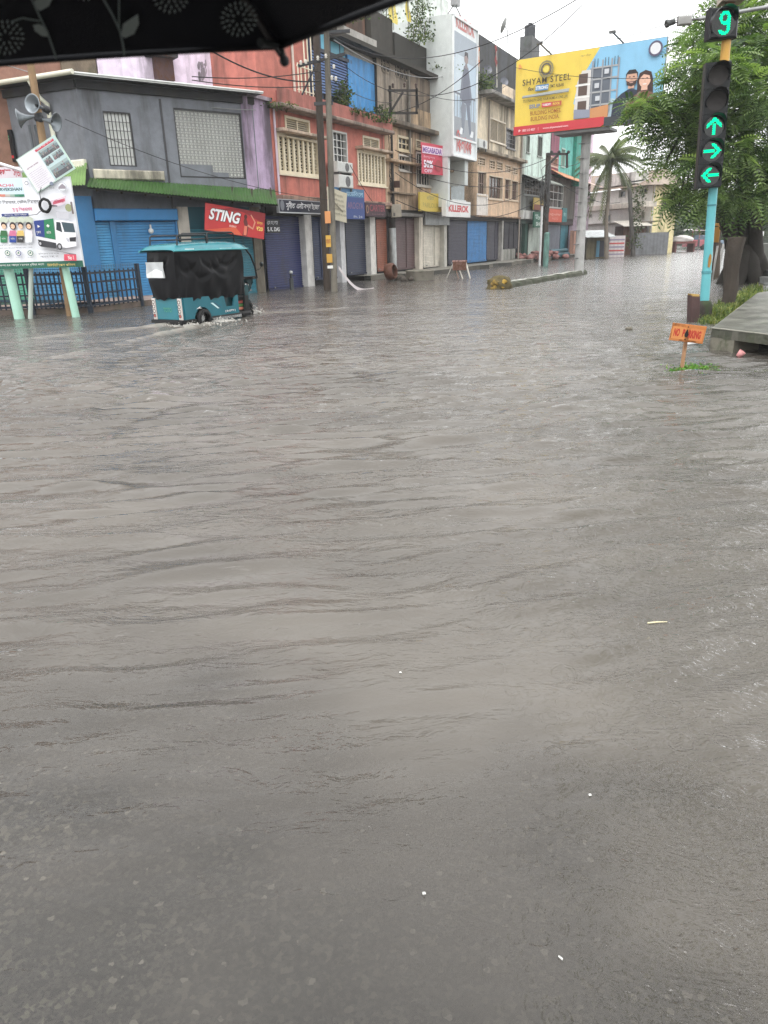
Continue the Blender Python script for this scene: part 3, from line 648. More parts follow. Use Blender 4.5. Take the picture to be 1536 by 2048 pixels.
sh.poly([(113, 441), (124, 440), (152, 445), (156, 468), (157, 492), (136, 496), (117, 490)], C(240, 240, 244)); sh.poly([(117, 444), (125, 445), (129, 465), (117, 460)], C(50, 60, 66)); sh.poly([(127, 444), (151, 447), (155, 465), (133, 464)], C(62, 82, 92))
sh.poly([(143, 475), (156, 474), (156, 483), (144, 483)], C(50, 50, 56)); sh.poly([(136, 475), (142, 477), (143, 484), (138, 482)], C(190, 190, 200))
for x, y, r in ((85.5, 487, 5.5), (124, 493, 7)): sh.disc(x, y, r*.7, C(40, 40, 44), 14, r); sh.disc(x, y, r*.4, C(180, 180, 186), 12, r*.58)
sh.disc(82, 453, 3.4, WHITE, 3); sh.text('শুকান', 78, 462, 87, 469, WHITE); sh.disc(101, 452, 3.4, WHITE, 4); sh.text('জৈব', 98, 461, 107, 468, WHITE)
sh.poly([(133, 508), (157, 509), (158, 521), (133, 521)], C(222, 66, 92)); sh.text('No 1', 141, 511, 152, 519, WHITE, .02)
t.part('printing', sh.m, PRINT)
for pa, pb, r in (((17, 540), (40, 641), .135), ((130, 533), (153, 638), .10), ((62, 540), (61, 636), .06)):
    g = at(*pb, 20.26+r); q = at(*pa, 20.26+r); m = MB(); q2 = q+(q-g).normalized()*1.2
    m.tube([g-UP*.3, g, q, q2], [r, r, r*.95, r*.9], C(166, 218, 196) if r > .07 else C(176, 190, 180), 12); t.part('leg', m, PAINT)
# tilted notice on the loudspeaker pole
def quadframe(fr, BL_, BR_, TL_, d):
    p = [fr.P(*fr.uz(*q, d), d) for q in (BL_, BR_, TL_)]; ex = (p[1]-p[0]); ey = (p[2]-p[0]); en = ex.cross(ey).normalized()
    return Fr(p[0], ex.normalized(), en.cross(ex).normalized(), en), ex.length, ey.length
fr, w_, h_ = quadframe(FP, (75, 386), (151, 337), (36, 317), .12)
t = T('notice_board', 'tilted white and grey photo notice hanging below the loudspeakers', 'notice', fr.P(0, 0))
m = MB(); m.box(fr, 0, w_, 0, h_, -.02, 0, C(186, 214, 200)); t.part('board', m, PAINT)
m = MB(); m.rect(fr, .02, w_*.48, .02, h_-.02, .002, C(226, 222, 230)); m.rect(fr, w_*.48, w_-.03, .03, h_-.02, .002, C(186, 210, 212))
m.rect(fr, w_*.46, w_-.08, h_*.88, h_-.05, .004, C(206, 60, 84)); m.text(fr, 'ৰঙালী িবহুৰ শুেভচ্ছা', w_*.5, h_*.9, h_*.05, .006, WHITE, w=w_*.4)
rn = random.Random(3)
for a, b, c, e in ((.5, .96, .66, .86), (.5, .68, .44, .62), (.72, .96, .46, .63), (.52, .97, .05, .36)):
    m.rect(fr, w_*a, w_*b, h_*c, h_*e, .004, C(124, 142, 146)); m.rect(fr, w_*a, w_*b, h_*c, h_*(c+(e-c)*.4), .0045, C(92, 92, 98)); m.rect(fr, w_*a, w_*b, h_*(c+(e-c)*.75), h_*e, .0047, C(156, 176, 176))
    for i in range(26): x = rn.uniform(a+.02, b-.02); y = c+(e-c)*rn.betavariate(2, 2.6); m.disc(fr, w_*x, h_*y, rn.uniform(.010, .018), .0055+i*.0001, rn.choice([C(104, 104, 110), C(150, 140, 134), C(128, 118, 122), C(150, 110, 118), C(110, 116, 104), C(84, 84, 92)]), 8, rn.uniform(.016, .034))
m.text(fr, 'এই কাৰণে জনাইেছ', w_*.09, h_*.62, h_*.05, .004, C(120, 70, 80), w=w_*.3, bold=.01)
for i in range(9): m.text(fr, 'নাগিৰক সকলক জনোৱা হয় যে', w_*.06, h_*(.5-.052*i), h_*.026, .004, C(150, 140, 155), w=w_*rn.uniform(.3, .38))
t.part('printing', m, PRINT)
m = MB(); m.tube([fr.P(w_*.4, h_*.5, -.03), fr.P(w_*.4, h_*.5, -.3)], .02, (.05, .05, .05)); t.part('bracket', m, STEEL)
# coil of cable
m = MB(); c = FP.P(*pp(90, 411, .2), .2)
for k in range(7):
    rr_ = .13+.012*(k % 3); m.tube([c+V((rr_*cos(a*pi/12)*.95, (k-3)*.012, rr_*1.05*sin(a*pi/12)+.01*sin(a+k))) for a in range(25)], .014, (.015, .015, .016), 6, False)
m.tube([c+V((-.08, 0, .14)), c+V((-.1, .05, .3)), c+V((-.02, .1, .5))], .008, (.03, .03, .03), 5); m.tube([c+V((.12, 0, 0)), c+V((.3, 0, -.02))], .012, (.03, .03, .03), 5); m.tube([c+V((-.1, 0, -.1)), c+V((-.25, .02, -.2)), c+V((-.5, .03, -.22))], .008, (.03, .03, .03), 5)
solo('cable_coil', m, RUBBER, 'black coil of cable hanging in front of the poster board', 'cable coil', c)
# loudspeaker pole and horns
pb_ = at(140, 628, 20.75); pb_.z = 0; pt = at(60, 120, 20.75)
m = MB(); m.tube([pb_-UP*.3, pb_.lerp(pt, .5), pt.lerp(pb_, .12), pt+UP*.5], [.10, .095, .09, .085], C(150, 120, 84), 12)
t = T('wooden_pole', 'brown wooden pole carrying three horn loudspeakers behind the poster board', 'pole', pb_); t.part('shaft', m, WOOD)
m = MB()
for q in ((58, 250), (70, 250)): a_ = at(*q, 20.9); m.tube([a_, a_-UP*1.5], .035, (.12, .13, .14))
t.part('bracket', m, METAL)
def horn(px, py, direc, label, Yd=20.45):
    c = at(px, py, Yd); d_ = V(direc).normalized(); tt = T('loudspeaker', label, 'loudspeaker', c-d_*.3, 'horn loudspeakers on the wooden pole')
    m = MB(); m.lathe(c-d_*.40, d_, [(.03, 0), (.04, .1), (.07, .22), (.13, .32), (.2, .385), (.225, .40), (.22, .405), (.19, .38), (.12, .31), (.06, .21), (.0, .2)], C(138, 146, 152), 24); tt.part('horn', m, METAL)
    m = MB(); m.lathe(c-d_*.58, d_, [(0, 0), (.07, .0), (.085, .03), (.085, .14), (.05, .19), (0, .19)], C(60, 62, 66), 16); tt.part('driver', m, STEEL)
    m = MB(); m.lathe(c-d_*.2, d_, [(.0, 0), (.035, .02), (.04, .05), (.02, .09), (0, .1)], C(60, 64, 66), 12); tt.part('throat_plug', m, STEEL)
    m = MB(); q = pb_.lerp(pt, (c.z+.0)/pt.z); m.tube([c-d_*.5, c-d_*.5+V((0, .1, -.1)), q], .02, (.08, .08, .085)); tt.part('bracket', m, STEEL)
horn(64, 207, (-.30, -1, .12), 'grey horn loudspeaker facing the road, topmost of the three')
horn(37, 237, (-1, -.25, -.12), 'pale grey horn loudspeaker pointing sideways away from the road', 20.6)
horn(113, 245, (.85, -.2, -.2), 'bluish grey horn loudspeaker pointing along the grey wall above the notice', 20.6)
m = MB(); u0, z0_, = FP.uz(-30, 322, .0); 
m.box(FP, FP.uz(-60, 330, -.2)[0], FP.uz(40, 330, -.2)[0], FP.uz(10, 356, -.2)[1], FP.uz(10, 334, -.2)[1], -.22, -.2, C(226, 214, 222))
t = T('cloth_banner', 'pink and red cloth banner stretched above the white poster board', 'banner', FP.P(1, 0)); t.part('cloth', m, PRINT)
sh = Sheet(FP, -.199); sh.text('নগৰ', -6, 338, 22, 352, C(200, 50, 70), .03); sh.text('সভা', 26, 336, 42, 354, C(200, 60, 80), .01); t.part('lettering', sh.m, PRINT)
m = MB(); m.tube([FP.P(*FP.uz(-30, 318, 0), 0), FP.P(*FP.uz(46, 342, 0), 0)], .04, C(230, 226, 230)); t.part('pole', m, PAINT)
# dark hoarding at the picture's edge
fr_ = FL; r4 = FL.r(-40, 236, 20, 325, .35)
t = T('shop_sign', 'dark sign with red letters fixed to the grey side wall', 'sign', FL.P(r4[0], r4[2], .3))
m = MB(); m.box(FL, r4[0], r4[1]-.15, r4[2], r4[2]+.95, .05, .14, C(22, 24, 28)); t.part('board', m, PAINT)
m = MB(); m.text(FL, 'HOTEL', r4[1]-.2, r4[2]+.1, .42, .142, C(206, 30, 40), align='r', bold=.03); m.text(FL, 'নিউ', r4[1]-.25, r4[2]+.62, .22, .142, C(40, 160, 110), align='r', bold=.02); t.part('lettering', m, PRINT)
# ------------------------------------------------------------------ black fence
def fence(a, b, label, n, posts=True, h=1.04):
    a, b = V(a), V(b); a.z = b.z = .12; d_ = (b-a).normalized(); L = (b-a).length; tt = T('fence', label, 'fence', a, 'black iron fence panels')
    fr = Fr(a, d_, UP, V((d_.y, -d_.x, 0))); BK = C(26, 40, 56)
    m = MB(); m.box(fr, 0, L, .06, .12, -.02, .02, BK); m.box(fr, 0, L, .38, .42, -.02, .02, BK); m.box(fr, 0, L, h-.36, h-.31, -.02, .02, BK); m.box(fr, 0, L, h-.12, h-.06, -.02, .02, BK); tt.part('rail', m, PAINT)
    m = MB()
    for i in range(1, n): x = L*i/n; m.box(fr, x-.018, x+.018, .02, h-.02, -.018, .018, BK)
    tt.part('baluster', m, PAINT)
    m = MB()
    for i in range(1, n*2): x = L*i/n/2; m.tube([fr.P(x, h-.05), fr.P(x, h+.12)], .006, C(90, 110, 120), 4)
    for k in range(3): m.tube([fr.P(0, h+.0+.05*k), fr.P(L, h+.0+.05*k)], .004, C(90, 110, 120), 4)
    tt.part('wire_mesh', m, METAL)
    for x in ((0, L) if posts else (L,)):
        m = MB(); m.box(fr, x-.055, x+.055, -.3, h+.1, -.055, .055, BK); m.bbox(fr, x-.06, x+.06, -.3, .1, -.06, .07, BK); tt.part('post', m, PAINT)
p0, p1, p2, p3 = G(-70, 634), G(68, 629), G(182, 626), G(284, 612)
fence(p0, p1, 'black iron fence panel standing by the green shutter', 13)
fence(p1, p2, 'black iron fence panel between the two mint green legs', 13, False)
fence(p2, p3, 'black iron fence panel nearest the rickshaw, in front of the blue shutters', 11, False)
# ------------------------------------------------------------------ the row of shops
def U(px, py=500, d=-.25): return FR.uz(px, py, d)[0]
def Zp(px, py, d=0.): return FR.uz(px, py, d)[1]
CREAM = C(226, 212, 180)
def shell(t, x0, x1, y0, y1, holes, col, mat=PLASTER, deep=8, d=0., name='wall', back=(.03, .03, .033)):
    m = MB(); wall(m, FR, x0, x1, y0, y1, holes, col, d)
    m.box(FR, x0, x1, y0, y1-.02, d-deep, d-.24, back)
    for x in (x0, x1): m.face([FR.P(x, y0, d), FR.P(x, y0, d-deep), FR.P(x, y1, d-deep), FR.P(x, y1, d)], col)
    return t.part(name, m, mat)
def shops(t, items, x0, x1, top, base=.2, d=-.3):
    """recessed ground floor: ('r', px0, px1, colour, split) shutters and ('p', px0, px1, colour) pillars"""
    m = MB(); m.box(FR, x0, x1, -.2, top+.3, -6, d-.12, (.02, .02, .022)); t.part('shop_interior', m, PLASTER)
    for it in items:
        a, b = U(it[1], 500, d if it[0] == 'r' else 0), U(it[2], 500, d if it[0] == 'r' else 0)
        if it[0] == 'r': roller(t, FR, a, b, it[5] if len(it) > 5 else base, top, it[3], d, split=it[4])
        else:
            m = MB(); m.box(FR, a, b, -.2, top+.05, d-.1, .0, it[3]); t.part('pillar', m, PLASTER)
def sign(name, label, px, d, th, col, texts, mat=PRINT, edge=None):
    x0, x1, y0, y1 = FR.r(*px, d); t = T(name, label, 'shop sign', FR.P(x0, y0, d))
    m = MB(); m.box(FR, x0, x1, y0, y1, d-th, d, edge or col); m.rect(FR, x0+.03, x1-.03, y0+.03, y1-.03, d+.002, col); t.part('board', m, mat)
    if texts:
        sh = MB(); w, h = x1-x0, y1-y0
        for i, (s, a, b, c, e, tc, bold) in enumerate(texts):
            if s is None: sh.rect(FR, x0+w*a, x0+w*c, y0+h*b, y0+h*e, d+.004+i*.001, tc)
            elif s == 'o': sh.disc(FR, x0+w*(a+c)/2, y0+h*(b+e)/2, w*(c-a)/2, d+.004+i*.001, tc, 16, h*(e-b)/2)
            else: sh.text(FR, s, x0+w*a, y0+h*b, h*(e-b), d+.004+i*.001, tc, w=w*(c-a), bold=bold)
        t.part('lettering', sh, mat)
    return t
# ---- coral building
COR, COR2 = C(196, 112, 96), C(176, 104, 92)
u0, u1 = 1.05, 10.4
t = T('coral_building', 'weathered coral red building with cream lattice windows and plants on its ledge', 'building', FR.P(u0, 0))
win1, win2 = FR.r(556, 273, 639, 351), FR.r(715, 304, 771, 371); v1, v2 = FR.r(570, 236, 619, 276), FR.r(725, 274, 758, 303); gw = FR.r(665, 263, 694, 328)
z1 = 3.45
shell(t, u0, u1, z1, 6.5, [win1, win2, v1, v2, gw], COR)
for w_, n_ in ((win1, 8), (win2, 8)): window(t, FR, w_, 'wide', CREAM, (.03, .028, .026), nx=n_, ny=5, bw=.12, fw=.12, depth=.22)
for v_ in (v1, v2): window(t, FR, v_, 'louvre', CREAM, (.12, .11, .1), nx=2, fw=.09, bc=C(205, 192, 165), depth=.16)
window(t, FR, gw, 'bars', C(205, 205, 200), DARKP, nx=3, ny=4, bw=.045, fw=.07)
m = MB()
for w_ in (win1, win2): m.bbox(FR, w_[0]-.15, w_[1]+.1, w_[3]+.01, w_[3]+.12, -.05, .42, C(196, 172, 150), .02)
t.part('window_hood', m, OLDPLASTER)
m = MB(); m.bbox(FR, u0-.1, u1+.05, 6.42, 6.56, -.2, .55, C(150, 130, 118), .03); m.box(FR, u0, u1, 6.56, 7.06, .35, .45, COR2); m.box(FR, u0, u0+.9, 6.56, 6.95, .30, .34, C(190, 80, 72)); t.part('parapet', m, OLDPLASTER)
m = MB(); m.bbox(FR, u0-.05, u1, 3.30, 3.46, -.3, .35, C(176, 140, 120), .02); t.part('ledge', m, OLDPLASTER)
# storey set on the roof terrace
cx = FR.uz(627, 150, -.6)[0]
m = MB(); m.box(FR, u0-.1, FR.uz(618, 150, -.4)[0], 6.6, 10.6, -5, -.4, COR); m.box(FR, u0, FR.uz(640, 150, -.5)[0]+.5, 9.9, 10.05, -3, .0, C(120, 104, 98)); up = t.part('upper_storey', m, PLASTER)
m = MB(); x_ = FR.uz(587, 150, -.35)[0]; m.tube([FR.P(x_, 6.7, -.34), FR.P(x_, 10.3, -.34)], .05, C(226, 214, 200)); x_ = FR.uz(553, 300, .05)[0]; m.tube([FR.P(x_, 3.5, .05), FR.P(x_, 6.4, .05)], .045, C(206, 190, 205)); t.part('downpipe', m, PAINT)
m = MB()
for px in (598, 604, 612, 619, 626): x_ = FR.uz(px, 180, .3)[0]; m.tube([FR.P(x_, 7.05, .3), FR.P(x_, 8.1 if px < 610 else 9.6, .3)], .028, C(224, 216, 190), 6)
xa, xb = FR.uz(596, 180, .3)[0], FR.uz(628, 180, .3)[0]
for z_ in (7.2, 8.0): m.tube([FR.P(xa, z_, .3), FR.P(xb, z_, .3)], .025, C(224, 216, 190), 6)
t.part('railing', m, PAINT)
r_ = FR.r(624, 114, 699, 192, -.3)
m = MB(); n = 14
for i in range(n):
    a = r_[2]+(r_[3]-r_[2])*i/n; h_ = (r_[3]-r_[2])/n; m.face([FR.P(r_[0], a, -.22), FR.P(r_[1], a, -.22), FR.P(r_[1], a+h_*.8, -.27), FR.P(r_[0], a+h_*.8, -.27)], C(112, 140, 192)); m.rect(FR, r_[0], r_[1], a+h_*.8, a+h_, -.31, C(30, 36, 60))
m.box(FR, r_[0], r_[1], r_[2], r_[3], -.6, -.33, C(30, 36, 60)); t.part('slatted_screen', m, PAINT)
q_ = FR.r(636, 76, 697, 120, -.3); m = MB(); m.box(FR, q_[0], q_[1], r_[3]+.14, q_[3], -.4, -.3, C(104, 190, 218)); t.part('screen_panel', m, PAINT)
m = MB(); m.box(FR, r_[0], q_[1], r_[3], r_[3]+.13, -.4, -.18, C(40, 48, 66))
for i in range(5): x_ = r_[0]+(q_[1]-r_[0])*i/4; m.box(FR, x_-.03, x_+.03, 6.7, q_[3], -.38, -.29, C(60, 80, 110))
t.part('screen_frame', m, STEEL)
b_ = FR.r(697, 122, 758, 226, -.2); m = MB()
xs = [b_[0]+(b_[1]-b_[0])*i/16 for i in range(17)]
m.grid([[FR.P(x, b_[2]+(b_[3]-b_[2])*j/6, -.2+.03*(i % 2)) for j in range(7)] for i, x in enumerate(xs)], C(28, 138, 206), False); m.box(FR, b_[0], b_[1], b_[2], b_[3], -.35, -.24, C(20, 90, 140)); t.part('tin_sheet', m, SHUT, label='bright blue corrugated tin sheet wall on the roof terrace')
m = MB(); m.box(FR, b_[0]-.1, b_[1], b_[3]+.02, b_[3]+1.05, -.6, -.26, C(160, 155, 148)); t.part('tin_sheet', m, TIN, label='grey tin strip above the blue sheet')
items = [('r', 531, 612, C(44, 52, 104), 0, .0), ('p', 612.5, 626, C(206, 204, 200)), ('r', 626, 655, C(36, 50, 84), 1, .22), ('r', 655, 682, C(40, 48, 90), 0, .2), ('p', 682, 691, C(204, 204, 206)), ('r', 692, 741, C(52, 58, 80), 0, .28), ('p', 741.5, 752, C(212, 208, 202)), ('r', 753, 773, C(150, 84, 58), 0, .32)]
shops(t, items, u0-.9, u1, 2.75)
m = MB(); m.box(FR, u0-.2, u1, 2.76, 3.3, -.4, -.06, C(50, 46, 46)); t.part('lintel', m, OLDPLASTER)
m = MB(); m.text(FR, 'Sunita Enterprise', 1.45, 2.98, .16, -.055, C(120, 118, 120), w=2.4); t.part('lettering', m, PRINT)
# plants on the ledge
def leaves(mb, c, spread, n, size, cols, rn, droop=.3, up=.6):
    cols = cols if cols[0] != PLC[0] else PLC
    for _ in range(n):
        p = V(c)+V((rn.gauss(0, spread[0]*.8), rn.gauss(0, spread[1]*.8), abs(rn.gauss(0, spread[2]*.7)))); d_ = V((rn.gauss(0, 1), rn.gauss(0, 1), rn.gauss(up, .7)-droop)).normalized()
        s_ = d_.orthogonal(); s_.rotate(Matrix.Rotation(rn.uniform(0, 6.3), 3, d_)); k = size*.55*rn.uniform(.6, 1.3); s_ = s_.normalized()*k*.28
        mb.face([p, p+d_*k*.5+s_, p+d_*k, p+d_*k*.5-s_], rn.choice(cols))
PLC = [C(62, 86, 42), C(80, 104, 50), C(44, 66, 34), C(104, 116, 60), C(56, 72, 40)]
rn = random.Random(21)
def ledgeplant(name, label, spots, d, spread, n, size):
    tt = T(name, label, 'plant', FR.P(*FR.uz(*spots[0], d), d)); m = MB(); st = MB()
    for px, py in spots:
        c = FR.P(*FR.uz(px, py, d), d); leaves(m, c, spread, n, size, PLC, rn)
        for _ in range(3): st.tube([c-UP*.15, c+V((rn.gauss(0, .1), rn.gauss(0, .1), spread[2]*1.5))], .012, C(70, 70, 44), 5)
    tt.part('foliage', m, LEAF); tt.part('stem', st, BARK)
ledgeplant('ledge_plant', 'tall bushy weed growing by the blue slatted screen', [(688, 214), (690, 204), (684, 210)], .1, (.22, .2, .55), 110, .3)
ledgeplant('ledge_plant', 'low green weeds trailing along the coral parapet under the blue sheet', [(700, 226), (712, 231), (722, 234), (733, 238), (744, 241), (753, 246)], .38, (.3, .12, .12), 90, .22)
ledgeplant('ledge_plant', 'leafy shrub where the coral parapet meets the tan building', [(760, 244), (766, 238), (770, 250)], .4, (.3, .2, .4), 120, .26)
ledgeplant('ledge_plant', 'moss and weeds on the corner ledge above the first lattice window', [(553, 214), (563, 212), (572, 216)], .4, (.3, .15, .1), 80, .16)
# ---- signs of the coral row
sign('shop_sign', 'dark blue shop board with white Assamese lettering over navy shutter', (558, 400, 641, 427), .55, .12, C(34, 38, 56), [(None, .0, 0, 1, .08, C(200, 204, 206), 0), ('o', .03, .16, .12, .92, C(120, 124, 134), 0), ('সুনীতা এনটাৰপ্ৰাইেজচ', .16, .2, .97, .86, C(226, 228, 230), .012)], edge=C(170, 172, 175))
sd_ = sign('shop_sign', 'black board reading S. K. DAS beside the red drink banner', (533, 438, 560, 466), .3, .06, C(26, 27, 32), [('এস কে দাস', .05, .58, .85, .88, C(190, 192, 196), .01), ('S. K. DAS', .05, .12, .95, .42, C(220, 220, 222), .03)])
sign('shop_sign', 'blue shop board partly hidden behind the tilted paper notice', (670, 377, 729, 438), .5, .1, C(38, 66, 132), [(None, 0, .72, 1, 1, C(52, 108, 150), 0), ('মেডিকেল', .38, .76, .95, .94, C(150, 190, 214), .01), ('AROGYA', .4, .34, .95, .56, C(120, 92, 130), .02), ('Ph 24', .6, .04, .9, .12, C(190, 196, 206), 0)])
sign('shop_sign', 'maroon shop board with dull red lettering next to the blue one', (731, 406, 771, 433), .5, .1, C(58, 26, 40), [('o', .02, .2, .16, .82, C(140, 100, 70), 0), ('o', .05, .3, .13, .72, C(58, 26, 40), 0), ('CARTER', .2, .38, .97, .86, C(140, 44, 62), .02), ('shoes and bags', .3, .1, .9, .24, C(120, 80, 90), 0)])
def tilted(name, label, pts, col, d, draw, mat=PRINT):
    fr, w, h = quadframe(FR, *pts[:3], d); t = T(name, label, 'banner', fr.P(0, 0)); m = MB()
    m.grid([[fr.P(w*i/8, h*j/6, .02*sin(i*1.1+j*.7)) for j in range(7)] for i in range(9)], col); t.part('cloth', m, mat); s = MB(); draw(s, fr, w, h); t.part('printing', s, mat); return t
def dr1(s, f, w, h):
    s.rect(f, w*.1, w*.9, h*.76, h*.9, .03, C(150, 110, 96)); s.rect(f, w*.1, w*.5, h*.3, h*.66, .03, C(206, 150, 130)); s.rect(f, w*.56, w*.92, h*.3, h*.55, .03, C(120, 150, 140)); s.text(f, 'শুভেচ্ছা', w*.15, h*.1, h*.1, .03, C(130, 70, 60), w=w*.7)
tilted('cloth_banner', 'faded pink banner tied to the twin utility poles', ((644, 424), (664, 428), (640, 373), (665, 374)), C(204, 164, 144), 1.1, dr1)
def dr2(s, f, w, h):
    for k in range(5): s.text(f, 'জাননী নোটিচ', w*(.16+.05*k), h*(.78-.15*k), h*.08, .03, C(110, 104, 86), w=w*.6)
    s.poly(f, [(w*.15, h*.6), (w*.2, h*.64), (w*.8, h*.34), (w*.76, h*.31)], .031, C(120, 112, 92))
tilted('cloth_banner', 'crooked cream paper notice hanging from the grey utility pole', ((654, 435), (693, 446), (667, 383), (704, 391)), C(196, 188, 162), 1.6, dr2)
# STING drink banner
fr, w_, h_ = quadframe(FG, (409, 460), (528, 479), (412, 405), 1.0)
t = T('drink_banner', 'red drink banner reading STING hung below the green awning', 'banner', fr.P(0, 0))
m = MB(); m.box(fr, 0, w_, 0, h_, -.03, 0, C(140, 26, 32)); m.rect(fr, .01, w_-.01, .01, h_-.01, .002, C(196, 38, 40)); t.part('panel', m, PRINT)
m = MB(); m.poly(fr, [(w_*.0, h_*.02), (w_*.62, h_*.02), (w_*.5, h_*.3), (w_*.2, h_*.12)], .004, C(214, 84, 40)); m.poly(fr, [(0, h_*.75), (w_*.5, h_), (w_, h_), (w_, h_*.6), (w_*.6, h_*.9)], .004, C(150, 30, 36))
m.text(fr, 'STING', w_*.055, h_*.40, h_*.46, .006, C(40, 16, 26), w=w_*.54, bold=.07, shear=.28); m.text(fr, 'STING', w_*.06, h_*.42, h_*.42, .009, C(236, 234, 236), w=w_*.52, bold=.035, shear=.28)
m.text(fr, 'ENERGY', w_*.40, h_*.27, h_*.07, .006, C(236, 200, 190), w=w_*.12, bold=.02)
m.poly(fr, [(w_*.62, h_*.02), (w_*.66, h_*.34), (w_*.63, h_*.55), (w_*.66, h_*.8), (w_*.70, h_*.55), (w_*.72, h_*.35), (w_*.70, h_*.02)], .005, C(110, 40, 40)); m.disc(fr, w_*.665, h_*.74, w_*.028, .0065, C(90, 40, 36), 12, h_*.09)
m.poly(fr, [(w_*.7, h_*.4), (w_*.8, h_*.3), (w_*.84, h_*.6), (w_*.76, h_*.86), (w_*.745, h_*.83), (w_*.815, h_*.6), (w_*.79, h_*.37), (w_*.71, h_*.47)], .0065, C(214, 140, 110)); m.poly(fr, [(w_*.64, h_*.05), (w_*.69, h_*.05), (w_*.70, h_*.4), (w_*.65, h_*.4)], .007, C(226, 120, 90))
m.text(fr, 'মাত্ৰ', w_*.86, h_*.52, h_*.12, .006, C(230, 190, 60), w=w_*.1, bold=.01); m.text(fr, '₹20', w_*.86, h_*.3, h_*.16, .006, C(240, 214, 80), w=w_*.11, bold=.03)
t.part('printing', m, PRINT)
# ---- tan building
TAN = C(208, 176, 142)
u0, u1 = 10.42, 18.55
t = T('tan_building', 'stained tan three storey shop building with black mouldy roof parapet', 'building', FR.P(u0, 0))
a1, a2, a3, a4 = FR.r(797, 310, 819, 342), FR.r(795, 273, 823, 303), FR.r(832, 308, 881, 374), FR.r(831, 283, 868, 302)
shell(t, u0, u1, 3.2, 6.9, [a1, a2, a3, a4], TAN, OLDPLASTER)
window(t, FR, a1, 'bars', C(205, 200, 190), DARKP, nx=3, ny=2, bw=.05); window(t, FR, a2, 'bars', C(214, 196, 158), (.06, .05, .045), nx=3, ny=2, bw=.07, fw=.1)
window(t, FR, a3, 'bars', C(206, 200, 190), (.02, .018, .022), nx=9, ny=2, bw=.06, fw=.08); window(t, FR, a4, 'louvre', C(200, 184, 150), (.1, .09, .08), nx=3, bc=C(180, 166, 138))
m = MB(); m.bbox(FR, u0-.1, u1, 6.92, 7.12, -.2, .5, C(132, 116, 98), .03); m.bbox(FR, u0, u1, 5.3, 5.42, -.1, .35, C(190, 160, 128), .02); m.bbox(FR, u0+.2, u0+3.0, 3.9, 3.98, 0, .25, C(130, 112, 90), .01); t.part('ledge', m, OLDPLASTER)
mid = FR.uz(816, 180, 0)[0]
m = MB()
n = 26
m.grid([[FR.P(u0-.5+(mid-u0+.5)*i/n, z, -.06+.03*(i % 2)) for z in (7.1, 8.3, 9.55)] for i in range(n+1)], C(160, 146, 130), False)
m.box(FR, u0-.5, mid, 7.1, 9.6, -7, -.1, (.05, .045, .04)); t.part('plank_wall', m, OLDPLASTER)
m = MB(); m.box(FR, mid, u1, 7.1, 9.5, -7, -.02, C(146, 128, 110)); m.box(FR, mid, u1, 7.1, 8.0, -.015, .02, C(204, 172, 134)); m.box(FR, mid-.06, mid+.06, 5.4, 9.6, .0, .1, C(176, 168, 156)); t.part('upper_wall', m, OLDPLASTER)
for r_ in ((764, 116, 778, 142), (791, 128, 816, 156)):
    q = FR.r(*r_, -.02); m = MB(); nx = 2 if r_[0] < 780 else 3
    for i in range(nx):
        for j in range(2):
            x = q[0]+(q[1]-q[0])*(i+.5)/nx; y = q[2]+(q[3]-q[2])*(j+.5)/2; h_ = (q[3]-q[2])*.21; m.box(FR, x-.22, x+.22, y-h_, y+h_, -.03, .0, (.03, .028, .025)); m.ring(FR, x, y, .16, .22, .004, C(170, 155, 135), 10)
    t.part('vent_block', m, OLDPLASTER)
m = MB(); m.box(FR, u0-4.6, u1+.05, 9.55, 9.72, -6, .45, C(58, 54, 48)); m.box(FR, u0-4.6, u0-.5, 9.72, 12.0, -6, -.6, C(76, 70, 62)); m.box(FR, u0-.5, mid-1, 9.72, 11.5, -6, -.3, C(64, 60, 54)); m.box(FR, mid-1, u1, 9.72, 11.0, -6, -.2, C(56, 54, 50)); m.box(FR, u0-2.6, u0-.6, 9.72, 11.4, -.59, -.55, C(120, 86, 70)); t.part('roof_parapet', m, OLDPLASTER)
items = [('r', 784, 838, C(100, 76, 76), 1, .3), ('p', 838.5, 846, C(206, 196, 180)), ('r', 846, 888, C(212, 204, 188), 1, .28), ('p', 888.5, 894, C(190, 186, 176))]
shops(t, items, u0, u1+.4, 2.85)
m = MB(); m.bbox(FR, FR.uz(790, 438, .3)[0], FR.uz(848, 438, .3)[0], 2.86, 3.02, -.3, .3, C(110, 106, 102), .02); m.box(FR, u0, u1, 2.86, 3.2, -.4, -.05, C(60, 56, 54)); t.part('lintel', m, OLDPLASTER)
r_ = FR.r(851, 424, 899, 450, .1); m = MB(); m.box(FR, r_[0], r_[1], r_[2], r_[3], -.2, .1, C(140, 142, 142)); t.part('fascia', m, METAL)
sign('shop_sign', 'yellow shop board with faded lettering under the tan windows', (840, 386, 882, 423), .45, .1, C(204, 176, 40), [('বিউটি', .3, .62, .72, .86, C(150, 140, 80), .01), ('PARLOUR', .12, .2, .88, .46, C(170, 150, 50), .02)])
def dr3(s, f, w, h):
    s.rect(f, w*.03, w*.97, h*.66, h*.9, .03, C(236, 206, 226)); s.text(f, 'MEGABAZAR', w*.06, h*.69, h*.17, .034, C(110, 40, 150), w=w*.86, bold=.03); s.text(f, 'উৎসৱ ছেল', w*.08, h*.5, h*.1, .034, C(240, 180, 200), w=w*.5)
    s.text(f, '50%', w*.08, h*.2, h*.25, .034, C(240, 224, 236), w=w*.42, bold=.04); s.text(f, 'OFF', w*.1, h*.05, h*.11, .034, C(240, 200, 220), w=w*.36, bold=.03); s.disc(f, w*.76, h*.3, w*.15, .033, C(170, 40, 50), 14, h*.2)
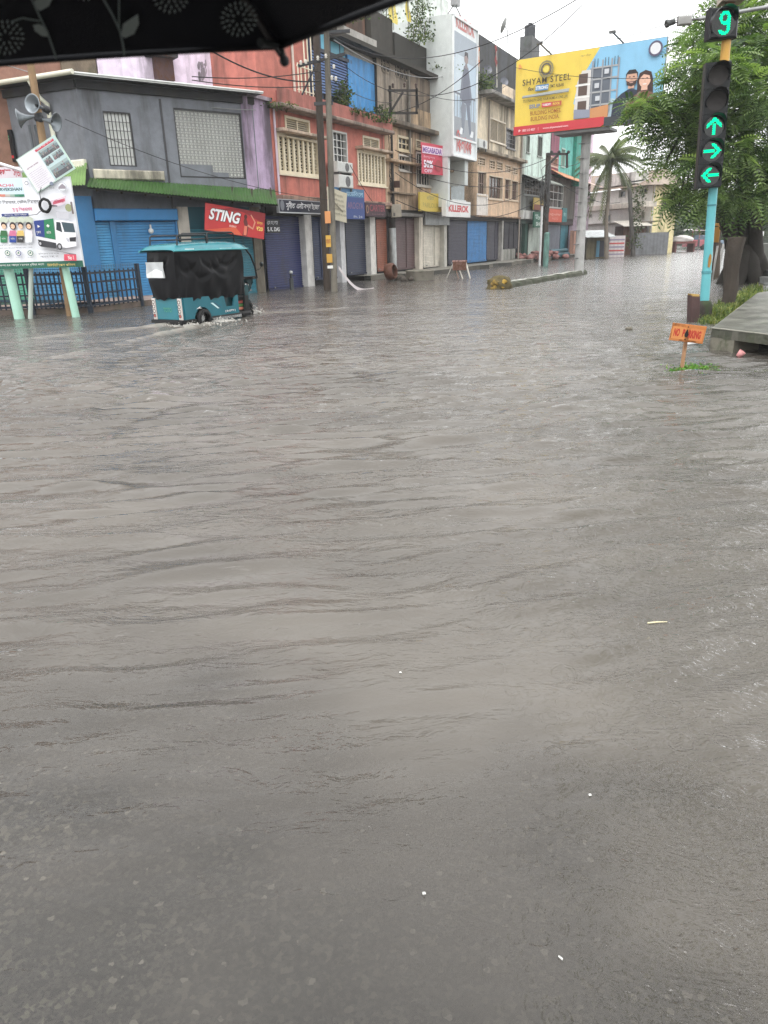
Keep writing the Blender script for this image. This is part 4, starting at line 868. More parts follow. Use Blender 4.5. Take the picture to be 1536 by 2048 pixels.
tilted('cloth_banner', 'magenta and red sale banner reading 50% hung on the tan building', ((843, 347), (886, 351), (849, 288), (893, 297)), C(206, 44, 76), .7, dr3)
# roof plants and things above
ledgeplant('roof_plant', 'creeper covering the black wall above the tan building', [(836, 30), (842, 50), (832, 66), (850, 82), (826, 84), (845, 20), (838, 88)], -.1, (.4, .15, .45), 110, .26)
ledgeplant('roof_plant', 'ferny weeds hanging on the roof edge beside the tower sign', [(893, 146), (897, 140), (888, 150), (880, 142)], .5, (.4, .2, .2), 110, .24)
ledgeplant('roof_plant', 'weeds sprouting from the mouldy parapet behind the twin poles', [(672, 46), (690, 44), (706, 40), (770, 40)], -.4, (.5, .2, .25), 70, .24)
t = T('tin_house', 'white corrugated tin house high up behind the mouldy parapet', 'building', FR.P(9, 0, -8))
d8 = -7.5; xa, xb = FR.uz(700, 20, d8)[0], FR.uz(884, 20, d8)[0]
m = MB(); n = 90; zt, zb = 22, FR.uz(790, 40, d8)[1]-1.5
m.grid([[FR.P(xa+(xb-xa)*i/n, z, d8+.05*(i % 2)) for z in (zb, zt)] for i in range(n+1)], C(214, 222, 214), False); m.box(FR, xa, xb, 3, zt, d8-5, d8-.03, C(190, 196, 190)); m.box(FR, xb-.1, xb+.15, 3, zt, d8-5, d8+.12, C(216, 222, 218)); t.part('wall', m, TIN)
for px, lab in ((786, 'long yellow prayer flag hanging above the mouldy parapet'), (817, 'narrow yellow prayer flag on the pole beside the creeper')):
    d_ = -.5; t = T('flag', lab, 'flag', FR.P(*FR.uz(px, 56, d_), d_)); m = MB(); a = FR.P(*FR.uz(px-2, -30, d_), d_); b = FR.P(*FR.uz(px+1, 60 if px < 800 else 88, d_), d_); m.tube([a, b], .03, C(160, 160, 150), 6); t.part('pole', m, METAL)
    m = MB(); k = .28 if px < 800 else .14; L = (a-b)*(.85 if px < 800 else .62)
    m.grid([[a-L*(j/8)+FR.ex*(k*2*(i-1)*(1-.4*j/8)+.04*sin(j+px)) + FR.en*.06*sin(i+j*.8) for i in range(3)] for j in range(9)], C(226, 204, 70)); t.part('cloth', m, PRINT)
for px, py, d_, r_, lab in ((763, 14, -.8, .55, 'grey satellite dish in front of the white tin house'),):
    c = FR.P(*FR.uz(px, py, d_), d_); t = T('satellite_dish', lab, 'satellite dish', c-UP*1.6); m = MB(); m.lathe(c, (-.3, -.8, .5), [(0, 0), (r_*.5, .04), (r_*.85, .12), (r_, .17)], C(150, 154, 152), 24); t.part('dish', m, METAL); m = MB(); m.tube([c, c-UP*1.9], .035, (.2, .2, .2)); t.part('mast', m, METAL); m = MB(); m.tube([c, c+V((-.3, -.8, .5)).normalized()*.45], .015, (.1, .1, .1), 5); t.part('feed_arm', m, STEEL)
# ---- tower with the shoe advertisement
D = 1.25
xa, xb = FR.uz(905, 150, D)[0], FR.uz(954, 170, D)[0]
zt, zb = FR.uz(905, 26, D)[1], FR.uz(905, 312, D)[1]
LG = C(206, 212, 210)
t = T('tower_sign', 'tall white advertising tower with a portrait poster of a walking man', 'advertising tower', FR.P(xa, 0))
m = MB(); m.box(FR, xa, xb, zb, zt, -6, D-.05, LG); m.box(FR, xa, xb+.0, 3.0, zb, -6, -.5, C(120, 128, 128)); t.part('wall', m, PAINT)
m = MB(); m.box(FR, xa+.3, xb-.2, zt-.04, zt+1.5, -5, -.4, C(206, 214, 206)); t.part('penthouse', m, TIN)
m = MB(); fw = .09
for a in ((xa, xa+fw, zb, zt), (xb-fw, xb, zb, zt), (xa, xb, zt-.1, zt), (xa, xb, zb, zb+.08)): m.box(FR, *a, D-.04, D+.06, C(226, 230, 230))
zs = FR.uz(929, 280, D)[1]; m.box(FR, xa+fw, xb-fw, zs-.05, zs+.05, D-.04, D+.05, C(220, 226, 226)); t.part('frame', m, PAINT)
m = MB(); w_ = xb-xa; m.rect(FR, xa+fw, xb-fw, zb, zt, D-.03, C(226, 232, 234))
pz0, pz1 = zs+.05, FR.uz(929, 72, D)[1]
X0 = xa+.1; ww = w_-.2
m.rect(FR, X0, X0+ww, pz0, pz1, D-.026, C(178, 198, 214)); m.rect(FR, X0, X0+ww, pz0, pz0+(pz1-pz0)*.2, D-.024, C(150, 156, 164)); m.rect(FR, X0, X0+ww, pz1-(pz1-pz0)*.24, pz1, D-.0245, C(160, 172, 184)); m.rect(FR, X0+ww*.1, X0+ww*.55, pz0+(pz1-pz0)*.4, pz1-(pz1-pz0)*.2, D-.0235, C(196, 210, 220))
H_ = pz1-pz0; P_ = lambda a, b: (X0+ww*a, pz0+H_*b)
for k in range(8): m.poly(FR, [P_(.06+.12*k, .2), P_(.08+.12*k, .2), P_(.08+.12*k, .43), P_(.06+.12*k, .43)], D-.022, C(110, 116, 128))
m.poly(FR, [P_(.02, .42), P_(.98, .42), P_(.98, .44), P_(.02, .44)], D-.021, C(110, 116, 128))
m.poly(FR, [P_(.36, .36), P_(.76, .36), P_(.74, .58), P_(.64, .72), P_(.46, .72), P_(.38, .6)], D-.019, C(96, 102, 120)); m.poly(FR, [P_(.4, .38), P_(.34, .3), P_(.40, .06), P_(.48, .06), P_(.55, .34)], D-.018, C(120, 128, 142)); m.poly(FR, [P_(.56, .36), P_(.72, .38), P_(.80, .07), P_(.72, .06)], D-.0185, C(104, 112, 130))
m.poly(FR, [P_(.36, .6), P_(.30, .4), P_(.38, .38), P_(.44, .62)], D-.017, C(112, 118, 134)); m.poly(FR, [P_(.72, .6), P_(.82, .42), P_(.76, .38), P_(.66, .55)], D-.017, C(112, 118, 134)); m.disc(FR, *P_(.55, .79), ww*.085, D-.017, C(150, 130, 126), 14, H_*.045); m.poly(FR, [P_(.47, .81), P_(.5, .86), P_(.62, .86), P_(.64, .80), P_(.56, .83)], D-.0155, C(60, 56, 62)); m.poly(FR, [P_(.46, .7), P_(.64, .7), P_(.58, .75), P_(.52, .75)], D-.016, C(130, 120, 124))
for q in ((.26, .04), (.74, .035)): m.poly(FR, [P_(q[0], q[1]), P_(q[0]+.14, q[1]), P_(q[0]+.17, q[1]+.06), P_(q[0]+.08, q[1]+.07)], D-.015, C(226, 230, 234))
m.text(FR, 'KILLEROK', xa+w_*.14, pz1+.18, .62, D-.02, C(210, 120, 116), w=w_*.74, bold=.03); t.part('poster', m, PRINT)
z2 = FR.uz(929, 334, D)[1]
m = MB(); m.text(FR, 'িকলাৰক', xa+w_*.16, zb+.28, 1.05, D+.012, C(206, 70, 66), w=w_*.66, bold=.02); t.part('lettering', m, PAINT)
m = MB(); m.box(FR, xa, xb, zb-.02, zb, -1, D, C(150, 155, 155)); m.box(FR, xa+.02, xa+.32, 3.4, zb, -1, D-.25, LG); m.box(FR, xb-1.1, xb-.6, 4.6, zb, -1, D-.25, LG); t.part('canopy', m, PAINT)
q = FR.r(902, 330, 929, 400, .1); m = MB(); m.rect(FR, q[0], q[1], q[2], q[3], .1, C(120, 134, 136)); m.box(FR, q[0]-.05, q[1]+.05, q[2]-.1, q[2], -.3, .2, C(206, 210, 208)); t.part('glass_front', m, GLASS)
sign('shop_sign', 'white board with red KILLEROK letters over dark shutter', (892, 402, 941, 434), .95, .25, C(226, 226, 224), [('KILLEROK', .1, .3, .92, .74, C(206, 66, 70), .05)])
t_ = T('corner_lamp', 'small floodlight bracket on top of the advertising tower', 'floodlight', FR.P(xa+1, zt, .8)); m = MB(); m.tube([FR.P(xa+.6, zt, .6), FR.P(xa+1.1, zt+.7, .9), FR.P(xa+1.5, zt+.2, 1.1)], .035, (.2, .2, .2)); t_.part('arm', m, STEEL); m = MB(); m.box(FR, xa+.9, xa+1.4, zt+.6, zt+.9, .75, 1.1, (.25, .25, .25)); t_.part('lamp_head', m, METAL)
# ---- second tan building
u0, u1 = xb+.02 if xb > 23.2 else 23.2, 32.3
TAN2 = C(218, 184, 150)
t = T('peach_building', 'peach and cream building with brown wooden window panels beside the tower', 'building', FR.P(u0, 0))
A = [FR.r(979, 240, 1011, 286), FR.r(1012, 258, 1030, 298)]; B = [FR.r(955, 343, 972, 391), FR.r(977, 352, 1005, 399), FR.r(1009, 357, 1021, 400), FR.r(1023, 361, 1036, 402)]; Cc = [FR.r(955, 314, 970, 332), FR.r(978, 320, 990, 339), FR.r(993, 323, 1005, 342), FR.r(1010, 330, 1021, 346), FR.r(1024, 334, 1035, 350)]
shell(t, u0, u1, 3.1, 6.85, B+Cc, TAN2, PLASTER); shell(t, u0, u1, 6.85, 10.0, A, C(222, 206, 178), OLDPLASTER)
for r_ in A[:1]: window(t, FR, r_, 'louvre', C(214, 200, 175), (.2, .18, .15), nx=2, bc=C(206, 192, 168))
window(t, FR, A[1], 'bars', C(90, 84, 84), (.03, .03, .035), nx=4, ny=4, bw=.04)
for r_ in B: window(t, FR, r_, 'bars', C(206, 186, 160), (.045, .03, .026), nx=4, ny=2, bw=.07, bc=C(120, 92, 80))
for r_ in Cc: window(t, FR, r_, 'bars', C(206, 180, 148), (.08, .065, .055), nx=3, ny=3, bw=.09, fw=.07, sill=False)
m = MB(); m.bbox(FR, u0-.1, u1+.1, 6.72, 6.92, -.2, .5, C(160, 146, 126), .03); m.bbox(FR, u0, u1, 9.9, 10.1, -.2, .9, C(150, 146, 140), .03); m.bbox(FR, u0, u1, 3.02, 3.12, -.2, .2, C(160, 130, 104), .02); m.bbox(FR, u0+3.6, u1-2.5, 10.1, 10.9, .3, .45, C(222, 200, 172), .02); t.part('ledge', m, OLDPLASTER)
m = MB(); x_ = FR.uz(975, 400, 0)[0]; m.box(FR, u0, x_, 3.12, 4.4, .003, .04, C(220, 212, 204)); t.part('spandrel', m, PLASTER)
m = MB(); x_ = FR.uz(1038, 450, .1)[0]; m.tube([FR.P(x_, .2, .12), FR.P(x_, 9.8, .12)], .06, C(150, 140, 130)); x_ = FR.uz(978, 250, .1)[0]; m.tube([FR.P(x_, 6.9, .1), FR.P(x_, 9.8, .1)], .05, C(120, 110, 100)); t.part('downpipe', m, PAINT)
m = MB(); ft = FR.uz(1000, 95, -2)[1]; m.box(FR, FR.uz(958, 150, -2)[0], FR.uz(1044, 150, -2)[0], 10, ft, -9, -2, C(74, 76, 80)); m.face([FR.P(FR.uz(1051, 150, -2)[0], 10, -2), FR.P(FR.uz(1090, 120, -2)[0], 10, -2), FR.P(FR.uz(1060, 120, -2)[0], ft, -2), FR.P(FR.uz(1051, 150, -2)[0], ft, -2)], C(170, 176, 176)); t.part('roof_block', m, OLDPLASTER)
items = [('r', 896, 932, C(66, 64, 78), 0, .28), ('r', 934, 972, C(36, 122, 184), 0, .3), ('r', 973, 1003, C(74, 72, 84), 1, .34), ('p', 1003.5, 1006, C(170, 166, 160)), ('r', 1007, 1034, C(60, 58, 66), 2, .95)]
shops(t, items, 18.6, u1, 2.8)
m = MB(); m.box(FR, 18.6, u1, 2.8, 3.1, -.5, -.08, C(58, 52, 50)); x_ = FR.uz(1006, 500, -.2)[0]; m.box(FR, x_, u1, .2, .95, -.4, -.2, C(150, 150, 142)); t.part('lintel', m, OLDPLASTER)
ledgeplant('roof_plant', 'green grass clump on the roof edge behind the tower', [(960, 170), (963, 178), (968, 182)], .2, (.4, .3, .5), 170, .32)
# water tank, dish, flags on that roof
tk = FR.P(FR.uz(1060, 60, -3)[0], 0, -3); zt_ = FR.uz(1060, 78, -3)[1]
t = T('water_tank', 'black rooftop water tank behind the yellow billboard', 'water tank', (tk.x, tk.y, zt_)); m = MB(); hh = FR.uz(1060, 48, -3)[1]-zt_; m.lathe((tk.x, tk.y, zt_), UP, [(0, 0), (.42, 0), (.45, .1), (.43, .3), (.45, .5), (.43, .7), (.45, .9), (.42, hh*.8), (.2, hh*.96), (.16, hh), (0, hh)], C(62, 64, 70), 24); t.part('tank', m, RUBBER); m = MB(); m.lathe((tk.x, tk.y, zt_+hh), UP, [(0, 0), (.17, 0), (.17, .06), (0, .08)], C(50, 50, 54), 16); t.part('lid', m, RUBBER); m = MB(); m.box(FR, FR.uz(1052, 80, -3)[0], FR.uz(1068, 80, -3)[0], ft-.1, zt_, -3.5, -2.5, C(90, 92, 94)); t.part('stand', m, CONCRETE)
c = FR.P(*FR.uz(1010, 52, -3), -3); t = T('satellite_dish', 'grey satellite dish alone against the sky next to the water tank', 'satellite dish', c-UP*1.4); m = MB(); m.lathe(c, (-.75, .3, .35), [(0, 0), (.24, .03), (.42, .08), (.52, .12)], C(150, 152, 150), 24); t.part('dish', m, METAL); m = MB(); m.tube([c, c+V((.2, 0, -.3)), c+V((.2, 0, -1.6))], .03, (.2, .2, .2)); t.part('mast', m, METAL)
for px, py, lab in ((975, 140, 'small pale satellite dish low on the peach roof'), (1008, 164, 'small white dish behind the peach parapet')):
    c = FR.P(*FR.uz(px, py, -.5), -.5); t = T('satellite_dish', lab, 'satellite dish', c-UP*.8); m = MB(); m.lathe(c, (.2, -.9, .3), [(0, 0), (.17, .02), (.28, .07)], C(96, 98, 106), 18); t.part('dish', m, METAL); m = MB(); m.tube([c, c-UP*1.1], .025, (.2, .2, .2)); t.part('mast', m, METAL)
for px, cc, lab in ((994, C(150, 60, 60), 'faded red flag furled on a bamboo pole over the peach roof'), (959, C(200, 120, 70), 'thin orange flag pole beside the tower top')):
    a = FR.P(*FR.uz(px, 175, .1), .1); b = FR.P(*FR.uz(px-1, 92, .1), .1); t = T('flag', lab, 'flag', a); m = MB(); m.tube([a, b], .03, C(206, 200, 190), 6); t.part('pole', m, WOOD); m = MB(); L = (b-a)
    m.grid([[b-L*(j/10)*.5+FR.ex*(-.14*(i)*(1-.6*abs(j/10-.5)))+FR.en*.05*sin(i*2+j) for i in range(3)] for j in range(11)], cc); t.part('cloth', m, PRINT)
# AC units
def acunit(rc, d, label, side=False):
    x0, x1, y0, y1 = rc; t = T('air_conditioner', label, 'air conditioner', FR.P(x0, y0, d)); m = MB(); m.bbox(FR, x0, x1, y0, y1, d-.5, d, C(196, 198, 194), .03); t.part('casing', m, PAINT)
    cx, cy, r = x0+(x1-x0)*.6, (y0+y1)/2, min((x1-x0)*.36, (y1-y0)*.42); m = MB(); m.disc(FR, cx, cy, r, d+.003, (.05, .05, .055), 20)
    for k in range(4): m.ring(FR, cx, cy, r*(.25*k+.15), r*(.25*k+.15)+.012, d+.012, C(150, 150, 150), 18)
    t.part('fan_grille', m, PAINT); m = MB(); m.box(FR, x0+.1, x0+.16, y0-.12, y0, d-.5, d-.02, (.1, .1, .1)); t.part('bracket', m, STEEL); m = MB(); m.box(FR, x1-.16, x1-.1, y0-.12, y0, d-.5, d-.02, (.1, .1, .1)); t.part('bracket', m, STEEL)
acunit(FR.r(676, 324, 706, 345, .6), .6, 'upper air conditioner unit on the coral wall behind the poles'); acunit(FR.r(679, 350, 707, 376, .6), .6, 'lower air conditioner unit just above the blue shop board'); acunit(FR.r(958, 279, 975, 297, .6), .6, 'air conditioner unit under the peach building windows by the tower')
# ---- mint building
MINT = C(206, 226, 216)
u0, u1 = 32.5, 40.2
t = T('mint_building', 'pale mint building with tall barred windows below the billboard', 'building', FR.P(u0, 0))
a = [FR.r(1053, 270, 1059, 306), FR.r(1075, 272, 1084, 314)]; b = FR.r(1048, 358, 1088, 392)
shell(t, u0, u1, 5.9, 10.0, a, MINT); shell(t, u0, u1, 2.9, 5.9, [b], C(120, 122, 118), OLDPLASTER)
for r_ in a: window(t, FR, r_, 'bars', C(110, 116, 106), (.05, .055, .05), nx=3, ny=1, bw=.05, depth=.2)
window(t, FR, b, 'bars', C(140, 144, 142), (.025, .03, .03), nx=7, ny=4, bw=.05)
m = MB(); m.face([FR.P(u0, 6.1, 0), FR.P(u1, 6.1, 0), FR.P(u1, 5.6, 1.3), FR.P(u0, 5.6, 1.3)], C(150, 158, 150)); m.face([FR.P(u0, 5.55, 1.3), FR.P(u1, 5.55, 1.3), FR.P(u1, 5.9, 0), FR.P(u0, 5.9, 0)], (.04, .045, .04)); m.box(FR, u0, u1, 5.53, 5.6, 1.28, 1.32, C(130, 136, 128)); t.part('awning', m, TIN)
m = MB(); m.bbox(FR, FR.uz(1046, 400, .3)[0], FR.uz(1069, 400, .3)[0], 3.0, 3.6, 0, .35, C(200, 200, 196), .03); t.part('balcony', m, OLDPLASTER)
m = MB()
for px in (1042, 1045, 1048): x_ = FR.uz(px, 330, .05)[0]; m.tube([FR.P(x_, 6, .06), FR.P(x_, 9.9, .06)], .05, C(196, 200, 190))
t.part('downpipe', m, PAINT)
shops(t, [('r', 1040, 1048, C(120, 126, 120), 0, .2), ('p', 1049, 1054, C(40, 76, 66)), ('r', 1055, 1084, C(190, 200, 190), 0, .2)], u0, u1, 2.7)
m = MB(); m.box(FR, u0, u1, 2.7, 2.95, -.4, .05, C(60, 84, 76)); t.part('lintel', m, OLDPLASTER)
sign('shop_sign', 'dark green shop board with white letters behind the small dark pole', (1068, 424, 1088, 455), .5, .1, C(28, 96, 76), [('মা', .1, .55, .4, .85, C(190, 206, 200), .01), ('OPTIC', .35, .5, .95, .72, C(190, 206, 200), .03), ('SHOP', .2, .1, .9, .36, C(206, 216, 210), .03)])
sign('shop_sign', 'small yellow and brown board above the green one', (1068, 396, 1087, 420), .4, .08, C(196, 166, 70), [(None, 0, 0, 1, .45, C(130, 66, 40), 0)])
# ---- magenta and teal building
u0, u1 = 40.4, 49.6
t = T('teal_building', 'magenta and teal house with an orange tiled roof strip', 'building', FR.P(u0, 0))
xm = FR.uz(1118, 310, 0)[0]; wn = FR.r(1122, 296, 1130, 334); bl = FR.r(1101, 314, 1115, 334)
m = MB(); wall(m, FR, u0, xm, 6.6, 10.6, [bl], C(156, 84, 108)); m.box(FR, u0, xm, 6.6, 10.6, -7, -.24, (.04, .03, .035)); t.part('wall', m, PLASTER)
m = MB(); wall(m, FR, xm, u1, 6.6, 10.6, [wn], C(92, 196, 184)); m.box(FR, xm, u1, 6.6, 10.6, -7, -.24, C(40, 150, 130)); m.box(FR, u1-1.8, u1, 6.0, 10.4, -.2, .3, C(40, 158, 140)); t.part('wall', m, PLASTER)
window(t, FR, wn, 'bars', C(150, 190, 180), C(130, 124, 100), nx=2, ny=1, fw=.1); window(t, FR, bl, 'bars', C(190, 150, 130), C(150, 100, 90), nx=5, ny=1)
m = corrug(FR.P(u0+.3, 6.9, 0), FR.P(u1, 6.7, 0), FR.P(u0+.3, 6.25, 1.2), FR.P(u1-.4, 6.1, 1.2), C(226, 150, 104), .3, .04); t.part('awning', m, TIN)
m = corrug(FR.P(u0+.3, 11.6, -2), FR.P(u1, 11.4, -2), FR.P(u0+.3, 10.5, .9), FR.P(u1, 10.3, .9), C(206, 176, 156), .3, .04); t.part('roof', m, TIN)
gw = FR.r(1098, 368, 1126, 416); shell(t, u0, u1, 3.2, 6.4, [gw], C(110, 104, 98), OLDPLASTER); window(t, FR, gw, 'bars', C(190, 190, 186), (.05, .045, .045), nx=3, ny=3, bw=.08)
shops(t, [('r', 1094, 1118, C(134, 138, 150), 0, .25), ('r', 1119, 1133, C(70, 140, 156), 0, .25)], u0, u1, 2.7)
m = MB(); m.box(FR, u0, u1, 2.7, 3.2, -.4, -.05, C(80, 70, 70)); t.part('lintel', m, OLDPLASTER)
sign('shop_sign', 'orange red shop board with pale lettering near the billboard mast', (1096, 418, 1124, 444), .6, .1, C(216, 88, 62), [('ষ্টুডিঅ’', .1, .45, .9, .68, C(236, 170, 150), .01), ('PHOTO', .3, .16, .7, .34, C(236, 150, 130), .01)])
sign('shop_sign', 'small teal board with white writing beside the orange red one', (1125, 416, 1134, 444), .6, .1, C(40, 120, 124), [('ফটো', .2, .4, .8, .7, C(180, 214, 214), .01)])
# ---- pink narrow house beyond
u0, u1 = 49.8, 55
t = T('pink_house', 'narrow pale pink house half hidden behind the billboard mast', 'building', FR.P(u0, 0))
m = MB(); m.box(FR, u0, u1, 0, 11.5, -6, .2, C(222, 200, 218)); t.part('wall', m, PLASTER)
m = MB(); q = FR.r(1151, 315, 1156, 340, .2); m.box(FR, q[0], q[1]+.5, q[2], q[3], .15, .22, C(150, 120, 150)); t.part('window', m, PAINT)
m = MB(); m.face([FR.P(u0, 6.6, .2), FR.P(u1, 6.6, .2), FR.P(u1, 6.0, 1.8), FR.P(u0, 6.0, 1.8)], C(200, 160, 140)); t.part('awning', m, TIN)
m = MB(); q = FR.r(1146, 455, 1158, 505, .5); m.box(FR, q[0], q[1], .1, 2.2, .2, .6, C(190, 140, 120)); t.part('door', m, WOOD)
# ---- raised shop pavement
m = MB(); rn = random.Random(5); n = 60; k0, k1 = 7.6, 56; prev = None
for i in range(n+1):
    x = k0+(k1-k0)*i/n; d_ = 1.5+.25*sin(x*1.3)+rn.uniform(-.12, .12) if x > 9.5 else .5; z = .2+rn.uniform(-.02, .02)
    cur = (FR.P(x, z, -.4), FR.P(x, z, d_), FR.P(x, -.3, d_+.05))
    if prev: m.face([prev[0], cur[0], cur[1], prev[1]], C(136, 132, 122)); m.face([prev[1], cur[1], cur[2], prev[2]], rn.choice([C(70, 66, 58), C(52, 50, 44), C(96, 90, 80)]))
    prev = cur
structure('pavement', m, CONCRETE, label='raised broken pavement in front of the shops')
# ------------------------------------------------------------------ electric rickshaw
class RF(Fr): pass
RFm = Fr(RO_, RH, UP, -RL)         # x forward, y up, z to the right-hand side (towards the viewer)
t = T('electric_rickshaw', 'teal electric rickshaw with black rain curtains driving through the flood', 'rickshaw', RO_)
TEAL, DTEAL, BLK = C(0, 106, 122), C(10, 66, 74), C(12, 12, 16)
def side(mb, pts, z0, z1, col, sm=False):     # side profile pulled across the width
    n = len(pts); a = [RFm.P(x, y, z0) for x, y in pts]; b = [RFm.P(x, y, z1) for x, y in pts]
    mb.face(a, col); mb.face(b[::-1], col)
    for i in range(n): j = (i+1) % n; mb.face([a[i], a[j], b[j], b[i]], col, sm)
hw = .48
m = MB()
arch = [(.27*cos(a)+0, .2+.27*sin(a)) for a in [pi-(pi*i/10) for i in range(11)]]
rear = [(-.56, .22), (-.56, .71), (.62, .69), (.62, .24), (.30, .24)] + arch[::-1] + [(-.28, .22)]
side(m, rear, hw-.04, hw, TEAL); side(m, rear, -hw, -hw+.04, TEAL)
m.box(RFm, -.60, -.54, .22, .72, -hw+.02, hw-.02, TEAL); m.bbox(RFm, -.62, -.6, .24, .68, -hw+.14, hw-.14, C(16, 118, 132))
m.box(RFm, -.58, .6, .56, .60, -hw+.03, hw-.03, DTEAL)
for s in (1, -1):
    z0, z1 = sorted((s*(hw-.04), s*hw))
    side(m, [(.62, .24), (.62, .66), (.74, .66), (.80, .42), (1.04, .42), (1.10, .66), (1.24, .66), (1.24, .24)], z0, z1, TEAL)
    z0, z1 = sorted((s*(hw-.16), s*(hw-.10))); m.box(RFm, .72, 1.12, .36, .68, z0, z1, DTEAL)
m.box(RFm, .3, 1.7, .2, .25, -hw+.02, hw-.02, C(60, 60, 62)); body = t.part('body', m, BODY)
m = MB(); m.box(RFm, .3, 1.3, .14, .2, hw-.02, hw+.02, C(168, 170, 170)); t.part('side_rail', m, CHROME, body)
m = MB()
for s in (1, -1):
    z = s*(hw+.002); 
    m.poly(RFm, [(.28, .54), (.36, .54), (.56, .40), (.50, .40)], z, C(190, 225, 228)); m.poly(RFm, [(.40, .54), (.43, .54), (.62, .41), (.59, .41)], z, C(30, 60, 90)); m.poly(RFm, [(-.2, .44), (-.05, .5), (-.08, .47), (.0, .44), (-.1, .45)], z, WHITE)
    if s > 0: m.text(RFm, '[ E-CITY ]', .76, .285, .05, z+.001, WHITE, w=.34, bold=.03)
m.text(Fr(RFm.P(-.625, 0, 0), RL*-1, UP, -RH), 'TOTO', -.12, .4, .1, .001, C(60, 150, 120), w=.26, bold=.02)
t.part('decal', m, PRINT, body)
m = MB(); m.box(RFm, -.70, -.6, .16, .23, -hw, hw, C(30, 30, 32)); m.box(RFm, -.66, -.28, .08, .17, -hw+.06, hw-.04, (.02, .02, .022)); m.box(RFm, -.62, -.26, .20, .235, hw-.02, hw+.012, C(26, 26, 28)); t.part('bumper', m, RUBBER)
for s in (1, -1):
    fr = Fr(RFm.P(-.605, .23, s*(hw-.075)), RL*-1, UP, -RH); m = MB(); m.bbox(fr, -.055, .055, 0, .47, 0, .035, C(206, 196, 190), .012)
    for k in range(4): m.ring(fr, 0, .09+.1*k, .028, .044, .037, C(60, 50, 52), 14); m.disc(fr, 0, .09+.1*k, .026, .037, C(190, 70, 60) if k == 0 else C(220, 214, 206), 12)
    t.part('tail_lamp', m, BODY)
# rain curtain: a sagging sheet round the rear and both sides
def curtain(path, z0, z1, seed, fold=.03):
    rn = random.Random(seed); L = [0]
    for a, b in zip(path, path[1:]): L.append(L[-1]+hypot(b[0]-a[0], b[1]-a[1]))
    n, k = 72, 22; g = []; ph = [(rn.uniform(0, 6.3), rn.uniform(2, 12), rn.uniform(-1.2, 1.2)) for _ in range(7)]
    for i in range(n+1):
        s = L[-1]*i/n; j = max(q for q in range(len(L)-1) if L[q] <= s+1e-9); f = (s-L[j])/(L[j+1]-L[j]); a, b = path[j], path[j+1]
        x, z = a[0]+(b[0]-a[0])*f, a[1]+(b[1]-a[1])*f; tx, tz = (b[0]-a[0])/(L[j+1]-L[j]), (b[1]-a[1])/(L[j+1]-L[j]); nx, nz = tz*-1, tx
        row = []
        for q in range(k+1):
            v = q/k; y = z0+(z1-z0)*v + (.025*sin(s*9)+.02*sin(s*23+1)) * (1-v)**3
            w = sum(sin(h+fq*(s*1.1+d_*v*.9)+1.3*sin(v*3+h)) for h, fq, d_ in ph)/5 + .6*sin(s*15+2*sin(v*4+s*2.3))*(.35+.65*(1-v))
            sw = 0
            for (ca, cb, dep, wid, amp) in ((.15, .95, .34, .05, .055), (.55, 1.5, .42, .045, .05), (.3, 1.2, .62, .05, .04), (1.0, 1.9, .7, .05, .03), (1.5, 2.2, .5, .06, .05)):
                if ca < s < cb: q_ = (s-ca)/(cb-ca); lev = 1-dep*4*q_*(1-q_)*.62-.12; sw += amp*exp(-((v-lev)/wid)**2)*min(1, 5*q_*(1-q_))
            o = (w*fold*.8+sw)*min(1, (1-v)*6) - .05*sin(pi*v)*(.6+.4*sin(s*2))
            row.append(RFm.P(x+nx*o, y, z+nz*o))
        g.append(row)
    m = MB(); m.grid(g, BLK, True); return m
m = curtain([(1.52, hw-.01), (.5, hw+.005), (-.5, hw), (-.62, hw-.06)], .64, 1.69, 4); cu = t.part('rain_curtain', m, TARP)
m = curtain([(-.62, hw-.06), (-.66, 0), (-.62, -hw+.06)], .69, 1.69, 9, .022); t.part('rain_curtain', m, TARP)
m = curtain([(-.62, -hw+.06), (-.5, -hw), (1.3, -hw)], .64, 1.69, 12); t.part('rain_curtain', m, TARP)
fr = Fr(RFm.P(-.70, 0, 0), RL*-1, UP, -RH); m = MB(); n = 8
m.grid([[fr.P(-.43+.56*i/n, 1.14+.34*j/6, .012*sin(i*1.3+j)) for j in range(7)] for i in range(n+1)], C(186, 190, 192)); m.poly(fr, [(-.42, 1.15), (.12, 1.15), (.10, 1.28), (-.1, 1.34), (-.3, 1.27), (-.42, 1.22)], .018, C(226, 228, 228)); t.part('plastic_window', m, TARP)
# roof shell
xs = [-.74, -.70, -.55, -.2, .3, .8, 1.2, 1.5, 1.72, 1.84]; tp = [1.73, 1.80, 1.845, 1.87, 1.89, 1.895, 1.88, 1.85, 1.80, 1.73]
g = []
for x, tz in zip(xs, tp):
    row = []
    for i in range(13):
        a = -1+2*i/12; e = .54*(1 if x < 1.4 else 1-.25*((x-1.4)/.44)**2); y = 1.70+(tz-1.70)*(1-abs(a)**5)**.6; row.append(RFm.P(x, y, a*e))
    g.append(row)
m = MB(); m.grid(g, C(0, 124, 136)); m.grid([[p-UP*.0 for p in (r[0], r[-1])] for r in g], BLK)
for z in (.54, -.54):
    m.tube([RFm.P(x, 1.705, z*(1 if x < 1.4 else 1-.25*((x-1.4)/.44)**2)) for x in xs], .022, C(28, 150, 158), 6)
roof = t.part('roof', m, BODY)
m = MB(); fr2 = RFm; m.poly(RFm, [(-.42, 1.70), (-.12, 1.70), (-.12, 1.745), (-.40, 1.745)], .5425, C(200, 215, 215)); m.poly(RFm, [(.7, 1.70), (1.1, 1.70), (1.1, 1.735), (.7, 1.735)], .5435, C(170, 205, 205)); t.part('roof_sticker', m, PRINT, roof)
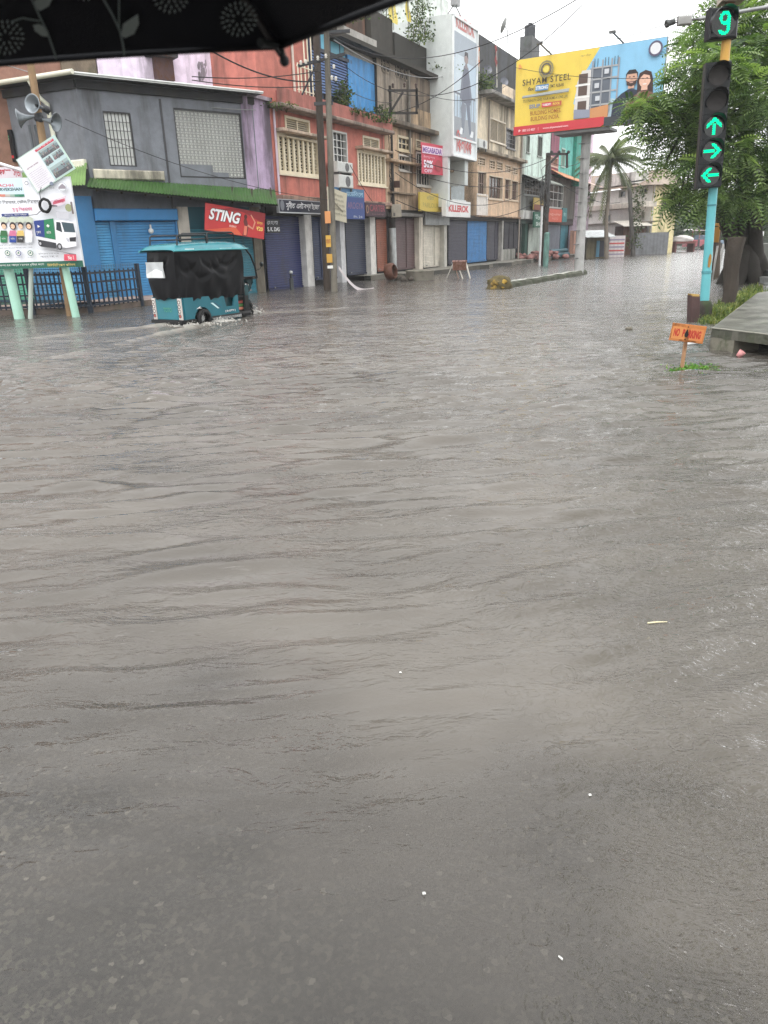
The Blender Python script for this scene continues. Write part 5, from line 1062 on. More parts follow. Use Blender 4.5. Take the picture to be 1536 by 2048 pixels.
m = MB(); BKM = C(34, 36, 40)
def loop(x0, x1, zz, h0, h1):
    p = [RFm.P(x0, h0, zz), RFm.P(x0+.02, h1-.03, zz), RFm.P(x0+.08, h1, zz), RFm.P(x1-.08, h1, zz), RFm.P(x1-.02, h1-.03, zz), RFm.P(x1, h0, zz)]; m.tube(p, .018, BKM, 8)
for zz in (.42, -.42): loop(-.5, .42, zz, 1.82, 2.03); loop(.44, 1.36, zz, 1.86, 2.08); m.tube([RFm.P(-.5, 1.93, zz), RFm.P(1.36, 1.97, zz)], .014, BKM, 6)
for x, h in ((-.44, 2.02), (.36, 2.02), (.5, 2.07), (1.3, 2.07), (0, 1.93), (.9, 1.95)): m.tube([RFm.P(x, h, -.42), RFm.P(x, h, .42)], .014, BKM, 6)
t.part('roof_rack', m, STEEL)
# front: pillars, screen, cowl, wheel
m = MB()
for s in (1, -1): m.tube([RFm.P(1.70, 1.69, s*.46), RFm.P(1.86, 1.55, s*.45), RFm.P(2.02, 1.28, s*.43), RFm.P(2.10, 1.02, s*.40)], .024, C(16, 17, 19), 8); m.tube([RFm.P(1.5, 1.68, s*.46), RFm.P(1.5, .3, s*.46)], .018, C(20, 22, 24), 6)
m.tube([RFm.P(2.10, 1.02, .40), RFm.P(2.14, 1.0, 0), RFm.P(2.10, 1.02, -.40)], .035, C(16, 17, 19), 8); t.part('windscreen_frame', m, STEEL)
m = MB(); pr = [(1.71, 1.68, .45), (1.86, 1.54, .44), (2.02, 1.27, .42), (2.095, 1.04, .39)]
m.grid([[RFm.P(x+.05*(1-(i/4-1)**2), y, z*(1-i/4)) for i in range(9)] for x, y, z in pr], (.3, .35, .35)); t.part('windscreen', m, CLEAR)
m = MB(); prof = [(2.12, 1.0, .38), (2.16, .9, .34), (2.12, .72, .26), (2.02, .55, .17), (1.94, .42, .12)]
m.grid([[RFm.P(x-.16*(i/5-1)**2, y, z*(1-i/5)*1.0) for i in range(11)] for x, y, z in prof], C(20, 96, 102)); side(m, [(1.62, .26), (1.62, .72), (1.72, .86), (1.80, .86), (1.78, .26)], -.34, .34, C(18, 72, 78)); m.box(RFm, 1.98, 2.12, .98, 1.03, -.38, .38, C(24, 26, 28)); t.part('front_cowl', m, BODY)
m = MB(); m.lathe(RFm.P(2.12, .82, 0), RH, [(0, 0), (.075, 0), (.085, .03), (.07, .06), (0, .075)], C(210, 214, 214), 16); t.part('headlight', m, CHROME)
for s in (1, -1):
    m = MB(); m.tube([RFm.P(2.04, 1.18, s*.43), RFm.P(2.10, 1.22, s*.52), RFm.P(2.12, 1.28, s*.56)], .009, (.03, .03, .03), 6); m.lathe(RFm.P(2.10, 1.33, s*.57), RH*1.0-UP*.1, [(0, 0), (.055, 0), (.062, .02), (.04, .05), (0, .055)], C(60, 64, 66), 14); t.part('mirror', m, CHROME)
m = MB(); m.tube([RFm.P(1.72, 1.0, -.32), RFm.P(1.84, .98, -.1), RFm.P(1.84, .98, .1), RFm.P(1.72, 1.0, .32)], .016, (.06, .06, .06), 8); m.tube([RFm.P(1.84, .98, 0), RFm.P(1.94, .5, 0)], .022, (.2, .2, .2), 8); t.part('handlebar', m, CHROME)
m = MB(); m.bbox(RFm, 1.22, 1.6, .5, .62, -.36, .36, C(20, 20, 22), .03); m.box(RFm, 1.26, 1.56, .25, .5, -.3, .3, C(24, 40, 42)); t.part('driver_seat', m, RUBBER)
m = MB()
for k, c in enumerate((C(160, 60, 50), C(70, 130, 60), C(220, 130, 100), C(40, 36, 34))): m.box(RFm, 1.34, 1.54, .5-.075*k-.06, .5-.075*k, .34, .36, c)
t.part('side_panel', m, PRINT)
m = MB(); m.poly(RFm, [(1.5, .12), (1.74, .12), (1.70, .62), (1.54, .62)], .40, C(30, 34, 34)); m.poly(RFm, [(1.5, .12), (1.74, .12), (1.74, .3), (1.5, .3)], .405, (.012, .012, .013)); t.part('mud_flap', m, RUBBER)
def wheel(x, z, r, w, name='wheel'):
    c = RFm.P(x, r, z); m = MB(); m.lathe(c-RL*(-w/2)*-1, -RL, [(r*.66, 0), (r*.9, -.0), (r, w*.2), (r, w*.8), (r*.9, w), (r*.66, w)], C(24, 24, 26), 28); tw = t.part(name, m, RUBBER)
    m = MB(); fr = Fr(c-RL*(w*.5), RH, UP, -RL); m.ring(fr, 0, 0, r*.58, r*.68, .004, C(196, 198, 198), 28); m.disc(fr, 0, 0, r*.16, .006, C(170, 172, 172), 14); m.disc(fr, 0, 0, r*.66, -.02, C(30, 30, 32), 24)
    for k in range(10): f2 = fr.rot(2*pi*k/10); m.box(f2, r*.1, r*.62, -.008-.004*(k % 2), .008, -.01, .004, C(186, 188, 188))
    t.part('rim', m, CHROME, tw)
wheel(0, hw-.06, .215, .09); wheel(0, -hw+.06, .215, .09); wheel(1.98, 0, .235, .085)
m = MB()
for s in (1, -1): m.tube([RFm.P(1.98, .235, s*.07), RFm.P(1.93, .62, s*.07)], .018, C(170, 172, 172), 8)
m.grid([[RFm.P(1.98+.27*cos(a), .235+.27*sin(a), z) for z in (-.07, -.04, .04, .07)] for a in [pi*.15+pi*.75*i/10 for i in range(11)]], C(30, 32, 34)); t.part('front_fork', m, CHROME)
m = MB(); m.tube([RFm.P(0, .215, -hw), RFm.P(0, .215, hw-.1)], .03, (.03, .03, .03)); t.part('axle', m, STEEL)
# splashes thrown up by the wheels
rn = random.Random(8)
def splash(name, label, centre, ext, n, h):
    m = MB(); c = V(centre); m.lump((c.x, c.y, 0), 1, (.42, .40, .36), rn.randint(0, 99), (ext[0]*.8, ext[1]*.8, h*.5), 22, 10, .5)
    for _ in range(n):
        a = V((rn.gauss(0, ext[0]*.6), rn.gauss(0, ext[1]*.6), 0)); z = abs(rn.gauss(0, h*.6))*exp(-a.length*.8); r = rn.uniform(.005, .018); m.ball((c.x+a.x, c.y+a.y, z), r, (.42, .40, .36), 6, 4, (rn.uniform(.7, 1.6), 1, rn.uniform(.6, 1.8)))
    solo(name, m, FOAMM, label, 'splash', (c.x, c.y, 0))
w0 = RFm.P(2.25, 0, .05); splash('water_splash', 'white bow splash pushed up by the front wheel of the rickshaw', w0, (.24, .13), 130, .17)
w0 = RFm.P(.38, 0, hw+.08); splash('water_splash', 'low churned foam beside the rear wheel of the rickshaw', w0, (.45, .14), 170, .09)
w0 = RFm.P(-.5, 0, hw); splash('water_splash', 'churned wake foam behind the rickshaw bumper', w0, (.6, .18), 150, .07)
# ------------------------------------------------------------------ utility poles and cables
def pole(name, label, base, top, r0, r1, col, mat, n=12, ext=0.):
    b = G(*base); q = at(*top, b.y); q = q+(q-b).normalized()*ext; t = T(name, label, 'utility pole', b); m = MB(); k = 8
    m.tube([b-UP*.3]+[b.lerp(q, i/k) for i in range(k+1)], [r0]+[r0+(r1-r0)*i/k for i in range(k+1)], col, n); t.part('shaft', m, mat); return t, b, q
t, pB, pBt = pole('utility_pole', 'grey concrete utility pole with yellow plates, standing in the water by navy shutters', (669, 583), (651, 0), .12, .09, C(122, 116, 104), OLDPLASTER, ext=1.5)
m = MB(); bf = Fr(pB+V((-.05, -.19, 0)), (1, 0, 0), UP, (0, -1, 0))
for (x, y, w, h, c) in ((-.16, 1.55, .18, .4, C(206, 160, 30)), (-.16, 1.02, .2, .3, C(200, 150, 30)), (-.15, 2.35, .2, .4, C(214, 140, 70)), (-.15, .82, .2, .1, C(220, 220, 214))): m.box(bf, x, x+w, y, y+h, 0, .02, c)
m.text(bf, 'সাৱধান', -.15, 1.66, .16, .022, C(150, 40, 30), w=.16, bold=.01); t.part('warning_plate', m, PRINT)
m = MB(); m.bar(at(596, 132, pB.y), at(690, 108, pB.y), .09, .09, C(40, 42, 48)); m.bar(at(604, 190, pB.y), at(632, 130, pB.y), .05, .05, C(40, 42, 48)); m.bar(at(628, 208, pB.y), at(666, 206, pB.y), .1, .1, C(60, 60, 62)); m.bar(at(626, 66, pB.y), at(700, 62, pB.y), .09, .09, C(44, 46, 50)); ca = t.part('crossarm', m, STEEL)
m = MB()
for q in ((602, 130), (612, 128), (636, 121), (652, 117), (664, 160), (668, 138), (672, 162)): c = at(*q, pB.y-.1); m.lathe(c, UP, [(.03, 0), (.05, .03), (.035, .06), (.055, .09), (.03, .13), (0, .14)], C(200, 196, 186), 10)
t.part('insulator', m, PAINT, ca)
t, pA, pAt = pole('utility_pole', 'dark wooden utility pole strapped beside the grey concrete one', (655, 580), (631, 40), .145, .12, C(66, 56, 48), WOOD)
t, pC, pCt = pole('utility_pole', 'dark lattice arm utility pole with white painted foot by the maroon shutters', (787, 553), (777, 172), .19, .13, C(58, 52, 48), WOOD)
m = MB(); m.tube([pC-UP*.2, pC.lerp(pCt, .27)], [.2, .185], C(186, 190, 190), 12); t.part('painted_base', m, OLDPLASTER)
m = MB()
for a, b in (((768, 181), (836, 181)), ((776, 226), (836, 226)), ((833, 176), (833, 228)), ((780, 226), (806, 184)), ((833, 182), (836, 216))): m.bar(at(*a, pC.y-.15), at(*b, pC.y-.15), .1, .1, C(50, 44, 40))
t.part('crossarm', m, STEEL)
m = MB()
for q in ((786, 176), (809, 175), (832, 176)): c = at(*q, pC.y-.15); m.lathe(c, UP, [(.03, 0), (.06, .04), (.04, .08), (.07, .13), (.03, .2), (0, .21)], C(70, 50, 44), 10)
t.part('insulator', m, PAINT)
m = MB(); bf = Fr(pC+V((0, -.2, 0)), (1, 0, 0), UP, (0, -1, 0))
z_ = at(786, 416, pC.y).z; m.bbox(bf, -.05, .45, z_-.45, z_+.15, 0, .3, C(150, 142, 128)); z_ = at(780, 370, pC.y).z; m.bbox(bf, .1, .4, z_-.15, z_+.15, 0, .25, C(60, 40, 34)); t.part('junction_box', m, METAL)
m = MB(); rn = random.Random(31)
for k in range(26):
    z_ = rn.uniform(4.0, 7.2); a = rn.uniform(-.5, .1); m.tube([bf.P(-.05, z_, .02), bf.P(a-.25*rn.random(), z_-rn.uniform(.2, .6), .15), bf.P(a, z_-rn.uniform(.6, 1.5), .1), bf.P(0, z_-1.6, .05)], .014, (.015, .014, .014), 4)
t.part('cable_tangle', m, RUBBER)
t, pD, pDt = pole('utility_pole', 'slim dark utility pole with one crossarm in front of the mint building', (1088, 530), (1097, 306), .2, .15, C(70, 60, 54), WOOD)
m = MB()
for a, b in (((1094, 308), (1136, 308)), ((1134, 306), (1134, 336)), ((1098, 328), (1116, 310))): m.bar(at(*a, pD.y-.2), at(*b, pD.y-.2), .13, .13, C(50, 46, 44))
for q in ((1118, 304), (1137, 304), (1103, 304)): m.ball(at(*q, pD.y-.2), .1, (.03, .03, .03), 8, 5)
t.part('crossarm', m, STEEL)
m = MB(); bf = Fr(pD+V((0, -.2, 0)), (1, 0, 0), UP, (0, -1, 0))
for k in range(30):
    z_ = rn.uniform(4.5, 6.2); a = rn.uniform(-.5, .2); m.tube([bf.P(.05, z_, .02), bf.P(a-.2*rn.random(), z_-rn.uniform(.3, .8), .2), bf.P(a, z_-rn.uniform(.8, 1.8), .15), bf.P(0, z_-2, .05)], .02, rn.choice([(.02, .02, .02), (.1, .1, .1)]), 4)
t.part('cable_tangle', m, RUBBER)
m = MB(); b_ = G(1091, 533); m.tube([b_-UP*.2, b_+UP*1.9], .17, C(110, 160, 150), 12); m.tube([b_+UP*1.9, b_+UP*1.97], [.17, .05], C(110, 160, 150), 12)
solo('bollard', m, OLDPLASTER, 'short pale teal post standing at the foot of the slim dark pole', 'bollard', b_)
m = MB(); b_ = G(1079, 531); m.tube([b_-UP*.2, b_+UP*3.5], .07, C(206, 206, 206), 8); solo('pipe', m, PAINT, 'thin white pipe standing beside the slim dark utility pole', 'pipe', b_)
def cable(a, b, sag, label, r=.014, grp='overhead cables across the street', col=(.02, .02, .022)):
    m = MB(); a, b = V(a), V(b); m.tube([a.lerp(b, i/20)-UP*sag*4*(i/20)*(1-i/20) for i in range(21)], r, col, 5, False); solo('cable', m, RUBBER, label, 'cable', a, grp)
def A(x, y, Y): return at(x, y, Y)
cable(A(425, 103, 24), A(640, 162, pB.y), .25, 'thick twisted cable running from the umbrella edge to the twin poles', .022)
cable(A(-20, 120, 25.5), A(512, 220, 29.3), .3, 'pale cable slanting across the grey building to its lilac corner', .014, col=(.3, .3, .3))
cable(A(384, 153, 24), A(648, 140, pB.y), .12, 'thin cable crossing the lilac wall just above the grey roof')
cable(A(384, 160, 23.5), A(648, 170, pB.y), .12, 'lower thin cable grazing the grey roof edge')
cable(A(130, 238, 25.5), A(655, 400, 29), .35, 'long sagging cable across the dark grey wall and lattice window', .01)
cable(A(648, 60, pB.y), A(1160, -5, 16), .9, 'black cable from the twin poles rising over the billboard', .009)
cable(A(655, 100, pB.y), A(1165, 10, 20), 1.6, 'second black cable passing in front of the tower poster', .010)
cable(A(668, 80, pB.y), A(900, 150, 45), .5, 'slack pale cable along the mouldy parapet', .02, col=(.25, .25, .25))
cable(A(664, 160, pB.y), A(782, 205, pC.y), .2, 'short cable between the twin poles and the lattice arm pole', .013)
cable(A(672, 190, pB.y), A(782, 226, pC.y), .25, 'lower short cable between the twin poles and the lattice arm pole', .013)
cable(A(836, 182, pC.y), A(1040, 150, 50), .8, 'cable from the lattice arm to the peach roof', .014)
cable(A(788, 225, pC.y), A(965, 120, 30), .3, 'cable rising from the lattice arm across the tower poster', .014)
cable(A(790, 300, pC.y), A(1092, 318, pD.y), .9, 'long cable past the lower front of the tower', .018)
cable(A(790, 330, pC.y), A(1090, 352, pD.y), .8, 'cable hanging in front of the peach windows', .018)
cable(A(790, 345, pC.y), A(1090, 358, pD.y), 1.5, 'deep sagging cable over the peach spandrel', .016)
cable(A(792, 400, pC.y), A(1080, 400, pD.y), 1.0, 'cable looping low over the KILLEROK board', .018)
cable(A(1096, 320, pD.y), A(1160, 325, 60), .3, 'cable from the slim dark pole to the pink house', .02)
cable(A(1094, 345, pD.y), A(1240, 405, 66), .6, 'cable from the slim dark pole towards the coconut palm', .02)
cable(A(1020, 100, 30), A(1440, 8, 15.7), .3, 'cable over the top of the yellow billboard to the signal mast', .006)
cable(A(1030, 135, 32), A(1420, 150, 22), .2, 'cable passing in front of the billboard into the tree', .008)
cable(A(700, 330, pB.y), A(770, 430, 44), .2, 'drop cable down the coral wall to the maroon board', .012)
# ------------------------------------------------------------------ billboard on its mast
mb_ = G(1157, 550)
top = at(1174, 250, mb_.y)
m = MB(); k = 10
m.tube([mb_-UP*.3]+[mb_.lerp(top, i/k) for i in range(k+1)], [.215]*4+[.205]*3+[.2]*5, C(172, 172, 170), 20)
t = T('billboard', 'yellow and blue steel advertisement billboard on a tall grey mast in the median', 'billboard', mb_)
t.part('mast', m, PLASTER)
m = MB()
for i in range(9): c = mb_.lerp(top, .12+.095*i); m.tube([c+V((-.34, -.12, 0)), c+V((-.1, -.19, 0))], .018, (.2, .2, .2), 6); m.tube([c+V((-.1, -.19, -.02)), c+V((.1, -.19, .02))], .012, (.3, .3, .3), 6)
t.part('climbing_rung', m, METAL)
bd = V((-1.7395, 1.071, 0)).normalized()*-1; bo = V((mb_.x, mb_.y, 0)) + V((bd.y, -bd.x, 0))*.75
FB = Fr(bo, bd, UP, (bd.y, -bd.x, 0))
bx0 = FB.uz(1030, 195, 0)[0]; bx1 = FB.uz(1328, 160, 0)[0]; bz1 = (FB.uz(1031, 119, 0)[1]+FB.uz(1328, 75, 0)[1])/2; bz0 = (FB.uz(1029, 271.5, 0)[1]+FB.uz(1328, 243, 0)[1])/2
YEL = C(232, 200, 40)
m = MB(); m.box(FB, bx0, bx1, bz0, bz1, -.16, 0, C(120, 122, 124)); t.part('panel', m, METAL)
m = MB()
for i in range(7): x = bx0+(bx1-bx0)*(i+.5)/7; m.box(FB, x-.05, x+.05, bz0, bz1, -.3, -.165, C(90, 92, 94))
for k in range(4): z = bz0+(bz1-bz0)*(k+.5)/4; m.box(FB, bx0, bx1, z-.05, z+.05, -.4, -.305, C(90, 92, 94))
m.box(FB, -1.2, 1.2, bz0-.12, bz0-.01, -1.1, .05, C(100, 100, 100)); t.part('back_frame', m, STEEL)
for px, py, qx, qy in ((1225, 64, 1247, 86), (1079, 86, 1103, 109)):
    m = MB(); b = FB.P(*FB.uz(qx, qy, -.1), -.1); a = FB.P(*FB.uz(px, py, 1.2), 1.2); m.tube([b, a], .035, (.2, .2, .2), 6); m.box(Fr(a, FB.ex, UP, FB.en), -.12, .12, -.04, .04, -.07, .07, (.12, .12, .12)); t.part('lamp_arm', m, STEEL)
sh = Sheet(FB, .004, .002); BW, BH = bx1-bx0, bz1-bz0
def Q(a, b): return (bx0+BW*a, bz0+BH*b)
def bp_(pts, c): sh.m.poly(FB, [Q(*p) for p in pts], sh.up(), c)
def bt(s, a0, b0, a1, b1, c, **k): sh.m.text(FB, s, *Q(a0, b0), (b1-b0)*BH, sh.up(), c, w=(a1-a0)*BW, **k)
SKYB = C(126, 190, 226); RD = C(206, 44, 56)
bp_([(.003, .005), (.997, .005), (.997, .995), (.003, .995)], YEL)
bp_([(.58, .995), (.997, .995), (.997, .1), (.56, .1), (.42, .34), (.45, .6)], SKYB)
bp_([(.62, .1), (.997, .1), (.997, .30), (.7, .34), (.45, .45), (.42, .34)], C(170, 196, 210))
# half finished house
bp_([(.43, .14), (.66, .14), (.66, .76), (.53, .76), (.47, .62)], C(96, 104, 116))
bp_([(.425, .22), (.53, .22), (.53, .74), (.47, .74), (.44, .6)], C(214, 210, 206))
for y in (.24, .43, .58): bp_([(.45, y), (.51, y), (.51, y+.12), (.45, y+.12)], C(94, 74, 66)); bp_([(.43, y-.03), (.53, y-.03), (.53, y-.01), (.43, y-.01)], C(236, 234, 230))
for y in (.28, .44, .6, .74): bp_([(.53, y), (.71, y), (.71, y+.02), (.53, y+.02)], C(170, 172, 174))
for x in (.535, .60, .66, .705): bp_([(x, .2), (x+.01, .2), (x+.01, .84), (x, .84)], C(150, 154, 160))
for x in (.55, .57, .62, .64, .68, .70): bp_([(x, .76), (x+.004, .76), (x+.004, .86), (x, .86)], C(70, 76, 90))
for (x, y) in ((.56, .5), (.57, .34), (.62, .66)): bp_([(x, y), (x+.03, y), (x+.03, y+.06), (x, y+.06)], C(196, 200, 206))
bp_([(.43, .14), (.54, .14), (.54, .24), (.43, .26)], C(140, 146, 164)); bp_([(.54, .10), (.66, .10), (.66, .28), (.54, .25)], C(206, 140, 80))
# the couple, plain figures
def pers(x, y, skin, hair, cloth, woman):
    sx = .036
    if woman: bp_([(x-.043, y-.16), (x-.048, y), (x-.036, y+.09), (x, y+.12), (x+.036, y+.09), (x+.05, y), (x+.056, y-.17), (x+.03, y-.2), (x-.02, y-.2)], hair)
    bp_([(x-.02, y-.12), (x+.02, y-.12), (x+.018, y-.05), (x-.018, y-.05)], skin)
    bp_([(x-.12, y-.52), (x-.11, y-.26), (x-.06, y-.17), (x-.02, y-.13), (x+.02, y-.13), (x+.06, y-.17), (x+.10, y-.27), (x+.115, y-.52)], cloth)
    n = 18; bp_([(x+sx*cos(2*pi*i/n), y+.088*sin(2*pi*i/n)) for i in range(n)], skin)
    if not woman:
        bp_([(x-sx, y+.0), (x-sx*1.05, y+.06), (x-.02, y+.105), (x+.02, y+.105), (x+sx*1.05, y+.06), (x+sx, y), (x+.03, y+.055), (x-.03, y+.055)], hair); bp_([(x-.034, y-.02), (x-.02, y-.035), (x+.02, y-.035), (x+.034, y-.02), (x+.028, y-.075), (x, y-.095), (x-.028, y-.075)], C(70, 52, 46))
    else: bp_([(x-.036, y), (x-.036, y+.08), (x, y+.1), (x+.038, y+.08), (x+.038, y-.02), (x+.026, y+.05), (x-.01, y+.07), (x-.03, y+.03)], hair)
    for q in (-.013, .013): bp_([(x+q-.006, y+.015), (x+q+.006, y+.015), (x+q+.005, y+.026), (x+q-.005, y+.026)], C(50, 36, 34))
    bp_([(x-.004, y-.02), (x+.006, y-.02), (x+.001, y+.012)], tuple(c*.82 for c in skin)); bp_([(x-.014, y-.043), (x+.014, y-.043), (x+.008, y-.055), (x-.008, y-.055)], WHITE if woman else C(200, 150, 140))
pers(.80, .56, C(206, 158, 132), C(40, 32, 32), C(44, 50, 70), False)
pers(.885, .52, C(226, 176, 150), C(64, 40, 36), C(120, 78, 62), True)
sh.m.ring(FB, *Q(.935, .875), .20, .27, sh.up(), C(90, 84, 110), 24); sh.m.disc(FB, *Q(.935, .875), .20, sh.up(), C(216, 218, 222), 20)
bp_([(.003, .005), (.62, .005), (.655, .06), (.64, .13), (.003, .12)], RD); bp_([(.64, .0051), (.997, .0051), (.997, .12), (.64, .12)], C(60, 64, 70))
DK = C(66, 60, 48)
sh.m.ring(FB, *Q(.225, .82), .17, .24, sh.up(), C(110, 104, 90), 12); sh.m.ring(FB, *Q(.225, .82), .26, .33, sh.up(), C(150, 140, 90), 12); sh.m.disc(FB, *Q(.225, .82), .13, sh.up(), C(236, 214, 60), 14)
bt('SHYAM STEEL', .06, .645, .40, .725, DK, bold=.012, space=1.15); bt('flexi', .10, .57, .15, .62, DK, shear=.3, bold=.02); bp_([(.152, .555), (.245, .555), (.25, .63), (.157, .63)], C(80, 140, 190)); bt('STRONG', .158, .57, .244, .615, WHITE, bold=.04); bt('TMT REBAR', .255, .575, .355, .615, DK, bold=.02)
bp_([(.06, .49), (.39, .50), (.395, .54), (.065, .515)], C(170, 176, 174)); bp_([(.06, .482), (.39, .492), (.39, .503), (.06, .493)], C(110, 116, 116))
bt('ITS STRENGTH GIVES YOUR HOME A LONG LIFE', .07, .425, .385, .46, C(96, 84, 50), bold=.02)
bt('SSUP', .115, .335, .195, .39, C(120, 130, 150), bold=.05); bp_([(.205, .335), (.275, .335), (.275, .395), (.205, .395)], RD); bt('TURBOFIT', .21, .35, .272, .38, WHITE, bold=.03); bp_([(.275, .335), (.345, .335), (.345, .395), (.275, .395)], C(190, 90, 50)); bt('ROCK', .285, .35, .335, .38, YEL, bold=.03)
bt('BUILDING HOMES.', .125, .245, .345, .30, C(160, 84, 20), bold=.012); bt('BUILDING INDIA.', .13, .17, .335, .225, C(160, 84, 20), bold=.012)
bt('1800 512 4007', .07, .042, .165, .075, C(240, 200, 200), bold=.02); bt('www.shyamsteel.com', .22, .042, .40, .075, C(240, 200, 200), bold=.02); bp_([(.045, .04), (.06, .06), (.05, .078), (.042, .06)], C(240, 190, 190)); bp_([(.187, .04), (.189, .04), (.189, .08), (.187, .08)], C(240, 190, 190)); bt('আেস জীৱন', .46, .9, .53, .93, C(150, 130, 60)); bp_([(.03, .85), (.055, .88), (.04, .93), (.03, .92)], C(226, 150, 50))
t.part('printing', sh.m, PRINT)
# median kerb with mossy end block
k0 = G(1012, 575); d_ = (V((mb_.x, mb_.y, 0))-V((k0.x, k0.y, 0))).normalized(); fk = Fr(V((k0.x, k0.y, 0)), d_, UP, V((d_.y, -d_.x, 0))); L = (V((mb_.x, mb_.y, 0))-V((k0.x, k0.y, 0))).length+.6
m = MB(); n = 26; rn = random.Random(2)
prof = [[fk.P(L*i/n, z+rn.uniform(-.02, .02), w+rn.uniform(-.03, .03)) for w, z in ((-.25, -.2), (-.22, .13), (-.14, .20), (.14, .20), (.2, .12), (.24, -.2))] for i in range(n+1)]
for i in range(n):
    for j in range(5): m.face([prof[i][j], prof[i+1][j], prof[i+1][j+1], prof[i][j+1]], C(170, 170, 162) if j == 2 else C(80, 82, 66))
m.face(prof[0], C(80, 80, 66)); m.face(prof[-1], C(80, 80, 66)); structure('median_kerb', m, MOSSY)
kb = G(999, 577); m = MB(); m.lump(kb+UP*.1, .52, C(96, 84, 48), 5, (.85, .6, .75), 22, 14, .22)
for i, (a, b) in enumerate(zip(m.v, m.v)): pass
m.v = [(x, y, min(z, .42+.03*sin(x*9))) for x, y, z in m.v]
t = T('kerb_block', 'mossy broken concrete block with yellow paint ending the median kerb', 'kerb block', kb); t.part('block', m, MOSSY)
m = MB(); rn = random.Random(4); bf = Fr(kb+V((0, -.34, 0)), (1, 0, 0), UP, (0, -1, 0))
for _ in range(9): x, y = rn.uniform(-.34, .2), rn.uniform(.02, .26); m.lump(bf.P(x, y, -.02-abs(x)*.25), rn.uniform(.05, .1), C(196, 156, 30), rn.randint(0, 99), (1, .35, .8), 9, 6)
t.part('yellow_paint', m, OLDPLASTER)
# ------------------------------------------------------------------ clutter along the shop front
b_ = G(584, 579); m = MB(); m.tube([b_-UP*.2, b_+UP*.42], .085, C(90, 94, 96), 12); m.tube([b_+UP*.42, b_+UP*.62], [.05, .05], C(70, 72, 76), 10); m.lathe(b_+UP*.6, UP, [(0, 0), (.07, 0), (.08, .04), (.06, .1), (0, .12)], C(196, 198, 198), 12); m.bar(b_+UP*.55, b_+UP*.55+V((.16, -.03, -.03)), .04, .04, C(70, 72, 76)); solo('standpipe', m, METAL, 'short grey standpipe rising from the flood before a navy shutter', 'standpipe', b_)
b_ = G(780, 562); m = MB(); m.lathe(b_+V((-.15, 0, .38)), (1, -.5, .15), [(.0, 0), (.28, 0), (.36, .06), (.38, .2), (.36, .36), (.3, .42), (.27, .42), (.3, .3), (.28, .08), (0, .06)], C(98, 62, 50), 22); solo('clay_pot', m, RUSTY, 'broken red brown clay drum lying at the foot of the lattice arm pole', 'clay pot', b_)
b_ = G(840, 560); t = T('concrete_ring', 'round concrete drain ring half sunk in the water before the cream shutter', 'drain ring', b_); m = MB(); m.lathe(b_-UP*.2, UP, [(.62, 0), (.64, .55), (.66, .58), (.66, .64), (.52, .64), (.5, .1)], C(128, 122, 110), 24); t.part('ring', m, CONCRETE)
m = MB(); m.lathe(b_+UP*.37, UP, [(0, 0), (.5, 0), (.48, .02), (0, .03)], C(96, 92, 82), 20); t.part('cover', m, CONCRETE)
rn = random.Random(17)
for i, (px, py, r) in enumerate(((799, 560, .22), (807, 563, .16), (815, 559, .2), (822, 562, .13))):
    b_ = G(px, py); m = MB(); m.lump(b_+UP*.08, r, C(80, 72, 64), i+3, (1, .8, .8), 12, 8, .4); solo('rubble_stone', m, CONCRETE, ['dark stone nearest the red clay drum', 'small flat stone second along from the red clay drum', 'broken brick stone third from the red clay drum', 'smallest stone touching the concrete drain ring'][i], 'stone', b_, 'rubble stones by the drain ring')
a = V(pB)+V((.2, -.1, .85)); e = G(748, 577); m = MB(); n = 24
m.grid([[a.lerp(V((e.x, e.y, .03)), i/n)-UP*.55*sin(pi*i/n*.95)*(1-i/n*.3)+UP*(.35*(i/n)*(1-i/n))+V((0, 0, w*.5))+V((0, .1*sin(i*.3), 0)) for w in (-.12, .12)] for i in range(n+1)], C(214, 204, 206)); solo('barrier_tape', m, PRINT, 'white and red barrier tape trailing from the concrete pole into the water', 'barrier tape', a)
# barricade
b_ = G(916, 557); t = T('barricade', 'small folding barricade with rusty board and white legs standing in the flood', 'barricade', b_)
bf = Fr(b_, V((.93, -.36, 0)), UP, V((-.36, -.93, 0)))
for x0, x1, z in ((-.62, -.2, .1), (.05, -.2, -.1), (.3, -.08, .0), (.66, .35, .1)):
    m = MB(); m.bar(bf.P(x0, -.2, z), bf.P(x1, .75, 0), .07, .04, C(206, 200, 190) if x0 != .05 else C(176, 140, 120)); t.part('leg', m, OLDPLASTER)
m = MB(); m.box(bf, -.24, .4, .36, .78, .03, .06, C(120, 84, 72)); m.box(bf, -.26, .42, .74, .79, -.02, .08, C(196, 150, 140)); t.part('board', m, RUSTY)
# rubble and pipes on the far pavement
b_ = FR.P(U(1067, 512, 1.0), .2, 1.0); m = MB(); rn = random.Random(9)
for _ in range(26): m.lump(b_+V((rn.gauss(0, 1.0), rn.gauss(0, .7), rn.uniform(0, .45))), rn.uniform(.12, .3), C(150, 104, 98), rn.randint(0, 99), (1, 1, .7), 8, 6, .4)
solo('rubble_heap', m, BRICK, 'low heap of reddish brick rubble on the pavement before the mint building', 'rubble', b_)
b_ = FR.P(U(1110, 512, 1.2), .3, 1.2); m = MB()
for dz, dy in ((0, 0), (0, .35), (.3, .18)): m.tube([b_+FR.ex*-2.2+FR.en*dy+UP*dz, b_+FR.ex*3+FR.en*dy+UP*dz], .17, C(62, 112, 126), 12)
t = T('pipe_stack', 'stack of teal pipes lying on the pavement under the orange red board', 'pipes', b_)
for p in m.pieces(.001) or [m]: t.part1('pipe', p, PAINT)
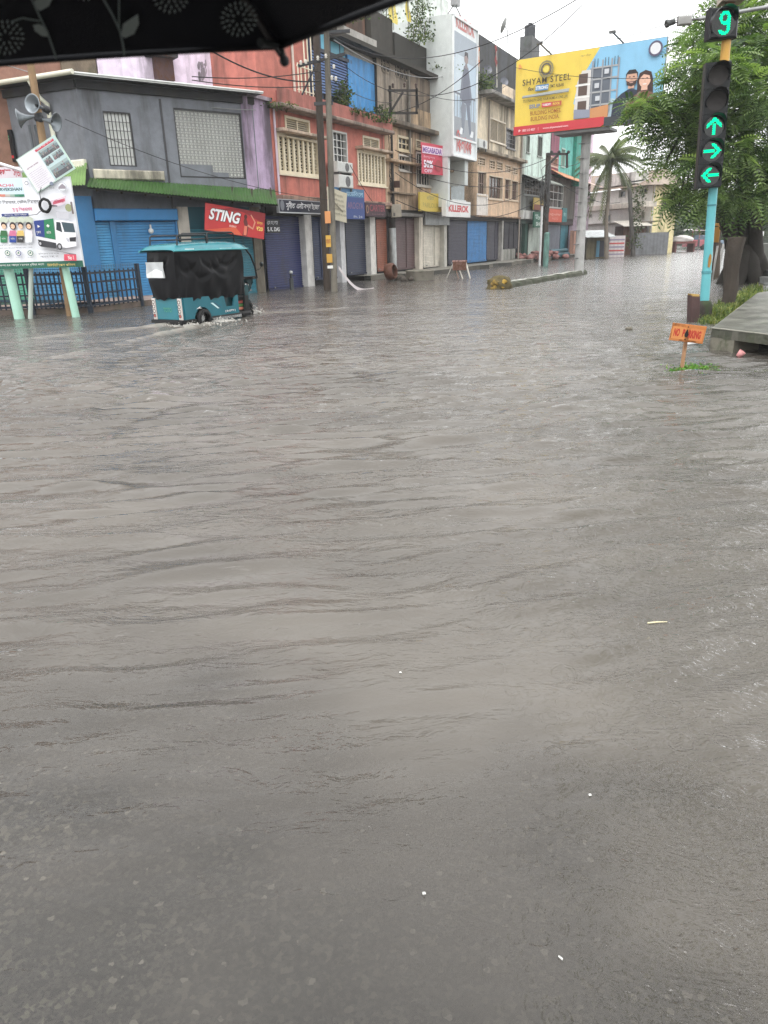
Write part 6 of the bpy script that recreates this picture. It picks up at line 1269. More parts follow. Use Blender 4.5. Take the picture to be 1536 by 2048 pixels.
m = MB(); b_ = FR.P(U(1098, 512, 1.4), .25, 1.4); m.tube([b_+FR.ex*-1.5, b_+FR.ex*.6], .2, (.03, .03, .035), 12); solo('drain_pipe', m, RUBBER, 'dark drain pipe beside the stacked teal pipes', 'pipe', b_)
for i, (px, py) in enumerate(((660, 470), (662, 548), (685, 462))):
    pass
# ------------------------------------------------------------------ traffic signal
tb = G(1406, 637); FTd = V((.985, -.17, 0)); FT = Fr(tb, FTd, UP, V((FTd.y, -FTd.x, 0)))
def lean(px, py, d=0.): return FT.P(*FT.uz(px, py, d), d)
ptop = lean(1460, 0); ax = (ptop-tb).normalized()
t = T('traffic_signal', 'turquoise traffic signal pole showing three green arrows and a green 9 countdown', 'traffic signal', tb)
m = MB(); a, b = tb, lean(1427, 370); m.tube([a, a.lerp(b, .36), a.lerp(b, .37), b], [.092, .09, .086, .084], C(84, 178, 186), 18); m.tube([a.lerp(b, .36)-ax*.02, a.lerp(b, .36)+ax*.03], .10, C(70, 150, 160), 18); m.tube([a.lerp(b, .85), a.lerp(b, .85)+ax*.03], .092, C(60, 130, 140), 18); t.part('pole', m, PAINT)
m = MB(); m.tube([b+UP*.02, lean(1459, 10)], .082, C(214, 160, 40), 16); t.part('pole', m, PAINT, label='yellow painted upper pole')
m = MB(); m.lathe(tb-UP*.3, UP, [(.0, 0), (.16, 0), (.165, .3), (.155, .55), (.13, .62), (.10, .66), (0, .66)], C(56, 50, 44), 20); t.part('footing', m, MOSSY)
m = MB(); rn = random.Random(3); fr = Fr(tb, (1, 0, 0), UP, (0, -1, 0)); c = a.lerp(b, .45)
m.poly(Fr(c+V((0, -.094, 0)), (1, 0, 0), ax, (0, -1, 0)), [(-.03, -.12), (.015, -.14), (.04, -.02), (.03, .1), (.0, .13), (-.025, .05)], .0, C(206, 150, 50)); t.part('peeling_patch', m, OLDPLASTER)
en = FT.en; sx = (ax-en*ax.dot(en)).normalized(); exx = sx.cross(en)*1
if exx.dot(FTd) < 0: exx = -exx
hc = FT.P(*FT.uz(1424, 302, .22), .22)
FH = Fr(hc, exx, sx, en)
pitch = (FT.P(*FT.uz(1430, 204, .22), .22)-FT.P(*FT.uz(1420, 352, .22), .22)).length/3
HB = C(24, 27, 31); hwid = pitch*.53
m = MB(); m.bbox(FH, -hwid, hwid, -pitch*1.52, pitch*3.55, -.26, -.02, HB, .04)
for k in range(-1, 4): m.box(FH, -hwid*.98, hwid*.98, pitch*(k-.49), pitch*(k+.47), -.02, .0, C(28, 31, 35))
housing = t.part('signal_housing', m, PAINT)
def dots(mb, fr, inside, x0, x1, y0, y1, st, r, z, col):
    y = y0; j = 0
    while y <= y1:
        x = x0+(st/2 if j % 2 else 0)
        while x <= x1:
            if inside(x, y): mb.disc(fr, x, y, r, z, col, 6)
            x += st
        y += st*.87; j += 1
def arrow(x, y):          # pointing up, unit size
    if abs(x) < .14 and -.80 < y < .22: return True
    return abs((y-.66)+abs(x)*.95) < .19 and abs(x) < .70 and y > -.2
for k in range(5):
    y = pitch*(3-k); R_ = pitch*.44; fr = FH.sub(0, y, 0)
    m = MB(); n = 20
    g = [[fr.P(R_*1.06*cos(q), R_*1.06*sin(q), z) for z in (0, .14*(.35+.65*max(0, sin(q)))+.12*max(0, sin(q)))] for q in [-.5+(pi+1.0)*i/n for i in range(n+1)]]
    g2 = [[fr.P(R_*1.02*cos(q), R_*1.02*sin(q), z) for z in (0, .14*(.35+.65*max(0, sin(q)))+.12*max(0, sin(q)))] for q in [-.5+(pi+1.0)*i/n for i in range(n+1)]]
    m.grid(g, HB); m.grid(g2, HB); t.part('visor', m, PAINT, housing)
    m = MB(); m.disc(fr, 0, 0, R_, .004, C(62, 58, 58) if k < 2 else C(8, 20, 19), 28)
    if k < 2: m.ring(fr, 0, 0, R_*.9, R_, .012, (.02, .02, .02), 28)
    ln = t.part('lens', m, GLASS if k >= 2 else RUBBER, housing)
    if k >= 2:
        rot = {2: (lambda x, y: (x, y)), 3: (lambda x, y: (-y, x)), 4: (lambda x, y: (y, -x))}[k]
        m = MB(); dots(m, fr, lambda x, y: arrow(*rot(x/R_, y/R_)), -R_, R_, -R_, R_, R_*.105, R_*.066, .012, (0, 1, .4)); t.part('arrow', m, GREENLED, housing)
cdc = FT.P(*FT.uz(1449, 45, .2), .2); FC = Fr(cdc, (exx+en*-.18).normalized(), sx, (en+exx*.18).normalized())
m = MB(); w_ = pitch*.62; m.bbox(FC, -w_, w_, -w_*.95, w_*.95, -.22, 0, HB, .03); box = t.part('countdown_box', m, PAINT)
m = MB(); g = [[FC.P(w_*.92*cos(q)-w_*.1, w_*.9*sin(q), z) for z in (0, .24*max(.1, sin(q*.8+.2)))] for q in [.1+(pi+.7)*i/18 for i in range(19)]]; m.grid(g, HB); t.part('visor', m, PAINT, box)
m = MB(); m.disc(FC, -w_*.05, 0, w_*.86, .004, C(12, 22, 24), 28); t.part('lens', m, GLASS, box)
def nine(x, y):
    a = hypot(x/.30, (y-.28)/.34); up = .62 < a < 1.22
    tail = (.17 < x < .37 and -.5 < y < .3); foot = hypot(x/.32, (y+.42)/.26); low = .55 < foot < 1.2 and y < -.42
    return up or tail or low
m = MB(); dots(m, FC, lambda x, y: nine(x/w_, y/w_), -w_, w_, -w_, w_, w_*.085, w_*.052, .012, (0, 1, .4)); t.part('digit', m, GREENLED, box)
m = MB(); q = lean(1461, 4); f4 = Fr(q, FTd, UP, en); m.bbox(f4, -.2, .2, -.02, .35, -.16, .2, C(176, 160, 140), .03); m.tube([q-UP*.25, q], .09, C(150, 110, 80), 12); t.part('junction_box', m, PAINT)
# camera on a long arm
ca = at(1540, 13, 16.6); cb = at(1396, 38, 16.6); t = T('camera_arm', 'thin grey arm with a small camera sticking out above the traffic signal', 'camera', cb)
m = MB(); m.tube([ca+(ca-cb)*.8, ca, cb], .035, C(150, 152, 152), 8); t.part('arm', m, METAL)
m = MB(); c = at(1369, 41, 16.6); f4 = Fr(c, (1, 0, .05), (-.05, 0, 1), (0, -1, 0)); m.bbox(f4, -.13, .13, -.08, .08, -.05, .05, C(170, 170, 168), .02); m.tube([cb, c], .02, C(120, 120, 120), 6); t.part('box', m, METAL)
m = MB(); c2 = at(1341, 47, 16.6); m.tube([c, c2+V((.05, 0, 0))], .012, C(100, 100, 100), 6); m.lathe(c2+V((.07, 0, .03)), (-1, -.15, -.25), [(0, 0), (.05, .0), (.055, .12), (.07, .13), (.07, .17), (.03, .17), (0, .15)], C(90, 92, 92), 14); t.part('lens_tube', m, METAL)
# wooden stub, stump, sign, slab
b_ = G(1386, 643); m = MB(); fs = Fr(b_, (1, 0, -.1), (-.09, 0, 1), (0, -1, 0)); m.bbox(fs, -.09, .1, -.2, .50, -.09, .09, C(84, 62, 60), .02); m.bbox(fs, -.085, .095, .44, .53, -.08, .085, C(150, 120, 50), .03)
solo('wooden_post', m, WOOD, 'short brown wooden post with a yellowish top beside the signal footing', 'post', b_)
b_ = G(1446, 622); tp = at(1478, 474, b_.y+.1); t = T('tree_stump', 'leaning grey dead trunk cut off flat, between the signal and the slab', 'tree stump', b_)
m = MB(); n, k = 20, 22; rows = []; rn = random.Random(12); ph = [(rn.uniform(0, 6.3), rn.randint(2, 7), rn.uniform(-3, 3)) for _ in range(6)]
for i in range(k+1):
    v = i/k; c = (b_-UP*.25).lerp(tp, v)+V((.05*sin(v*5), 0, 0)); r = .125+.055*v**2+.10*max(0, .12-v)*8*.4; rows.append([c+V((cos(2*pi*j/n), sin(2*pi*j/n), 0))*r*(1+.16*sum(sin(h+f*2*pi*j/n+g_*v*4) for h, f, g_ in ph)/2.2) for j in range(n)]+[])
    rows[-1].append(rows[-1][0])
m.grid(rows, C(68, 60, 53)); m.face([p for p in rows[-1][:-1]], C(140, 128, 112)); t.part('trunk', m, BARK)
# sign
b_ = G(1362, 740); q = at(1371, 684, b_.y); t = T('no_parking_sign', 'small rusty orange NO PARKING sign on a crooked post in the water', 'sign', b_)
m = MB(); m.bar(b_-UP*.2, q+(q-b_)*.5, .05, .03, C(176, 130, 90)); t.part('post', m, RUSTY)
FN = Fr(b_, (1, 0, 0), UP, (0, -1, 0)); fr, w_, h_ = quadframe(FN, (1338, 680), (1405, 688), (1342, 645), .03)
m = MB(); m.bbox(fr, 0, w_, 0, h_, -.012, .004, C(206, 122, 44), .004); bd_ = t.part('board', m, RUSTY)
m = MB(); m.rect(fr, .012, w_*.42, h_*.12, h_*.82, .0052, C(222, 140, 60)); m.rect(fr, w_*.55, w_*.95, h_*.12, h_*.8, .0052, C(220, 130, 56))
m.text(fr, 'NO', w_*.08, h_*.26, h_*.46, .007, C(196, 42, 20), w=w_*.17, bold=.05); m.text(fr, 'P', w_*.335, h_*.26, h_*.46, .007, C(196, 42, 20), w=w_*.07, bold=.05); m.text(fr, 'RKING', w_*.52, h_*.24, h_*.46, .007, C(196, 42, 20), w=w_*.36, bold=.05); t.part('lettering', m, PRINT, bd_)
m = MB(); m.poly(fr, [(w_*.40, h_*.45), (w_*.44, h_*.7), (w_*.47, h_*.72), (w_*.5, h_*.5), (w_*.53, h_*.42), (w_*.47, h_*.26), (w_*.41, h_*.32)], .0085, (.015, .013, .012)); m.disc(fr, w_*.45, h_*.14, w_*.025, .0085, C(70, 50, 20), 8); m.disc(fr, w_*.46, h_*.86, w_*.02, .0085, C(70, 40, 20), 8); t.part('paint_splash', m, PRINT, bd_)
SLABM = mk('stained_wet_slab', .34, .75, 1.6, 1, bump=.6, bscale=14, spec=.45, var=.28, dirt=(.05, .048, .04), g0=.40, g1=.62, moss=.3)
# slab over the drain
sp = G(1420, 700); sl_ = G(1424, 655, .33); sr = (G(1536, 668, .33)-sl_).normalized(); sr.z = 0; se = V((8.78, 17.54, 0))-V((4.96, 11.12, 0)); sp.z = 0
FSl = Fr(V((sl_.x, sl_.y, 0)), sr.normalized(), UP, V((sr.y, -sr.x, 0)).normalized())
t = T('drain_slab', 'wet grey concrete drain slab with a dark square opening in its front', 'slab', FSl.o)
P0, P1 = FSl.o, FSl.P(9, 0); b1 = P0+se; b2 = b1+sr*3+V((4, 6, 0)); top_ = .33
m = MB(); rn = random.Random(61); nx_, ny_ = 46, 30; far_ = P1+V((3, 7, 0))
gr = []
for i in range(nx_+1):
    u_ = (i/nx_)**1.3; row = []
    for j in range(ny_+1):
        v_ = (j/ny_)**1.2; a_ = P0.lerp(P1, u_); c_ = b1.lerp(b2, u_) if u_ < .45 else b1.lerp(b2, u_); p = a_.lerp(c_, v_); ed = (j == 0 or i == 0)
        row.append(p+V((rn.uniform(-.012, .012), rn.uniform(-.012, .012), 0))*(1 if ed else .0)+UP*(top_+rn.uniform(-.006, .006)-(.012*rn.random() if ed else 0)))
    gr.append(row)
m.grid(gr, C(116, 114, 106), True)
for i in range(nx_): a_, c_ = gr[i][0], gr[i+1][0]; m.face([a_, c_, V((c_.x, c_.y, .185)), V((a_.x, a_.y, .185))], rn.choice([C(86, 86, 72), C(100, 98, 86), C(74, 76, 60)]))
for j in range(ny_): a_, c_ = gr[0][j], gr[0][j+1]; m.face([a_, c_, V((c_.x, c_.y, -.2)), V((a_.x, a_.y, -.2))], rn.choice([C(90, 88, 74), C(104, 102, 90), C(76, 78, 62)]))
t.part('top', m, SLABM)
ox = FSl.uz(1467, 692, 0)[0]; m = MB(); m.box(FSl, 0.001, ox, -.2, .19, -.5, -.003, C(120, 116, 102)); m.box(FSl, ox, ox+1.5, -.2, .19, -1.2, -1.0, (.02, .02, .02)); m.box(FSl, ox+1.5, 9, -.2, .19, -.5, -.003, C(82, 80, 70)); t.part('wall', m, MOSSY)
m = MB(); e0_, e1_ = P0+UP*.31, b1+UP*.31; m.tube([e0_, e1_], .012, C(150, 146, 130), 5); m.tube([P0+UP*.325, P1+UP*.325], .012, C(150, 148, 136), 5); t.part('worn_edge', m, CONCRETE)
# soil and grass beside the slab
rn = random.Random(40)
m = MB(); poly = [(1396, 646), (1412, 632), (1432, 606), (1470, 585), (1512, 568), (1536, 560), (1536, 582), (1515, 585), (1470, 615), (1424, 655), (1410, 655)]
pts = [G(*p) for p in poly]; cen = sum(pts, V((0, 0, 0)))/len(pts)
for a, b in zip(pts, pts[1:]+pts[:1]): m.face([a-UP*.05, b-UP*.05, cen.lerp(b, .5)+UP*.10, cen.lerp(a, .5)+UP*.10], C(92, 80, 60)); m.face([cen.lerp(a, .5)+UP*.10, cen.lerp(b, .5)+UP*.10, cen+UP*.12], C(96, 84, 62))
structure('soil_bank', m, CONCRETE)
GC = [C(96, 118, 44), C(120, 132, 58), C(78, 104, 36), C(140, 144, 74), C(64, 90, 32)]
def blades(mb, p, h, n, sp):
    for _ in range(n):
        q = p+V((rn.gauss(0, sp), rn.gauss(0, sp), 0)); k = h*rn.uniform(.5, 1.3); d_ = V((rn.gauss(0, .35), rn.gauss(0, .35), 1)).normalized(); s_ = V((rn.gauss(0, 1), rn.gauss(0, 1), 0)).normalized()*k*.07; c = rn.choice(GC); mid = q+d_*k*.55; tip = q+d_*k*.9+V((d_.x, d_.y, 0))*k*.5-UP*k*.1
        mb.face([q-s_, q+s_, mid+s_*.7, mid-s_*.7], c); mb.face([mid-s_*.7, mid+s_*.7, tip], c)
m = MB()
for _ in range(420):
    v = rn.random()**.8; px = 1415+v*105+rn.uniform(-12, 12); py = 642-v*65+rn.uniform(-10, 10)+6
    p = G(px, min(py, 650)); p.z = .02; blades(m, p, .10+.05*rn.random(), 9, .09)
for _ in range(260): px = rn.uniform(1440, 1512); p = G(px, 632-(px-1440)*.62+rn.uniform(-9, 9)); p.z = .05; blades(m, p, .2, 10, .10)
structure('grass', m, GRASS, 'stuff')
m = MB()
for _ in range(150):
    px = rn.gauss(1385, 20); p = G(px, 740+rn.gauss(0, 3)); p.z = 0; blades(m, p, .05, 9, .03)
    for _ in range(3): leaves(m, p, (.04, .04, .02), 2, .07, [C(84, 150, 40), C(110, 164, 54), C(64, 124, 34)], rn)
for _ in range(60): px = rn.uniform(1400, 1540); p = G(px, 744+rn.gauss(0, 1.2)); p.z = 0; blades(m, p, .03, 5, .02)
structure('weeds', m, GRASS, 'stuff')
m = MB(); a = G(1395, 743); b = G(1600, 750); m.box(wallframe(a, b), 0, (b-a).length, -.2, .012, -.06, 0, C(80, 78, 64)); structure('kerb', m, MOSSY)
# ------------------------------------------------------------------ big roadside tree
GR_ = [C(104, 132, 78), C(124, 150, 90), C(80, 108, 64), C(142, 166, 106), C(58, 84, 50), C(94, 122, 72)]
def frond(mb, p, d_, L, cols, rn, k=7, lw=.30):
    d_ = d_.normalized(); sd = d_.cross(UP); sd = sd.normalized() if sd.length > .05 else V((1, 0, 0)); nm = sd.cross(d_).normalized(); c = rn.choice(cols); roll = rn.uniform(-.7, .7); sd2 = sd*cos(roll)+nm*sin(roll); nm = sd2.cross(d_)
    for i in range(k):
        v = (i+.6)/k; q = p+d_*L*v-UP*L*.28*v*v; ll = L*lw*(1-.55*abs(v-.4)); w = L*.10
        for s in (1, -1):
            t_ = (sd2*s*.9+d_*.45-nm*.15).normalized(); w_ = d_*w*.5
            mb.face([q, q+t_*ll*.5+w_, q+t_*ll, q+t_*ll*.5-w_], c)
def fill(mb, c, r, n, L, cols, rn, k=6, lw=.3):
    for _ in range(n):
        q = V((rn.gauss(0, 1), rn.gauss(0, 1), rn.gauss(0, .75))); q = q.normalized()*r*rn.uniform(.25, 1.05)**.7
        q.z *= .7; d_ = V((q.x, q.y, q.z*.5)).normalized()+V((rn.gauss(0, .5), rn.gauss(0, .5), rn.gauss(-.15, .35))); frond(mb, c+q, d_, L*rn.uniform(.7, 1.25), cols, rn, k, lw)
CL = [(1248, 214, 22, 21), (1272, 203, 30, 21.5), (1300, 226, 34, 22), (1330, 205, 38, 23), (1288, 258, 30, 22), (1318, 282, 36, 23), (1348, 255, 42, 22), (1352, 165, 36, 23), (1384, 118, 40, 22), (1378, 80, 26, 23), (1405, 185, 46, 23), (1310, 322, 22, 22), (1345, 318, 30, 24), (1385, 235, 46, 24), (1392, 292, 44, 22), (1385, 345, 36, 21), (1370, 385, 38, 23), (1350, 398, 28, 22), (1336, 418, 16, 21.5), (1366, 416, 22, 23), (1402, 385, 34, 24), (1396, 418, 22, 22), (1432, 395, 30, 21), (1438, 75, 44, 23), (1420, 40, 26, 24), (1490, 45, 52, 23), (1525, 95, 50, 22), (1478, 130, 56, 24), (1520, 180, 52, 21), (1480, 220, 56, 22), (1525, 262, 48, 23), (1485, 300, 52, 21), (1520, 342, 42, 22), (1478, 365, 42, 23), (1450, 395, 34, 22), (1492, 405, 34, 21), (1440, 130, 44, 21), (1436, 300, 44, 24), (1440, 230, 50, 25), (1575, 110, 60, 22), (1585, 210, 60, 23), (1580, 310, 56, 22), (1640, 200, 70, 23), (1560, 20, 60, 23), (1500, -25, 60, 24), (1570, 400, 40, 22), (1620, 60, 70, 24)]
tbse = G(1484, 566); t = T('rain_tree', 'big feathery leaved roadside tree behind the traffic signal', 'tree', tbse)
rn = random.Random(77); m = MB(); br = MB(); kk = 24/1464
CL = [(px+(22 if px < 1400 and py > 120 else 8 if px < 1400 else 0), py-(6 if py > 330 else 0), r*.9 if px < 1400 else r, Y) for px, py, r, Y in CL]
for px, py, r, Y in CL:
    c = at(px, py, Y); fill(m, c, r*Y/1464*1.05, int(16+r*r*.052), .52, GR_, rn, 7, .36)
t.part('crown', m, LEAF)
m = MB(); 
def limb(mb, pts, rs): mb.tube(pts, rs, C(50, 46, 42), 12)
fork = tbse+UP*1.0
limb(m, [tbse-UP*.4+V((-.1, 0, 0)), tbse+V((-.1, 0, .3)), at(1462, 470, 26.4), at(1446, 425, 26), at(1420, 330, 25), at(1390, 240, 24)], [.5, .36, .25, .2, .15, .08])
limb(m, [tbse-UP*.4+V((.2, 0, 0)), tbse+V((.15, 0, .4)), at(1485, 460, 26.5), at(1490, 400, 26), at(1495, 250, 24.5), at(1480, 100, 23.5)], [.55, .42, .3, .25, .2, .08])
limb(m, [tbse-UP*.4+V((.5, -.1, 0)), tbse+V((.4, 0, .5)), at(1512, 460, 26), at(1522, 390, 25.6), at(1545, 300, 24.5), at(1600, 150, 23.5)], [.42, .28, .2, .19, .16, .08])
for s_ in ((-.75, -.2), (.9, -.1), (.2, -.7), (-.4, -.6)): limb(m, [tbse+V((s_[0]*1.3, s_[1], -.3)), tbse+V((s_[0]*.8, s_[1]*.6, .2)), tbse+V((s_[0]*.2, 0, 1.1))], [.12, .26, .3])
tr_ = t.part('trunk', m, BARK)
for i, (px, py, r, Y) in enumerate(CL):
    c = at(px, py, Y); src = [at(1420, 330, 25), at(1495, 250, 24.5), at(1446, 425, 26), at(1545, 300, 24.5), at(1390, 240, 24)][min(range(5), key=lambda q: (c-[at(1420, 330, 25), at(1495, 250, 24.5), at(1446, 425, 26), at(1545, 300, 24.5), at(1390, 240, 24)][q]).length)]
    br.tube([src, src.lerp(c, .5)+UP*.15, c], [.07, .045, .02], C(58, 54, 48), 6)
t.part('branch', br, BARK)
# slimmer neighbours
for base, tops, r, lab in (((1432, 556), [(1434, 480), (1440, 430)], .13, 'thin brown trunk right behind the turquoise signal pole'),):
    b_ = G(*base); b_ = V((b_.x, b_.y, 0)); m = MB(); m.tube([b_-UP*.2, b_]+[at(px, py, b_.y) for px, py in tops]+[at(1446, 350, b_.y)], [r*1.2, r, r, r*.8, r*.5], C(88, 76, 66), 10); t = T('tree', lab, 'tree', b_); t.part('trunk', m, BARK)
    m = MB(); rn = random.Random(5); fill(m, at(1448, 352, b_.y), 1.1, 60, .5, GR_, rn); t.part('crown', m, LEAF)
b_ = V((9.4, 7.4, 0)); t = T('rain_tree', 'second feathery leaved tree overhanging the drain slab beside the road', 'tree', b_)
m = MB(); rn = random.Random(6)
for _ in range(44): c = V((5.6+rn.uniform(-1.7, 3.5), 6.2+rn.uniform(-3.2, 2.8), 6.1+rn.uniform(-.5, 1.7))); fill(m, c, .75, 30, .62, GR_, rn, 5)
t.part('crown', m, LEAF); m = MB(); limb(m, [b_-UP*.2, b_+UP*2, V((8.6, 7.2, 4.2)), V((7, 6.8, 6))], [.35, .3, .24, .1]); limb(m, [V((8.6, 7.2, 4.2)), V((6.4, 5.6, 6)), V((5, 5.4, 6.4))], [.18, .1, .05]); t.part('trunk', m, BARK)
# pale fence pickets behind the signal
m0 = None
for i, (px, y0_, y1_) in enumerate(((1424, 492, 560), (1430, 490, 556), (1436, 488, 552))):
    b_ = G(px, y1_); m = MB(); f4 = Fr(b_, (1, 0, 0), (.05, 0, 1), (0, -1, 0)); m.bbox(f4, -.035, .035, -.2, at(px, y0_, b_.y).z, -.02, .02, C(206, 204, 200), .008); solo('fence_post', m, OLDPLASTER, ['white picket closest to the turquoise signal pole', 'middle white picket behind the signal pole', 'white picket next to the thin brown trunk'][i], 'fence post', b_, 'white pickets behind the signal pole')
b_ = G(1434, 560); m = MB(); c = at(1433, 467, b_.y-1); m.bbox(Fr(c, (1, 0, 0), UP, (0, -1, 0)), -.12, .1, -.3, .35, -.06, .06, C(196, 140, 50), .02); m.tube([c-UP*.3, V((c.x, c.y, -.2))], .03, C(90, 80, 70), 8); solo('road_sign', m, PAINT, 'small orange board on a stick behind the turquoise pole', 'sign', V((c.x, c.y, 0)))
# slabs and kiosk right of the tree
rn = random.Random(14)
for i, (px, py, w, h, c) in enumerate(((1532, 566, .9, .16, C(120, 122, 120)), (1528, 554, .8, .2, C(150, 152, 150)), (1530, 540, .7, .2, C(110, 112, 112)), (1526, 527, .8, .16, C(176, 176, 172)))):
    p = at(px, py, 25.0+i*.5); m = MB(); a_ = rn.uniform(-.3, .3); m.bbox(Fr(V((p.x+.35, p.y, max(-.1, p.z-h))), (cos(a_), sin(a_), 0), UP, (sin(a_), -cos(a_), 0)), -w/2, w, 0, h, -.5, .3, c, .03); solo('paving_slab', m, CONCRETE, ['lowest grey paving slab heaped right of the big trunk', 'second paving slab up in the heap right of the trunk', 'third dark paving slab up in the heap by the trunk', 'topmost pale paving slab of the heap by the trunk'][i], 'paving slab', None, 'paving slabs heaped by the tree')
p = G(1545, 536); t = T('kiosk', 'small grey kiosk with white roof band and rail right of the big trunk', 'kiosk', p); f4 = Fr(V((p.x, 36, 0)), (1, 0, 0), UP, (0, -1, 0)); kx = [f4.uz(x, 480, 0)[0] for x in (1511, 1525, 1580)]; kz = [f4.uz(1520, y, 0)[1] for y in (525, 488, 472, 463)]
m = MB(); m.box(f4, kx[0], kx[2], -.2, kz[1], -2, -.02, C(96, 98, 92)); t.part('wall', m, CONCRETE); m = MB(); m.box(f4, kx[0], kx[1], kz[1], kz[2], -2, -.1, C(40, 42, 44)); t.part('opening', m, STEEL); m = MB(); m.box(f4, kx[0]-.05, kx[1], kz[2], kz[3], -2, .05, C(222, 222, 218)); t.part('roof', m, PAINT)
# ------------------------------------------------------------------ far end of the street
cw = V((25.4, 72, 0)); dw_ = V((-.27, .963, 0)).normalized(); FW = wallframe(cw+dw_*22, cw); LW = 22.0
t = T('white_building', 'three storey dirty white house with brown gable roof behind the coconut palm', 'building', cw)
def wz(py, px=1296): return FW.uz(px, py, 0)[1]
zr = wz(372); WH = C(242, 238, 230)
holes = [FW.r(1279, 374, 1296, 388), FW.r(1238, 380, 1252, 396), FW.r(1282, 424, 1290, 440), FW.r(1206, 428, 1222, 446), FW.r(1176, 428, 1184, 436)]
m = MB(); wall(m, FW, 0, LW, 0, zr, holes, WH); t.part('wall', m, PAINT)
for h_ in holes: window(t, FW, h_, 'bars', C(190, 184, 172), (.05, .05, .05), nx=2, ny=1, fw=.12, sill=False)
FY = wallframe(cw, cw+V((.93, .36, 0))*10); m = MB(); m.box(FY, .02, 2.6, 0, zr, -.3, 0, C(222, 206, 150)); t.part('wall', m, OLDPLASTER, label='yellow side wall')
m = MB(); m.box(FY, 1.0, 2.0, zr*.72, zr*.86, .0, .08, C(70, 66, 60)); t.part('window', m, PAINT)
m = MB(); za, zb_ = wz(413, 1240), wz(403, 1298)
m.bbox(FW, 0, LW, wz(414), wz(403), -.3, 1.1, C(206, 196, 182), .03); m.box(FW, 2, LW, wz(445), wz(442), -.3, 1.0, C(120, 110, 100)); t.part('balcony_slab', m, PLASTER)
m = MB(); pk = wz(344, 1225); apex0 = FW.P(4, pk+.5, -4); apex1 = FW.P(LW-4, pk, -4); e_ = [FW.P(-1, zr, 1), FW.P(LW+.6, zr, 1), FY.P(3.2, zr, .6), FY.P(3.2, zr, -8)]
m.face([e_[0], e_[1], apex1, apex0], C(140, 120, 104)); m.face([e_[1], e_[2], apex1], C(150, 134, 118)); m.face([e_[2], e_[3], apex0, apex1], C(130, 112, 98)); t.part('roof', m, PLASTER)
m = MB(); q = FW.r(1190, 356, 1270, 372, .4); m.box(FW, q[0], q[1], q[2], q[3]+.3, -1, .4, C(206, 204, 198)); g_ = FW.r(1242, 360, 1254, 370, .45); m.box(FW, *g_, .4, .45, C(110, 110, 106)); t.part('gable_wall', m, OLDPLASTER)
# sheds and fences at street level
def shed(name, label, cat, px0, px1, base, topy, Y, col, mat, roofc=None):
    p = at(px0, base, Y); q = at(px1, base, Y); z = at(px0, topy, Y).z; t = T(name, label, cat, V((p.x, Y, 0))); f4 = Fr(V((p.x, Y, 0)), (1, 0, 0), UP, (0, -1, 0)); w = q.x-p.x; m = MB(); n = max(6, int(w/.15))
    m.grid([[f4.P(w*i/n, y, .02*(i % 2)) for y in (-.2, z)] for i in range(n+1)], col, False); m.box(f4, 0, w, -.2, z, -2.5, -.03, tuple(c*.6 for c in col)); t.part('wall', m, mat)
    if roofc: m = MB(); m.face([f4.P(-.3, z+.5, -2.5), f4.P(w+.3, z+.5, -2.5), f4.P(w+.3, z, .9), f4.P(-.3, z, .9)], roofc); m.face([f4.P(-.3, z-.06, .9), f4.P(w+.3, z-.06, .9), f4.P(w+.3, z, .9), f4.P(-.3, z, .9)], roofc); t.part('roof', m, TIN)
    return t, f4, w, z
t, f4, w, z = shed('shed', 'small blue and brown stall with a white tin roof at the end of the shops', 'shed', 1172, 1214, 514, 474, 62, C(104, 96, 72), WOOD, C(206, 212, 212)); m = MB(); m.box(f4, w*.45, w*.6, .1, z-.3, .04, .08, C(66, 122, 146)); m.box(f4, w*.6, w*.95, .1, z-.3, .03, .05, C(40, 40, 50)); t.part('door', m, PAINT)
t, f4, w, z = shed('hoarding', 'low red and white striped hoarding before the white house', 'hoarding', 1217, 1248, 510, 472, 64, C(206, 196, 196), PRINT); m = MB()
for k in range(5): m.rect(f4, 0, w*.96, z*(.1+.17*k), z*(.17+.17*k), .03, C(196, 80, 76) if k % 2 else C(150, 140, 160))
t.part('stripe', m, PRINT)
shed('fence', 'grey tin fence along the white house', 'fence', 1270, 1334, 507, 466, 70, C(110, 112, 116), TIN)
shed('stall', 'low shed roof with rusty front between palm and tin fence', 'shed', 1246, 1292, 470, 452, 71, C(96, 70, 58), RUSTY, C(196, 190, 178))
b_ = V((G(1254, 511).x, 66, 0)); q = at(1258, 360, 66); t = T('utility_pole', 'far dark utility pole wrapped in creeper by the white house', 'utility pole', b_); m = MB(); m.tube([b_-UP*.2, V((q.x, 66, q.z))], [.2, .16], C(84, 80, 76), 10); t.part('shaft', m, WOOD); m = MB(); m.bar(at(1262, 364, 66), at(1288, 360, 66), .12, .12, C(60, 60, 60)); t.part('crossarm', m, STEEL); m = MB(); rn = random.Random(3)
for i in range(26): leaves(m, b_+V((0, -.1, q.z*.1+q.z*.8*i/26)), (.35, .25, .3), 14, .5, [C(66, 78, 56), C(84, 92, 70)], rn)
t.part('creeper', m, LEAF)
m = MB(); b_ = V((at(1327, 500, 74).x, 74, 0)); m.tube([b_-UP*.2, V((b_.x+.25, 74, at(1328, 456, 74).z))], .12, C(206, 206, 202), 8); solo('post', m, PAINT, 'white leaning post at the end of the grey tin fence', 'post', b_)
